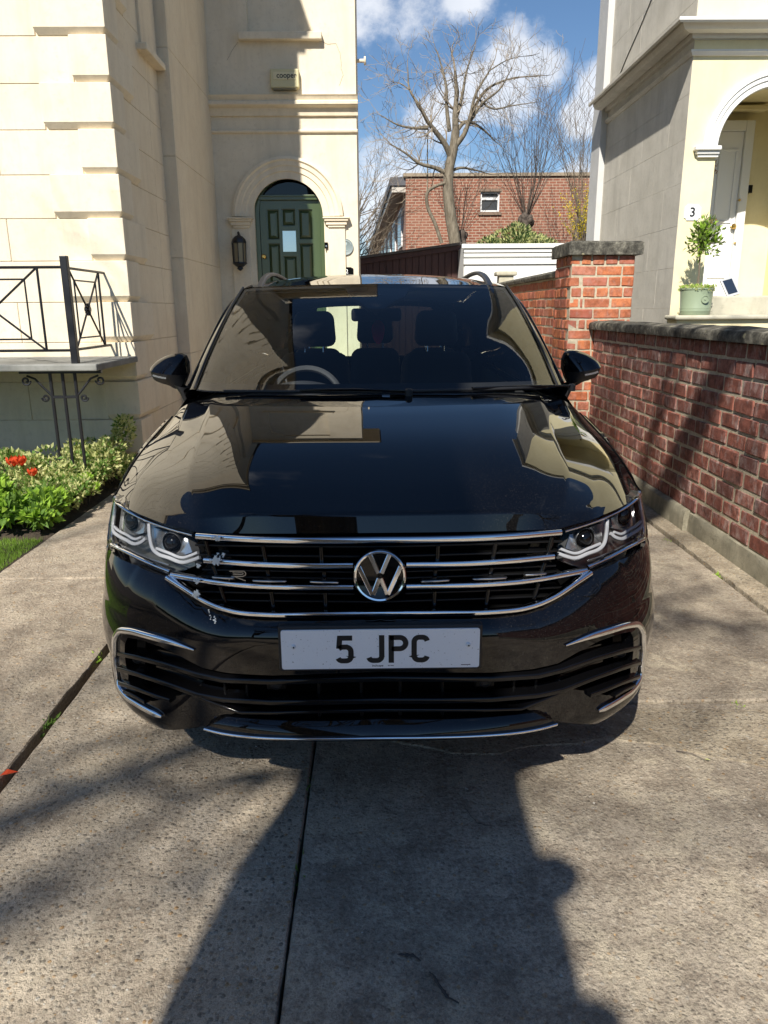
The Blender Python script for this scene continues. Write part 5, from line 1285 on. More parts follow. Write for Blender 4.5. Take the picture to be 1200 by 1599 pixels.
# --- bumper skin
TOPB = [(UC, 961), (700, 960.5), (771, 958.5), (823, 953), (845, 946), (868, 935), (917, 900), (925, 893), (965, 876), (1008, 849)]
tb_sz = [psz(u, v, .045) for u, v in TOPB]
zt_s = [p[0] for p in tb_sz]+[S90]; zt_z = [p[1] for p in tb_sz]+[tb_sz[-1][1]+.02]
def d_bump(s, z):
    zt = interp(s, zt_s, zt_z); lam = interp(s, [0, .35, .5, .8, 1.0], [.014, .018, .03, .055, .06]); d0 = interp(s, [0, .5, .8, 1.0, S90], [.045, .05, .06, .035, .02])
    w = max(0.0, zt-z); d = d0*math.exp(-w/lam)
    d += .050*smooth01((.29-z)/.10)*smooth01((s-.35)/.35) + .010*smooth01((.32-z)/.1)
    d += .012*math.sin(min(1, max(0, (z-.40)/.20))*math.pi)*smooth01((s-.55)/.25)*-1.0
    return d
def bsz(u, v): return psz(u, v, d_bump)
inner = [(889, 1129), (861, 1125), (838, 1113), (811, 1102.5), (845, 1089), (880, 1074), (915, 1079), (949, 1086), (972, 1074), (985, 1052), (989.5, 1020), (989.5, 995), (985, 986), (965, 990), (936, 1001), (903, 1018), (871, 1036), (834, 1044.5), (763, 1050.5), (680, 1050), (UC, 1049)]
out_b = [bsz(u, v) for u, v in TOPB]
out_b[0] = (0.0, out_b[0][1])
zarch = lambda y: .36+math.sqrt(max(0, .43**2-(y-.90)**2))
sa = S90-(LL-.50)*1.0
out_b += [(s_guess(.9086, .55), .765), (S90-.165, .70), (S90-.23, .60), (S90-.262, .50), (S90-.272, .40), (S90-.275, .30), (S90-.28, .24)]
out_b += [bsz(1000, 1083), bsz(982, 1104), bsz(955, 1119), bsz(922, 1131)]
inn = [bsz(u, v) for u, v in inner]; inn[-1] = (0.0, inn[-1][1]); out_b += inn
fb = empty('front_bumper'); fb.parent = car
surf_patch('bumper_skin', out_b, PAINT, fb, lambda a, b, dep: fas(a, b, d_bump(a, b)+dep), step=.016, back=.035)
# dark panel behind the intakes and the grille
bk = [(0.0, .24), (.60, .24), (.90, .24), (.99, .30), (.985, .62), (.80, .78), (.52, .86), (0.0, .87)]
surf_patch('backing', bk, MAT['void_black'], fb, lambda a, b, dep: fas(a, b, .13+dep), step=.05, back=.01)
# chrome C of the corner intakes
cpx = [(884, 1008), (918, 995), (955, 983.5), (985, 975.5), (998, 976), (1004, 986), (1005, 1005), (1003, 1035), (999, 1060), (990, 1075), (972, 1089), (950, 1102), (935, 1110)]
cc3 = curve([pf(u, v, lambda s, z: d_bump(s, z)-.004) for u, v in cpx], 5)
scl = [min(1, .25+i/9, .45+(len(cc3)-1-i)/5) for i in range(len(cc3))]
nups = [fnorm(s_guess(p.x, p.y)) for p in cc3]
rib('intake_trim', cc3, .016, .020, MAT['chrome'], fb, ups=nups, rnd_=.45, scale=scl)
# gloss surround between the chrome C and the opening
sur = [(989.5, 986), (985, 984), (936, 999), (884, 1010), (900, 1004), (955, 986.5), (985, 978.5), (997, 979.5), (1001, 990), (1000, 1035), (996, 1058), (986, 1073), (968, 1087), (948, 1098), (949, 1088), (972, 1075), (986, 1052), (990, 1020)]
# slats: from the corner intake through to the middle
for uvs, hh in (([(988, 1007), (960, 1013), (920, 1024), (871, 1041), (834, 1050), (763, 1054.5), (680, 1054), (UC, 1053.5)], .016),
                ([(988, 1031), (960, 1039), (920, 1053), (871, 1072), (834, 1080), (763, 1086), (680, 1087.5), (UC, 1087.5)], .016),
                ([(987, 1053), (960, 1062), (930, 1074), (912, 1080)], .014), ([(980, 1066), (962, 1074), (949, 1082)], .012)):
    P = pline(uvs, .012, 10); o = rib('intake_slat', P, hh, .055, MAT['gloss_black'], fb, rnd_=.30)
rib('intake_rim', pline([(880, 1074), (845, 1089), (811, 1102.5), (760, 1104), (680, 1104), (UC, 1104)], .008, 10), .010, .04, MAT['gloss_black'], fb)
for uvs in ([(871, 1060), (862, 1078)], [(834, 1058), (834, 1076)], [(800, 1060), (800, 1080)], [(690, 1060), (690, 1082)], [(625, 1060), (625, 1082)], [(805, 1106), (803, 1124)], [(755, 1108), (755, 1127)], [(690, 1108), (690, 1127)], [(625, 1108), (625, 1127)]):
    rib('intake_web', pline(uvs, .035, 10), .008, .03, MAT['grille_black'], fb, ups=(1, 0, 0))
mesh_back = [bsz(u, v) for u, v in ((UC, 1056), (763, 1058), (834, 1053), (871, 1045), (930, 1028), (986, 1012), (986, 1045), (920, 1058), (871, 1068), (834, 1074), (763, 1083), (UC, 1084))]; mesh_back[0] = (0, mesh_back[0][1]); mesh_back[-1] = (0, mesh_back[-1][1])
surf_patch('intake_floor', [bsz(u, v) for u, v in ((989, 990), (936, 1003), (873, 1038), (834, 1052), (834, 1078), (880, 1072), (949, 1085), (986, 1052))], MAT['gloss_black'], fb, lambda a, b, dep: fas(a, b, .05+dep), step=.03, back=.01)
# parking sensors
for u, v in ((757, 1064), (969, 1019)):
    p = pf(u, v, .02); mb = MB(); mb.lathe([(.016, .02), (.016, -.004), (.012, -.006), (.011, -.003), (.0005, -.003)], tuple(p), 18, axis='y'); o = mb.build('parking_sensor', MAT['matt_black'], fb, smooth=30); mirx(o)
    if u < 900:
        mb = MB(); mb.box((p.x-.026, p.y+.002, p.z-.018), (p.x+.026, p.y+.03, p.z+.018)); o = mb.build('sensor_mount', MAT['grille_black'], fb, bevel=.003); mirx(o)
# lower lip with its chrome line
d_lip = lambda s, z: -.004+.02*smooth01((.40-z)/.05)*-1+.03*smooth01((s-.45)/.3)
lip = [(UC, 1128), (700, 1127), (790, 1121), (840, 1115.5), (858, 1123), (874, 1130), (855, 1137), (825, 1144), (750, 1152.5), (680, 1155.5), (UC, 1156.5)]
lsz = [psz(u, v, d_lip) for u, v in lip]; lsz[0] = (0, lsz[0][1]); lsz[-1] = (0, lsz[-1][1])
surf_patch('lower_lip', lsz, PAINT, fb, lambda a, b, dep: fas(a, b, d_lip(a, b)+.035*smooth01((b-interp(a, [0, .6], [lsz[-1][1], lsz[-1][1]+.03]))/.06)*.8+dep), step=.012, back=.10)
P = curve([pf(u, v, lambda s, z: d_lip(s, z)-.004) for u, v in ((871, 1130), (850, 1136), (825, 1141), (790, 1145.5), (750, 1148.5), (680, 1151), (UC, 1152))], 6)
P += [Vector((-p.x, p.y, p.z)) for p in reversed(P[:-1])]
rib('lip_trim', P, .008, .012, MAT['chrome'], fb, both=False, rnd_=.45)
# lower black valance
mb = MB(); rows = []
for i in range(13):
    s = .70*i/12; rows.append([fas(s, lsz[-1][1]+.012+.06*smooth01((s-.45)/.3), .03), fas(s, lsz[-1][1]-.004+.05*smooth01((s-.45)/.3), .08), fas(s, .24, .30)])
mb.grid(rows); o = mb.build('valance', MAT['matt_black'], fb); mirx(o)

# --- grille
gr = empty('radiator_grille'); gr.parent = car
def gbar(nm, uv, d, h, t, mat, c_=True, both=True, **k): return rib(nm, curve([pf(u, v, d) for u, v in uv], 6), h, t, mat, gr, both=both, **k)
CH = MAT['chrome']
def full(P): return P+[Vector((-p.x, p.y, p.z)) for p in reversed(P[:-1])]
d_gr = .055
P = full(curve([pf(u, v, .065) for u, v in ((872, 831), (800, 837), (720, 841), (650, 842.5), (UC, 843))], 6)); rib('chrome_bar', P, .0165, .02, CH, gr, both=False)
gbar('chrome_bar', ((861, 868.5), (800, 874.5), (720, 879.5), (634, 881)), d_gr, .0155, .022, CH)
gbar('chrome_bar', ((912, 890.5), (875, 897.5), (840, 903.5), (795, 909), (750, 912), (634, 915)), d_gr-.005, .0145, .022, CH)
P = full(curve([pf(u, v, .040) for u, v in ((920, 894), (893, 912), (866, 930), (838, 943), (815, 949.5), (771, 954.5), (690, 956), (UC, 956.5))], 6)); rib('chrome_bar', P, .014, .022, CH, gr, both=False)
for a, b, v in ((655, 702, 906), (735, 790, 902.5), (815, 850, 896)):
    rib('chrome_blade', curve([pf(a, v+.8, .048), pf((a+b)/2, v, .042), pf(b, v-1.5, .050)], 6), .0048, .02, MAT['satin_silver'], gr, scale=[.2]+[1]*11+[.2])
for u0, v0, u1, v1 in ((682, 850, 681, 874), (770, 847, 766, 870), (857, 838, 850, 866), (678, 888, 677, 908), (764, 884, 760, 906), (846, 878, 838, 900), (677, 921, 676, 948), (759, 918, 755, 946), (836, 909, 829, 934)):
    rib('grille_rib', pline([(u0, v0), (u1, v1)], .075, 20), .012, .03, MAT['gloss_black'], gr, ups=(1, 0, 0))
for v, ua, ub in ((849, UC, 868), (864, UC, 862), (887, 634, 858), (897, 634, 866), (921, 632, 868), (934, UC, 850), (947, UC, 815)):
    rib('grille_slat', pline([(ua, v+2), (ub, v-6 if ub > 840 else v)], .085, 20), .006, .04, MAT['grille_black'], gr)
# end blanks of the grille beside the lamps
surf_patch('grille_blank', [psz(u, v, .08) for u, v in ((830, 842), (866, 838), (858, 872), (861, 886), (850, 899), (815, 905), (820, 870))], MAT['gloss_black'], gr, lambda a, b, dep: fas(a, b, .085+dep), step=.03, back=.01)
# emblem
ec = pf(UC, 898.5, .03); er = .0705
em = empty('emblem'); em.parent = gr
TE = Matrix.Translation(ec) @ Matrix.Rotation(R(-7), 4, 'X')
def pe(mb): mb.v = [tuple(TE @ Vector(v)) for v in mb.v]; return mb
mb = MB(); mb.lathe([(er, .03), (er, -.004), (er*.985, -.007), (er*.93, -.005), (.0005, -.007)], (0, 0, 0), 48, axis='y'); pe(mb).build('emblem_disc', MAT['gloss_black'], em, smooth=30)
mb = MB(); mb.lathe([(er*.965, -.004), (er*.962, -.0105), (er*.93, -.0125), (er*.87, -.0115), (er*.845, -.006)], (0, 0, 0), 64, axis='y', cap=False); pe(mb).build('emblem_ring', CH, em, smooth=40)
ri = er*.86
def stroke(a, b, w, mb):
    a, b = Vector(a)*ri, Vector(b)*ri; t = (b-a).normalized(); n_ = Vector((-t.y, t.x))*w*ri/2
    pts = [a+n_, a-n_, b-n_, b+n_]; ins_ = [a+n_*.7, a-n_*.7, b-n_*.7, b+n_*.7]
    vs = [(p.x, -.004, p.y) for p in pts]+[(p.x, -.0105, p.y) for p in pts]+[(p.x, -.012, p.y) for p in ins_]
    mb.add(vs, [(q*4+k, q*4+(k+1) % 4, (q+1)*4+(k+1) % 4, (q+1)*4+k) for q in (0, 1) for k in range(4)]+[(8, 9, 10, 11)])
mb = MB()
for s_ in (-1, 1):
    stroke((s_*.42, .95), (s_*.075, .13), .185, mb)
    stroke((s_*.90, .42), (s_*.345, -.80), .19, mb); stroke((s_*.30, -.80), (s_*.035, -.10), .19, mb)
pe(mb).build('emblem_letters', CH, em)
# small R badge
rb_ = MB(); p0 = pf(372, 893, .05); rp = pf(1183-372, 893, .05); rp.x = -rp.x
def stk(pts, w, y): 
    for i in range(len(pts)-1):
        a, b = Vector(pts[i]), Vector(pts[i+1]); t = (b-a).normalized(); n_ = Vector((-t.y, t.x))*w/2
        rb_.add([(rp.x+q.x, rp.y+y_, rp.z+q.y) for y_ in (0, -.004) for q in (a+n_, a-n_, b-n_, b+n_)], [(0, 1, 2, 3), (4, 7, 6, 5), (0, 4, 5, 1), (1, 5, 6, 2), (2, 6, 7, 3), (3, 7, 4, 0)])
stk([(-.022, .012), (.016, .012), (.021, .007), (.021, .001), (.014, -.003), (-.018, -.003)], .0022, 0); stk([(-.014, .007), (.012, .007), (.015, .005), (.012, .0022), (-.013, .0022)], .0018, 0); stk([(-.008, -.004), (.020, -.016)], .0022, 0); stk([(-.020, -.005), (-.025, -.014)], .002, 0)
rb_.build('badge', MAT['satin_silver'], gr)
# --- number plate
np_ = empty('number_plate'); np_.parent = car
pc0 = Vector((0.0, -.024, 0)); cz = (pf(592.5, 984, -.02).z+pf(592.5, 1044.5, -.02).z)/2
ph_ = .111; pz = cz
npx = .0
mb = MB(); mb.box((-.268, -.012, pz-.064), (.268, .012, pz+.066)); mb.build('plate_holder', MAT['matt_black'], np_, bevel=.006)
mb = MB(); oc = []
for (cx_, cz_, a0) in ((.254, .0495, 0), (-.254, .0495, 90), (-.254, -.0495, 180), (.254, -.0495, 270)):
    for k in range(5): a = R(a0+22.5*k); oc.append((cx_+.006*math.cos(a), pz+cz_+.006*math.sin(a)))
mb.prism(oc, 'y', -.0165, -.011); mb.build('plate_board', MAT['plate_white'], np_)
def glyph(paths, x0, w=.014):
    mb = MB()
    for pts in paths:
        P = [Vector((x0+a, b)) for a, b in pts]; n_ = len(P); Ls = []; Rs = []
        for i in range(n_):
            t = (P[min(i+1, n_-1)]-P[max(i-1, 0)]).normalized()
            if 0 < i < n_-1:
                t1, t2 = (P[i]-P[i-1]).normalized(), (P[i+1]-P[i]).normalized(); t = (t1+t2).normalized(); k = 1/max(.5, t.dot(t1))
            else: k = 1
            nn = Vector((-t.y, t.x))*w/2*k; Ls.append(P[i]+nn); Rs.append(P[i]-nn)
        for i in range(n_-1):
            q = [Ls[i], Ls[i+1], Rs[i+1], Rs[i]]
            mb.add([(p.x, y_, pz+p.y) for y_ in (-.0164, -.0172) for p in q], [(0, 1, 2, 3), (4, 7, 6, 5), (0, 4, 5, 1), (1, 5, 6, 2), (2, 6, 7, 3), (3, 7, 4, 0)])
    mb.build('character', MAT['plate_black'], np_)
def arc(cx_, cy_, r, a0, a1, n=8, rx=None): return [(cx_+(rx or r)*math.cos(R(lerp(a0, a1, i/n))), cy_+r*math.sin(R(lerp(a0, a1, i/n)))) for i in range(n+1)]
hh = .0325
glyph([[(.045, hh), (.0125, hh), (.0095, .0025)], [(.0095, .003)]+[(.018, .007)]+[(.030, .007)]+arc(.028, -.006, .013, 80, 0, 6)+[(.041, -.020)]+arc(.0285, -.020, .0125, 0, -90, 6)+[(.018, -hh)]+arc(.018, -.021, .0115, -95, -160, 4)], -.119)
glyph([[(.041, .0395), (.041, -.019)]+arc(.0285, -.020, .0125, 0, -90, 6)+[(.0185, -.0325)]+arc(.0185, -.021, .0115, -95, -165, 5)], -.038)
glyph([[(.007, .0395), (.007, -.0395)], [(.003, .0325), (.029, .0325)]+arc(.029, .0165, .016, 85, -85, 10)+[(.029, .0005), (.008, .0005)]], .021)
glyph([arc(.0285, .0195, .013, 12, 90, 5)+[(.020, .0325)]+arc(.020, .0195, .013, 95, 180, 5)+[(.007, -.0195)]+arc(.020, -.0195, .013, 180, 265, 5)+[(.0285, -.0325)]+arc(.0285, -.0195, .013, -88, -12, 5)], .081)
mb = MB(); text_mesh(mb, 'inchcape', .0085, lambda x, y, z: (x-.008, -.0167-z*.1, pz-.0475+y), .0001); text_mesh(mb, 'RLP 4AH', .0042, lambda x, y, z: (x+.027, -.0167-z*.1, pz-.0478+y), .0001); mb.box((.212, -.0168, pz-.0485), (.237, -.0160, pz-.0468)); mb.build('maker_mark', MAT['plate_black'], np_)
for x in (-.228, .230):
    mb = MB(); mb.lathe([(.0065, -.0160), (.006, -.0195), (.0045, -.0215), (.0005, -.0218)], (x, 0, pz+.010), 16, axis='y'); mb.build('screw', MAT['white_gloss'], np_, smooth=40)
    mb = MB(); mb.lathe([(.0022, -.0210), (.0022, -.0224), (.0003, -.0225)], (x+.001, 0, pz+.0095), 10, axis='y'); mb.build('screw_slot', MAT['plate_black'], np_)

# --- headlamps
HL = [(874, 827), (900, 819.5), (929, 810), (955, 799.5), (977, 788), (992, 777), (1001, 767), (1006, 776), (1010, 800), (1010.5, 825), (1008, 842), (985, 856), (952, 874), (921, 889), (900, 886.5), (880, 881), (862.5, 874.5), (866, 852)]
d_hl = lambda s, z: interp(z, [.70, .78, .87, .92], [.052, .068, .105, .125])*interp(s, [0, .8, 1.0, S90], [1, 1, .55, .35])
hsz = [psz(u, v, d_hl) for u, v in HL]
def hp(u, v, dd): return pf(u, v, lambda s, z: d_hl(s, z)+dd)
def hlamp(sgn):
    hl = empty('headlight'); hl.parent = car
    def fin(o):
        if sgn < 0:
            me = o.data; m2 = mirx_mesh(me) if me.has_custom_normals else None
            if m2 is None: me.transform(Matrix.Scale(-1, 4, (1, 0, 0))); me.flip_normals()
            else: o.data = m2
        return o
    def one(nm, uv, depth, mat, step=.02, back=.02): return fin(surf_patch(nm, [psz(u, v, lambda s, z: d_hl(s, z)+depth) for u, v in uv], mat, hl, lambda a, b, dep: fas(a, b, d_hl(a, b)+depth+dep), step=step, back=back, both=False))
    one('lens', HL, 0.0, MAT['lamp_glass'], .016, .03)
    cx_ = sum(u for u, v in HL)/len(HL); cv_ = sum(v for u, v in HL)/len(HL)
    one('housing', HL, .050, MAT['lamp_dark'], .025, -.022)
    one('bezel', [(884, 836), (905, 829), (938, 818), (937, 846), (930, 852), (893, 862), (878, 857)], .036, MAT['lamp_grey'], .03, .01)
    one('bezel', [(952, 811), (975, 800), (992, 788), (997, 800), (997, 815), (970, 829), (955, 826)], .036, MAT['lamp_grey'], .03, .01)
    def r1(nm, uv, depth, h, t, mat, n=5, up_=(.18, -.90, .40), **k): return fin(rib(nm, curve([hp(u, v, depth) for u, v in uv], n), h, t, mat, hl, both=False, ups=up_, **k))
    D = MAT['drl_plastic']
    # daytime running light hooks: thick strips with a thin companion line
    r1('daytime_light', ((945.5, 812), (944.5, 832), (940, 851), (934, 857.5), (915, 865), (893, 872.5), (880, 869.5), (867.5, 865)), .007, .010, .0105, D, 4, rnd_=.3)
    r1('daytime_light', ((934, 850), (915, 857.5), (893, 865), (880, 861.5), (870, 857.5)), .011, .010, .0085, D, 4, rnd_=.3)
    r1('daytime_light', ((1001, 797), (1003, 812), (1002, 822), (996, 828), (982, 836), (968, 842.5), (957, 839), (951, 834)), .007, .010, .0105, D, 4, rnd_=.3)
    r1('daytime_light', ((1000, 815), (994, 821), (981, 828), (967, 835), (957, 832)), .011, .010, .0080, D, 4, rnd_=.3)
    r1('lamp_trim', ((876, 829), (901, 822), (930, 812.5), (955, 802.5), (977, 791), (992, 780), (1000, 771)), .004, .008, .014, MAT['chrome'], 4, up_=(.1, -.55, .83))
    r1('lamp_trim', ((1001, 771), (1006, 785), (1007.5, 805), (1007.5, 830), (1003, 840)), .008, .010, .009, MAT['satin_silver'], 4)
    r1('lamp_strip', ((1006, 842), (985, 853), (955, 868.5), (915, 886)), .002, .010, .0105, CH, 4, up_=(.1, -.6, .8))
    r1('lamp_strip', ((1000, 839), (980, 849.5), (945, 866), (915, 876)), .022, .008, .0055, MAT['lamp_grey'], 4)
    for (u, v, r_) in ((908, 842, .030), (972, 806, .031)):
        p = hp(u, v, .024); nv = fnorm(s_guess(p.x, p.y)); nv = (nv*.7+Vector((0, -1, .05))*.6).normalized(); q = Vector((0, -1, 0)).rotation_difference(nv).to_matrix().to_4x4(); TT = Matrix.Translation(p) @ q
        def tf(mb): mb.v = [tuple(TT @ Vector(w)) for w in mb.v]; return mb
        mb = MB(); mb.lathe([(r_*1.08, .03), (r_*1.12, -.002), (r_*1.02, -.006), (r_*.98, .004), (r_*.96, .03)], (0, 0, 0), 28, axis='y', cap=False); fin(tf(mb).build('projector_ring', MAT['satin_silver'], hl, smooth=40))
        mb = MB(); mb.lathe([(r_*.97, .02), (r_*.95, .004), (r_*.8, -.008), (r_*.5, -.017), (r_*.2, -.0205), (.0005, -.021)], (0, 0, 0), 28, axis='y'); fin(tf(mb).build('projector_lens', MAT['gloss_black'], hl, smooth=True))
    return hl
hlamp(1); hlamp(-1)
# --- bonnet
def carp(u, v, y):
    """pixel of the photograph to a car point at depth y behind the nose"""
    d = ray(u, v); o_ = CAM-Vector((CARX, CARY, 0)); return o_+d*((y-o_.y)/d.y)
def ctr(v, y): q = carp(UC, v, y); return Vector((0, y, q.z))
BC = [ # rows front to back; columns centre, .., crease, ridge, .., shut line
 [(0,.098,.875),(.226,.106,.873),(.405,.128,.869),(.493,.145,.867),(.604,.200,.878),(.735,.335,.882),(.865,.565,.866)],
 [(0,.110,.922),(.228,.119,.921),(.410,.142,.915),(.505,.175,.898),(.618,.245,.894),(.744,.375,.890),(.862,.585,.872)],
 [(0,.262,.979),(.262,.266,.979),(.452,.276,.976),(.552,.312,.962),(.655,.400,.940),(.765,.520,.925),(.862,.670,.900)],
 [(0,.496,1.050),(.290,.499,1.050),(.480,.510,1.046),(.577,.550,1.028),(.690,.600,.983),(.785,.700,.957),(.865,.800,.932)],
 [(0,.740,1.097),(.313,.744,1.097),(.503,.758,1.093),(.602,.795,1.074),(.722,.830,1.022),(.803,.910,.992),(.868,.970,.962)],
 [(0,.920,1.124),(.335,.932,1.124),(.530,.960,1.120),(.627,1.000,1.103),(.748,1.060,1.058),(.813,1.120,1.025),(.866,1.160,.992)],
 [(0,1.010,1.141),(.362,1.050,1.138),(.556,1.105,1.131),(.646,1.150,1.120),(.765,1.245,1.088),(.815,1.280,1.058),(.853,1.310,1.025)]]
us_ = [0, .25, .43, .52, .64, .76, .88]; vs_ = [0, .045, .21, .46, .70, .89, 1.0]
rows = mir(net(BC, us_, vs_, ubrk=(3, 4), vbrk=(1,), nu=9, nv=9))
mb = MB(); mb.grid(rows)
lip_ = [[Vector((p.x*.985, p.y+.02, p.z-.012)) for p in rows[0]], [Vector((p.x*.97, p.y+.07, p.z-.02)) for p in rows[0]]]
bon = mb.build('bonnet', PAINT, car, smooth=60)
mb = MB(); mb.grid([rows[0]]+lip_); mb.build('bonnet_edge', MAT['gloss_black'], car, smooth=True)
# --- body side as a height field x(y, z)
REAR = 4.48
def half_w(y):
    if y < LL: return plan_w(y)
    if y > REAR-.75:
        q = (y-(REAR-.75))/.75; return .918*(max(0, 1-q**2.8))**(1/2.8)*.97+.918*.03*(1-q)
    return .920-.002*smooth01((y-LL)/1.0)
def plan_w(y): return WH*max(0, 1-((LL-y)/LL)**PE)**(1/PE)
def sho(y): return interp(y, [.55, .62, .70, .845, 1.05, 1.36, 1.60, 2.6, 3.6, 4.3], [.70, .775, .845, .905, .955, .998, 1.00, 1.01, 1.03, 1.06])
def side_x(y, z):
    w = half_w(y); zs = sho(y)
    x = w - .05*smooth01((.42-z)/.26)*1.0
    x -= .012*math.sin(math.pi*min(1, max(0, (z-.45)/(zs-.10-.45))))*smooth01((y-.9)/.3)
    x += .010*math.exp(-((z-(zs-.12))/.03)**2)*smooth01((y-.9)/.3)
    t = max(0, z-(zs-.035))/.04; x -= .035*t*t
    return x
def sidef(a, b, dep): return Vector((side_x(a, b)-dep, a, b))
def arch_hole(yc, r, z0, y0=None, y1=None):
    return [(yc-r, z0)]+[(yc-r*math.cos(math.pi*i/24), .36+r*math.sin(math.pi*i/24)) for i in range(25)]+[(yc+r, z0)]
FWY, RWY, AR = .905, 3.585, .415
# front wing
shut = [p for p in (r[-1] for r in net(BC, us_, vs_, nv=9, nu=2))]
def wing_out():
    o = []
    ys_ = [.55+i*(1.52-.55)/14 for i in range(15)]
    top = [(y, sho(y)) for y in ys_]
    a = math.acos((FWY-.52)/AR) if abs((FWY-.52)/AR) < 1 else 0
    low = [(1.52, .30), (FWY+AR, .30)]+[(FWY+AR*math.cos(math.pi*i/22), .36+AR*math.sin(math.pi*i/22)) for i in range(0, 19)]
    low = [q for q in low if q[0] > .565 or q[1] > .66]
    return top+low+[(.535, .60), (.548, .66)]
for_w = wing_out()
surf_patch('front_wing', [q for q in for_w], PAINT, car, sidef, step=.03, back=.03)
mb = MB(); rows2 = []
for p in shut[6:]:
    y = max(.56, p.y); s1 = Vector((side_x(y, sho(y)-.002), y, sho(y)-.002)); a = Vector((p.x+.004, y, p.z-.004)); 
    rows2.append([a+Vector((-.004, 0, -.02)), a, a.lerp(s1, .5)+Vector((.006, 0, .007)), s1+Vector((.001, 0, .0005)), Vector((side_x(y, sho(y)-.02), y, sho(y)-.02))])
mb.grid(rows2); o = mb.build('wing_top', PAINT, car, smooth=60); mirx(o)
# shut line between bonnet and wings
P = [p+Vector((.001, 0, -.001)) for p in shut[1:]]; rib('shut_gap', P, .007, .006, MAT['void_black'], car, rnd_=.3)
# doors
def door(y0, y1, hole=None):
    zs = [sho(y0), sho(y1)]; o = [(y0, sho(y0))]+[(lerp(y0, y1, i/8), sho(lerp(y0, y1, i/8))) for i in range(1, 9)]+[(y1, .46), (y1, .36), (y0, .36)]
    if hole:
        o = [(y0, sho(y0))]+[(lerp(y0, y1, i/8), sho(lerp(y0, y1, i/8))) for i in range(1, 9)]
        o += [(RWY+AR*math.cos(math.pi*i/20)+.005, .36+AR*math.sin(math.pi*i/20)+.02) for i in range(0, 21) if RWY+AR*math.cos(math.pi*i/20) < y1-.02 and True]
        o += [(RWY-AR-.0, .36), (y0, .36)]
    return o
for (y0, y1, hl_) in ((1.528, 2.55, None), (2.558, 3.40, 1)):
    dd = surf_patch('door', door(y0, y1, hl_), PAINT, car, sidef, step=.05, back=.03)
    for sgn, od in zip((1, -1), dd):
        yy = y1-.20; zz_ = sho(yy)-.10; xx = side_x(yy, zz_)
        mb = MB(); mb.tube([(sgn*(xx-.01), yy-.11, zz_), (sgn*(xx+.028), yy-.09, zz_), (sgn*(xx+.03), yy+.08, zz_), (sgn*(xx-.01), yy+.10, zz_)], .012, 8); mb.build('handle', PAINT, od, smooth=True)
# sills and rear quarter
surf_patch('sill', [(1.525, .352), (3.17, .352), (3.17, .26), (1.33, .26), (1.33, .30)], MAT['matt_black'], car, sidef, step=.08, back=.05)
rq = [(3.408, sho(3.408)), (3.7, sho(3.7)), (4.0, sho(4.0)), (4.3, sho(4.3)), (4.44, 1.05), (4.46, .7), (4.44, .40), (4.3, .33), (RWY+AR, .33)]+[(RWY+AR*math.cos(math.pi*i/20), .36+AR*math.sin(math.pi*i/20)) for i in range(0, 21) if RWY+AR*math.cos(math.pi*i/20) > 3.41]
surf_patch('rear_quarter', rq, PAINT, car, sidef, step=.05, back=.03)
# arch liners
for yc in (FWY, RWY):
    mb = MB(); rows_ = []
    for i in range(25):
        a = math.pi*i/24; y, z = yc-AR*math.cos(a), .36+AR*math.sin(a)
        if yc == FWY: y = max(y, .535)
        rows_.append([(side_x(max(y, .56), max(z, .3))-.004, y, z), (.60, y, z)])
    mb.grid(rows_); mb.add([(.60, yc+AR*math.cos(math.pi*i/24), .36+AR*math.sin(math.pi*i/24)) for i in range(25)], [tuple(range(25))]); o = mb.build('arch_liner', MAT['matt_black'], car, smooth=50); mirx(o)
# underbody and inner structure
mb = MB(); mb.box((-.60, .24, .22), (.60, 4.3, .42)); mb.box((-.58, .28, .42), (.58, 1.0, .84)); mb.box((-.86, 1.36, .24), (.86, 3.15, .36)); mb.box((-.70, 3.2, .36), (.70, 4.35, .66)); mb.build('underbody', MAT['void_black'], car)
# --- windscreen, pillars and roof
WB = [ctr(611.5, 1.04), carp(715, 610.5, 1.062), carp(805, 608, 1.135), carp(850, 605.5, 1.225), carp(869, 603, 1.295)]
WT = [ctr(443, 1.95), carp(665, 443.5, 1.958), carp(728, 444.5, 1.980), carp(768, 445.5, 2.01), carp(790, 447.5, 2.045)]
def wrow(t, off=0.0):
    r_ = []
    for a, b in zip(WB, WT): r_.append(a.lerp(b, t)+Vector((0, -.50, .86))*(.045*4*t*(1-t)*.6+off))
    return r_
WN = net([wrow(t) for t in (0, .25, .5, .75, 1)], [0, .3, .57, .74, .83], [0, .25, .5, .75, 1], nu=8, nv=8)
mb = MB(); mb.grid(mir(WN)); ws = mb.build('windscreen', MAT['windscreen_glass'], car, smooth=True)
# black printed border and sensor housing, just inside the glass
mb = MB(); g = mir([[p+Vector((0, .004, -.006)) for p in r] for r in WN]); nr_, nc_ = len(g), len(g[0]); fs = []
mb.v = [tuple(p) for r in g for p in r]
for i in range(nr_-1):
    for j in range(nc_-1):
        if i < 2 or i >= nr_-2 or j < 2 or j >= nc_-3: fs.append((i*nc_+j, i*nc_+j+1, (i+1)*nc_+j+1, (i+1)*nc_+j))
mb.f = fs; mb.m = [0]*len(fs); mb.build('screen_border', MAT['matt_black'], car, fix=False)
def onws(u, v, back=.03):
    """pixel to a point just behind the windscreen"""
    d = ray(u, v); o_ = CAM-Vector((CARX, CARY, 0)); a = WB[0]+Vector((0, .0, 0)); n_ = (WT[0]-WB[0]).cross(Vector((1, 0, 0))).normalized(); t = (a-o_).dot(n_)/d.dot(n_); return o_+d*t+Vector((0, back*.8, -back*.2))
mb = MB(); hs_ = [(540, 449), (546, 462), (562, 470), (575, 481), (600, 481), (615, 470), (632, 462), (640, 449)]
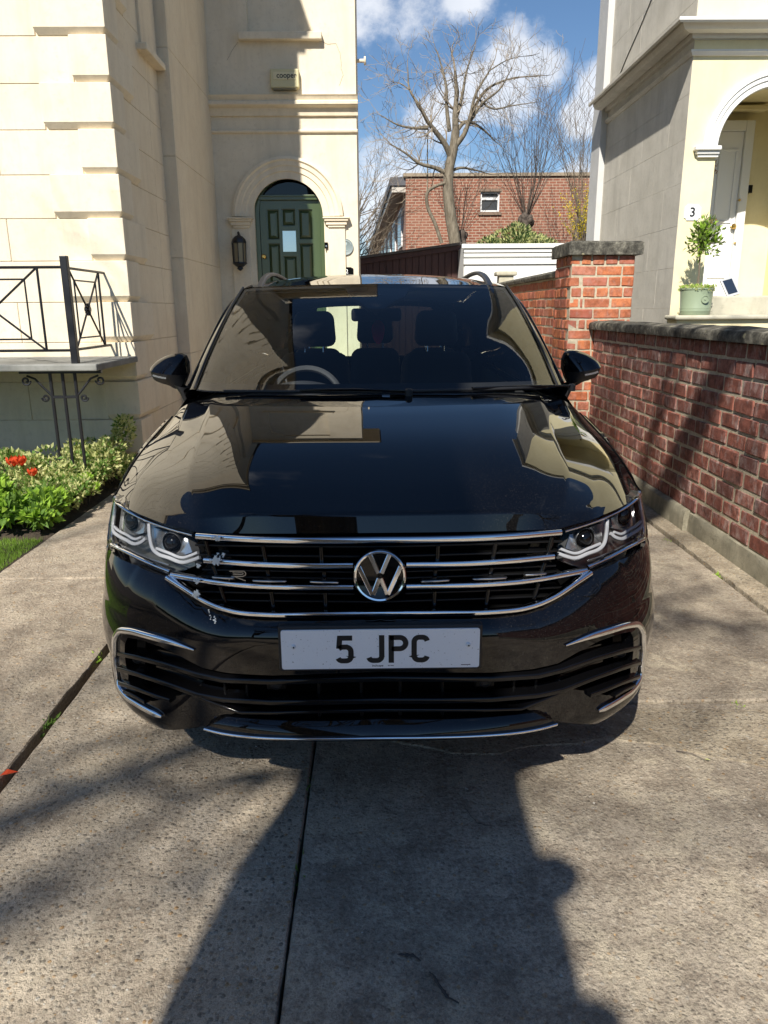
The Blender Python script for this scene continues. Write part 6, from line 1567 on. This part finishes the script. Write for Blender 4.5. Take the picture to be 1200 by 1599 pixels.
P = [onws(u, v, .012) for u, v in hs_]; Q = [p+Vector((0, .07, -.015)) for p in P]; k = len(P)
mb.add(P+Q, [tuple(range(k)), tuple(range(2*k-1, k-1, -1))]+[(i, (i+1) % k, k+(i+1) % k, k+i) for i in range(k)]); mb.build('sensor_housing', MAT['dash_plastic'], car)
mb = MB(); P = [onws(u, v, .006) for u, v in ((583, 461), (597, 461), (594, 456), (586, 456))]; mb.add(P+[p+Vector((0, .008, 0)) for p in P], [(0, 1, 2, 3), (7, 6, 5, 4), (0, 1, 5, 4), (1, 2, 6, 5), (2, 3, 7, 6), (3, 0, 4, 7)]); mb.build('camera_window', MAT['lamp_grey'], car)
# A pillars
AP = [[None, None, None] for _ in range(5)]
for i, t in enumerate((0, .25, .5, .75, 1)):
    AP[i][0] = wrow(t)[-1].copy(); AP[i][1] = AP[i][0]+Vector((lerp(.036, .030, t), .035, lerp(-.008, -.012, t))); AP[i][2] = AP[i][0]+Vector((lerp(.062, .056, t), .07, lerp(-.045, -.042, t)))
mb = MB(); N_ = net(AP, [0, .5, 1], [0, .25, .5, .75, 1], nu=5, nv=6); mb.grid(N_); o = mb.build('pillar', PAINT, car, smooth=60); mirx(o)
P = [r[0]+Vector((.004, -.002, .004)) for r in N_]; rib('screen_trim', P, .008, .010, MAT['matt_black'], car, ups=(0, -1, 0))
# roof
RF = [None]
for (y, zc_, ze_, xe) in ((2.45, 1.634, 1.585, .680), (3.0, 1.652, 1.600, .70), (3.6, 1.640, 1.585, .695), (4.10, 1.600, 1.545, .670), (4.36, 1.565, 1.515, .645)):
    RF.append([Vector((xe*k_, y+.03*(k_**2), lerp(zc_, ze_, k_**2.6))) for k_ in (0, .36, .65, .83, .94, 1.0)]+[Vector((xe+.028, y+.04, ze_-.035))])
for r_ in RF[1:]: pass
RF[0] = [WT[0], WT[1], WT[2], WT[3], WT[4], AP[4][1], AP[4][2]]
mb = MB(); mb.grid(mir(net(RF, [0, .25, .45, .58, .66, .70, .74], [0, .4, .85, 1.45, 1.95, 2.2], nu=5, nv=6))); mb.build('roof', PAINT, car, smooth=60)
# roof rails
for s_ in (1,):
    P = curve([(.578, 2.08, 1.556), (.584, 2.20, 1.582), (.592, 2.36, 1.612), (.602, 2.58, 1.638), (.620, 3.0, 1.662), (.620, 3.5, 1.655), (.615, 3.9, 1.630), (.612, 4.02, 1.60)], 5)
    rib('roof_rail', P, .022, .032, simple('rail_grey', (.022, .022, .024), .42).m, car, rnd_=.4)
# side glass
BL = [Vector(p) for p in ((.826,1.47,1.075),(.868,2.0,1.03),(.876,2.55,1.025),(.872,3.2,1.04),(.850,3.8,1.065),(.800,4.22,1.10))]
UL = [AP[0][2].lerp(AP[1][2], .35), AP[3][2].lerp(AP[2][2], .35), Vector((.706, 2.46, 1.550))]+[Vector(p) for p in ((.715,3.1,1.565),(.702,3.8,1.545),(.690,4.15,1.50))]
G = net([BL, [a.lerp(b, .5)+Vector((.022, 0, .01)) for a, b in zip(BL, UL)], UL], [0, .3, .8, 1.5, 2.1, 2.5], [0, .5, 1], nu=8, nv=8)
cuts = [(0, 3), (3, 16), (16, 18), (18, 30), (30, 31), (31, 37), (37, 40)]
for i, (a, b) in enumerate(cuts):
    mb = MB(); mb.grid([r[a:b+1] for r in G]); nm, mt = (('side_window', 'side_glass') if i in (1, 3, 5) else ('window_pillar', 'gloss_black')); o = mb.build(nm, MAT[mt], car, smooth=True, fix=False); mirx(o)
mb = MB(); rows_ = [[p+Vector((.004, 0, .006)), Vector((side_x(max(1.6, p.y), sho(p.y)-.001), p.y, sho(p.y)-.001))] for p in G[0]]; mb.grid(rows_); o = mb.build('belt_trim', MAT['matt_black'], car); mirx(o)
P = [p+Vector((.004, 0, .004)) for p in G[-1]]; rib('window_trim', P, .02, .012, MAT['gloss_black'], car, ups=(0, 0, 1))
# tailgate
RT = [[(0,4.40,1.555),(.35,4.40,1.545),(.62,4.39,1.51)], [(0,4.47,1.33),(.40,4.45,1.325),(.70,4.35,1.31)], [(0,4.52,1.08),(.45,4.50,1.075),(.76,4.36,1.07)]]
Rn = net([[Vector(p) for p in r] for r in RT], [0, .4, .7], [0, .5, 1], nu=6, nv=6)
mb = MB(); g = mir(Rn); mb.grid([r[4:-4] for r in g[2:]]); mb.build('rear_window', MAT['rear_glass'], car, smooth=True)
mb = MB(); mb.grid(g[:3]); mb.grid([r[:5] for r in g]); mb.grid([r[-5:] for r in g]); mb.build('tailgate_frame', PAINT, car, smooth=40)
mb = MB(); g2 = [[(-.80,4.32,1.09),(-.45,4.49,1.08),(0,4.52,1.08),(.45,4.49,1.08),(.80,4.32,1.09)], [(-.88,4.30,.85),(-.5,4.53,.85),(0,4.56,.85),(.5,4.53,.85),(.88,4.30,.85)], [(-.88,4.30,.60),(-.5,4.52,.60),(0,4.55,.60),(.5,4.52,.60),(.88,4.30,.60)], [(-.86,4.28,.34),(-.5,4.48,.32),(0,4.50,.32),(.5,4.48,.32),(.86,4.28,.34)]]
mb.grid([[Vector(p) for p in r] for r in g2]); mb.build('tailgate', PAINT, car, smooth=60, subsurf=2)
for s_ in (1, -1):
    mb = MB(); mb.add([(s_*.60, 4.515, .98), (s_*.86, 4.37, .99), (s_*.87, 4.37, .86), (s_*.60, 4.535, .88), (s_*.60, 4.45, .98), (s_*.84, 4.30, .99), (s_*.85, 4.30, .86), (s_*.60, 4.46, .88)], [(0,1,2,3),(0,4,5,1),(1,5,6,2),(2,6,7,3),(3,7,4,0),(7,6,5,4)]); mb.build('tail_light', simple('tail_red', (.25, .005, .005), .15).m, car, bevel=.01)
# D pillars join the side glass to the tailgate
gl_ = [r[-1] for r in G]; tg_ = [r[-1] for r in reversed(Rn)]
mb = MB(); rows_ = []
for i, p in enumerate(gl_):
    q = i/(len(gl_)-1)*(len(tg_)-1); k = min(len(tg_)-2, int(q)); e_ = tg_[k].lerp(tg_[k+1], q-k); rows_.append([p, p.lerp(e_, .5)+Vector((.012, 0, 0)), e_])
mb.grid(rows_); o = mb.build('rear_pillar', PAINT, car, smooth=60); mirx(o)
# scuttle and wipers
mb = MB(); rr0 = [Vector((p.x, p.y+.0, p.z-.012)) for p in rows[-1]]
cowl_f = [p+Vector((0, -.03, -.028)) for p in rows[-1][9:-9]]
cowl_b = [Vector((p.x*.985, p.y+.13, p.z+.012)) for p in cowl_f]
mb.grid([cowl_f, cowl_b, [p+Vector((0, .02, -.15)) for p in cowl_b]]); mb.build('scuttle', MAT['matt_black'], car, smooth=True)
def wpt(x, t):   # on the windscreen
    r_ = wrow(t, .004); xs_ = [p.x for p in r_]; ax = abs(x); q = Vector((x, interp(ax, xs_, [p.y for p in r_]), interp(ax, xs_, [p.z for p in r_]))); return q+Vector((0, -.006, .006))
for (xa, ta, xb, tb, xp) in ((-.60, -.012, .02, -.016, -.10), (.05, -.016, .68, -.008, .52)):
    wp = empty('wiper'); wp.parent = car
    P = [wpt(lerp(xa, xb, i/10), lerp(ta, tb, i/10)+.004*math.sin(math.pi*i/10)) for i in range(11)]
    rib('blade', P, .011, .012, MAT['matt_black'], wp, both=False)
    piv = Vector((xp+.28, wpt(xp+.28, 0).y-.03, wpt(xp+.28, 0).z-.005)) if xp > 0 else Vector((xp+.22, wpt(xp+.22, 0).y-.03, wpt(xp+.22, 0).z-.003))
    mid = wpt((xa+xb)/2, (ta+tb)/2)+Vector((0, -.006, .008)); rib('arm', [piv, piv.lerp(mid, .5)+Vector((0, -.004, .004)), mid], .009, .014, MAT['gloss_black'], wp, both=False)
    mb = MB(); mb.lathe([(.015, -.02), (.015, .003), (.010, .008), (.0005, .009)], tuple(piv), 14); mb.build('pivot_cap', MAT['matt_black'], wp, smooth=40)
# --- door mirrors
def mirror(sgn):
    mr_ = empty('door_mirror'); mr_.parent = car
    def carp(u, v, y): d = ray(u, v); o_ = CAM-Vector((CARX, CARY, 0)); t = (y-o_.y)/d.y; return o_+d*t
    yc = 1.66
    def sec(u, v): return carp(u, v, yc)
    up_ = [(880.5, 577), (881, 562), (885, 551.5), (893, 548), (905, 548.5), (920, 554), (931, 561.5), (937, 569.5)]
    mid_ = [(880.5, 580), (893, 579), (905, 577.5), (920, 575), (931, 573), (937.5, 571)]
    low_ = [(880.5, 580), (885, 590), (890, 600), (896, 601), (905, 596), (918, 592), (930, 587), (937, 576)]
    def shell(nm, A, B, mat, bul):
        A = curve([sec(u, v) for u, v in A], 4); n_ = 14
        A = [A[0].lerp(A[0], 0)]+A[1:]
        def samp(L, t):
            q = t*(len(L)-1); i = min(len(L)-2, int(q)); return L[i].lerp(L[i+1], q-i)
        Bc = curve([sec(u, v) for u, v in B], 4); rows_ = []
        for i in range(17):
            t = i/16; a, b = samp(A, t), samp(Bc, t); r_ = []
            for j in range(11):
                q = j/10; p = a.lerp(b, q); edge = math.sin(math.pi*min(1, max(0, t))*.96+.06)
                f = (q**.55 if bul > 0 else 1-(1-q)**1)  # bulge towards the front
                p = p+Vector((0, -.085*edge**.7*((q)**.5 if bul > 0 else 1-.55*q), 0))
                r_.append(p)
            rows_.append(r_)
        mb = MB(); mb.grid(rows_); o = mb.build(nm, mat, mr_, smooth=60)
        if sgn < 0: o.data.transform(Matrix.Scale(-1, 4, (1, 0, 0))); o.data.flip_normals()
        return o
    shell('mirror_cap', up_, mid_, PAINT, 1); shell('mirror_base', mid_, low_, MAT['matt_black'], -1)
    def fin(o):
        if sgn < 0: o.data.transform(Matrix.Scale(-1, 4, (1, 0, 0))); o.data.flip_normals()
        return o
    bp_ = [sec(u, v)+Vector((0, .004, 0)) for u, v in [(880.5, 577), (881, 562), (885, 551.5), (893, 548), (905, 548.5), (920, 554), (931, 561.5), (937, 570), (930, 587), (918, 592), (905, 596), (896, 601), (890, 600), (885, 590)]]
    mb = MB(); k = len(bp_); mb.add(bp_+[p+Vector((0, .05, 0)) for p in bp_], [tuple(range(k)), tuple(range(2*k-1, k-1, -1))]+[(i, (i+1) % k, k+(i+1) % k, k+i) for i in range(k)]); fin(mb.build('mirror_shell', MAT['matt_black'], mr_))
    cgl = sum(bp_, Vector())/k; mb = MB(); mb.add([cgl+(p-cgl)*.86+Vector((0, .053, 0)) for p in bp_], [tuple(range(k))]); fin(mb.build('mirror_glass', MAT['chrome'], mr_, fix=False))
    # indicator strip
    I = curve([sec(u, v)+Vector((0, -.082, 0)) for u, v in ((906, 583), (914, 581.5), (922, 579.5), (926, 578))], 5); mb = MB(); mb.sweep(I, [(-.004, -.004), (.004, -.004), (.004, .004), (-.004, .004)]); fin(mb.build('indicator', MAT['lamp_grey'], mr_))
    # foot down to the door
    a = sec(890, 596)+Vector((0, -.02, 0)); b = Vector((.856, 1.66, .995)); mb = MB(); rows_ = []
    for t in (0, .3, .6, 1):
        c_ = a.lerp(b, t)+Vector((-.012*math.sin(math.pi*t), 0, 0)); w_, d_ = lerp(.030, .022, t), lerp(.05, .065, t); rows_.append([c_+Vector((w_*math.cos(k*math.pi/6), d_*math.sin(k*math.pi/6), .01*math.cos(k*math.pi/6))) for k in range(12)])
    mb.grid(rows_, closed=True); fin(mb.build('mirror_foot', MAT['matt_black'], mr_, smooth=True))
mirror(1); mirror(-1)
# --- wheels
def wheel(x, y, sgn):
    w = empty('wheel', (x, y, .357)); w.parent = car
    mb = MB(); mb.lathe([(.235, -.105), (.30, -.118), (.343, -.105), (.356, -.07), (.358, 0), (.356, .07), (.343, .105), (.30, .118), (.235, .105)], (0, 0, 0), 48, axis='x', cap=False); mb.build('tyre', MAT['tyre_rubber'], w, smooth=40)
    mb = MB(); mb.lathe([(.237, -.10), (.225, -.09), (.215, 0), (.225, .09), (.237, .10)], (0, 0, 0), 40, axis='x', cap=False)
    xo = sgn*.085
    for k in range(5):
        for s_ in (-.10, .10):
            a = 2*math.pi*k/5+s_; mb.sweep([(xo, .04*math.cos(a), .04*math.sin(a)), (xo*1.05, .14*math.cos(a+s_*.3), .14*math.sin(a+s_*.3)), (xo, .232*math.cos(a+s_*.6), .232*math.sin(a+s_*.6))], [(-.014, -.012), (.014, -.012), (.014, .012), (-.014, .012)], (1, 0, 0))
    mb.lathe([(.055, -.02), (.055, .02), (.03, .028), (.0005, .028)] if sgn > 0 else [(.055, .02), (.055, -.02), (.03, -.028), (.0005, -.028)], (xo, 0, 0), 20, axis='x'); mb.build('rim', MAT['alloy'], w, smooth=35)
    mb = MB(); mb.lathe([(.165, -.012), (.165, .012), (.06, .014)], (sgn*.03, 0, 0), 32, axis='x'); mb.build('brake_disc', MAT['satin_silver'], w)
for y in (FWY, RWY):
    for s_ in (1, -1): wheel(s_*.785, y, s_)
# --- cabin
db = MAT['dash_plastic']
mb = MB(); ctl = [[(x, 1.15+.25*(abs(x)/.75)**2, 1.075), (x, 1.55, 1.068), (x, 1.90, 1.050+.022*math.exp(-((x+.37)/.20)**2)), (x, 2.04, 1.02+.020*math.exp(-((x+.37)/.20)**2)), (x, 2.06, .90), (x, 2.00, .55)] for x in (-.78, -.60, -.48, -.37, -.26, -.10, .10, .35, .60, .78)]
g = net([[Vector(p) for p in r] for r in ctl], [0, .25, .55, .7, .85, 1.2], [0, .2, .3, .4, .5, .66, .85, 1.1, 1.35, 1.55], nu=4, nv=3); mb.grid(g); mb.build('dashboard', db, car, smooth=60)
mb = MB(); rows_ = []   # instrument hood over the driver's dials
for i in range(13):
    t = i/12; x = -.37+(-.19+.38*t); h_ = .058*math.sin(math.pi*t)**.6; rows_.append([(x, 1.80, 1.045), (x, 1.86, 1.05+h_*.8), (x, 1.96, 1.052+h_), (x, 2.04, 1.035+h_*.95), (x, 2.045, 1.0)])
mb.grid(rows_); mb.build('instrument_hood', db, car, smooth=60)
sw = empty('steering_wheel'); sw.parent = car
TS = Matrix.Translation((-.37, 2.17, .985)) @ Matrix.Rotation(R(-24), 4, 'X')
mb = MB(); mb.tube([TS @ Vector((.185*math.cos(2*math.pi*k/40), 0, .18*math.sin(2*math.pi*k/40))) for k in range(41)], .017, 8, cap=False); mb.build('rim', MAT['dash_plastic'], sw, smooth=True)
mb = MB(); mb.lathe([(.075, -.03), (.07, .02), (.05, .03), (.001, .032)], (0, 0, 0), 20, axis='y'); mb.box((-.17, -.012, -.02), (.17, .012, .02)); mb.box((-.02, -.012, -.17), (.02, .012, 0)); mb.v = [tuple(TS @ Vector(v)) for v in mb.v]; mb.build('hub', MAT['dash_plastic'], sw)
def rbox(nm, c, s_, mat, parent, bev, tilt=0.0, taper=1.0):
    mb = MB(); hx, hy, hz = s_[0]/2, s_[1]/2, s_[2]/2; vs = [(a*hx*(taper if e > 0 else 1), b*hy, e*hz) for e in (-1, 1) for (a, b) in ((-1, -1), (1, -1), (1, 1), (-1, 1))]
    T_ = Matrix.Translation(c) @ Matrix.Rotation(R(tilt), 4, 'X'); mb.add([tuple(T_ @ Vector(v)) for v in vs], [(0, 3, 2, 1), (4, 5, 6, 7), (0, 1, 5, 4), (1, 2, 6, 5), (2, 3, 7, 6), (3, 0, 4, 7)]); return mb.build(nm, mat, parent, bevel=bev, segs=4, smooth=180)
def seat(x, y, w=.50, hr=True, zb=.62):
    s_ = empty('seat'); s_.parent = car
    rbox('cushion', (x, y-.22, zb-.08), (w, .52, .16), MAT['seat_cloth'], s_, .05)
    rbox('backrest', (x, y+.10, zb+.28), (w, .16, .62), MAT['seat_cloth'], s_, .07, -14, .82)
    rbox('headrest', (x, y+.18, zb+.72), (.27, .11, .21), MAT['seat_cloth'], s_, .05, -8, .88)
    for q in (-.055, .055):
        mb = MB(); mb.tube([(x+q, y+.155, zb+.54), (x+q, y+.175, zb+.66)], .007, 8); mb.build('headrest_post', CH, s_, smooth=True)
seat(-.37, 2.65); seat(.37, 2.65)
for x in (-.42, 0, .42): seat(x, 3.55, .42, zb=.60)
mb = MB(); mb.box((-.84, 1.5, .34), (.84, 4.3, .40)); mb.build('cabin_floor', MAT['seat_cloth'], car)
mb = MB(); g = mir(net(RF, [0, .25, .45, .58, .66, .70, .74], [0, .4, .85, 1.45, 1.95, 2.2], nu=3, nv=3)); mb.grid([[p+Vector((0, .03, -.03)) for p in r[4:-4]] for r in g]); mb.build('headliner', MAT['headliner'], car, smooth=True)
for s_ in (1, -1):
    mb = MB(); mb.add([(s_*.80, 1.65, .4), (s_*.80, 4.2, .4), (s_*.80, 4.2, 1.05), (s_*.82, 2.0, 1.0), (s_*.80, 1.65, 1.0)], [(0, 1, 2, 3, 4)]); mb.build('door_card', MAT['seat_cloth'], car)
    mb = MB(); mb.add([(s_*.81, 3.9, .8), (s_*.70, 4.47, .8), (s_*.70, 4.45, 1.16), (s_*.80, 4.2, 1.13), (s_*.83, 3.9, 1.07)], [(0, 1, 2, 3, 4)]); mb.add([(s_*.79, 3.9, .8), (s_*.68, 4.45, .8), (s_*.68, 4.43, 1.16), (s_*.78, 4.2, 1.13), (s_*.81, 3.9, 1.07)], [(4, 3, 2, 1, 0)]); mb.build('boot_trim', MAT['seat_cloth'], car, fix=False)
rm = empty('rear_view_mirror'); rm.parent = car
a, b = carp(549, 502, 1.98), carp(627, 481, 1.98)
rbox('mirror_body', ((a.x+b.x)/2, 1.98, (a.z+b.z)/2), (b.x-a.x, .035, b.z-a.z), MAT['dash_plastic'], rm, .016)
c_ = onws(590, 478, .05); mb = MB(); mb.tube([((a.x+b.x)/2, 1.975, (a.z+b.z)/2+.01), tuple(c_)], .013, 8); mb.build('mirror_stem', db, rm)
for p in rm.children: pass
# bird droppings on the grille corner and bumper
def splat(uv, d, n_, r0, seed, drip=0):
    r_ = random.Random(seed); mb = MB()
    for k in range(n_):
        u, v = uv[0]+r_.gauss(0, r0), uv[1]+r_.gauss(0, r0*.8)+(drip*(k/n_) if drip else 0)
        uu = 1183-u; p = pf(uu, v, d); s = s_guess(p.x, p.y); q = Vector((-p.x, p.y, p.z)); nv = fnorm(s); nv = Vector((-nv.x, nv.y, .15)).normalized(); rad = r_.uniform(.0014, .0042)*(1.0 if not drip else .75)
        t1 = nv.orthogonal().normalized(); t2 = nv.cross(t1); m_ = 9; ring = [q+(t1*math.cos(6.283*i/m_)+t2*math.sin(6.283*i/m_))*rad*r_.uniform(.45, 1.5) for i in range(m_)]
        mb.add([q+nv*.0022]+ring+[q-nv*.002], [(0, i+1, (i+1) % m_+1) for i in range(m_)]+[(m_+1, (i+1) % m_+1, i+1) for i in range(m_)])
    mb.build('bird_dropping', MAT['droppings'], car, smooth=True)
splat((339, 835), .047, 18, 2.6, 1); splat((338, 870), .036, 60, 3.2, 2); splat((346, 862), .045, 6, 2.5, 22); splat((308, 902), .031, 18, 2.2, 3); splat((305, 921), .023, 34, 2.6, 4); splat((326, 948), lambda s, z: d_bump(s, z)-.001, 8, .8, 5, 14); splat((333, 958), lambda s, z: d_bump(s, z)-.001, 10, .9, 6, 10); splat((312, 878), .050, 10, 1.5, 7)
splat((381, 795), .118, 3, .8, 8)
# --- air freshener hanging from the mirror: a thing of its own
tz = carp(591, 517, 1.97); fz = empty('air_freshener', (CARX+tz.x, CARY+1.97, tz.z-.05), 0, 'red oval air freshener hanging on a string from the rear view mirror', 'air freshener')
mb = MB(); oc = [(.031*math.cos(2*math.pi*k/24)+.006*math.sin(4*math.pi*k/24)*.5, .0+.058*math.sin(2*math.pi*k/24)+.045) for k in range(24)]; mb.prism(oc, 'y', -.004, .004); mb.build('tag', MAT['red_tag'], fz, bevel=.002)
top_ = carp(590, 500, 1.97); mb = MB(); mb.tube([(0, 0, .095), (0, .004, top_.z-(tz.z-.05)+.01)], .0018, 6); mb.build('string', MAT['white_paint'], fz)

# ------------------------------------------------------------------ small things on the drive
def tuft(u, v, n_, h, lab, w=.03, mat='leaf_bright', dz=-.02):
    p = at_z(u, v, 0); t = empty('weed', (p.x, p.y, dz), 0, lab, 'weed', 'weeds in the joints'); mb = MB(); r_ = random.Random(int(u*7+v))
    for k in range(n_):
        o_ = Vector((r_.gauss(0, w*.25), r_.gauss(0, w), 0)); leaf(mb, o_, rdir(r_, 1.0), rdir(r_), h*r_.uniform(.6, 1.3), h*.16)
    mb.build('leaves', MAT[mat], t, fix=False); mb = MB(); mb.tube([(0, 0, -.02), (0, 0, .015)], .002, 5); mb.build('root', MAT['twig'], t)
tuft(150, 1025, 40, .034, 'green weed in the wide joint beside the car bumper', .05); tuft(75, 1125, 34, .035, 'small dark weed half way along the wide joint', .025, 'leaf_mid')
tuft(478, 1232, 24, .03, 'tiny weed high in the middle joint nearest the car', .03, 'leaf_mid'); tuft(466, 1300, 16, .022, 'sparse weed lower in the middle joint', .04, 'leaf_mid'); tuft(459, 1362, 26, .03, 'mossy weed tuft low in the middle joint', .04, 'leaf_mid')
tuft(1045, 845, 20, .035, 'green weed at the wall strip beside the headlight', .03); tuft(1120, 897, 26, .04, 'bright green weed along the strip at the foot of the wall', .02); tuft(1155, 1101, 26, .028, 'flat bright green weed in the cross joint', .015)
def dead_leaf(u, v, L, mat, lab, a):
    p = at_z(u, v, .004); o = empty('fallen_leaf', (p.x, p.y, .006), a, lab, 'leaf'); mb = MB(); leaf(mb, (0, 0, .002), (1, 0, .05), (0, 0, 1), L, L*.30, 0, .35); mb.build('blade', MAT[mat], o, fix=False)
    mb = MB(); mb.tube([(-L*.3, 0, .0), (0, 0, .002)], .0012, 5); mb.build('stalk', MAT['twig'], o)
dead_leaf(0, 1213, .055, 'petal_red', 'dry red brown leaf lying in the wide joint', .5); dead_leaf(230, 1130, .02, 'leaf_dead', 'small orange leaf fragment under the bumper corner', 1.2)
p = at_z(1080, 1182, 0); tg = empty('twig', (p.x, p.y, .002), R(-35), 'thin dark twig with a green tip on the worn concrete', 'twig'); mb = MB(); mb.tube([(-.05, 0, .004), (0, .006, .008), (.045, -.004, .004)], [.0016, .0014, .001], 5); mb.build('stick', MAT['twig_dark'], tg); mb = MB(); leaf(mb, (.04, 0, .004), (1, .2, .2), (0, 0, 1), .02, .005); mb.build('bud', MAT['leaf_varieg'], tg, fix=False)
# cracks in the worn slab
def gcrack(uv, w, sd_):
    P = [at_z(u, v, .0015) for u, v in resample(uv, 5, False)]; P = [q+Vector((.007*mnoise.noise(q*40+Vector((sd_, 0, 0))), .007*mnoise.noise(q*37), 0)) for q in P]; n_ = len(P)
    mb = MB(); mb.sweep(P, [(-w, 0), (0, .0009), (w, 0), (0, -.0025)], (0, 0, 1), scale=[.25+.9*math.sin(math.pi*(i+.3)/(n_))*(.5+abs(mnoise.noise(Vector((i*.5, sd_, 0))))*1.6) for i in range(n_)]); mb.build('crack', MAT['crack_ground'], drive)
simple('crack_ground', (.07, .06, .05), .95)
gcrack([(622, 1490), (645, 1492), (655, 1500)], .0045, 1); gcrack([(668, 1517), (680, 1530), (688, 1545), (700, 1560), (716, 1566)], .0045, 2); gcrack([(720, 1255), (745, 1285), (770, 1290)], .0009, 4); gcrack([(60, 955), (110, 975), (165, 970)], .001, 7)
# loose grit
mb = MB(); r_ = random.Random(31)
for k in range(900):
    x, y = (r_.uniform(-1.18, -.23), r_.uniform(1.0, 3.4)) if r_.random() < .6 else (r_.uniform(-.2, 1.9), r_.uniform(1.0, 3.2))
    rad = r_.uniform(.0012, .0032)*(1.7 if r_.random() < .06 else 1); vs = [Vector((x, y, -.0005))+Vector((math.cos(6.283*i/5)*r_.uniform(.7, 1.4), math.sin(6.283*i/5)*r_.uniform(.7, 1.4), 0))*rad for i in range(5)]+[Vector((x, y, rad*.8))]
    mb.add(vs, [(i, (i+1) % 5, 5) for i in range(5)], r_.randrange(4))
g_ = [simple('grit_a', (.45, .42, .36), .7).m, simple('grit_b', (.30, .27, .22), .7).m, simple('grit_c', (.42, .27, .12), .7).m, simple('grit_d', (.2, .185, .16), .7).m]
tag(mb.build('loose_grit', g_, fix=False), 'scattered grit and pebbles lying on the concrete drive', 'grit', kind='stuff')
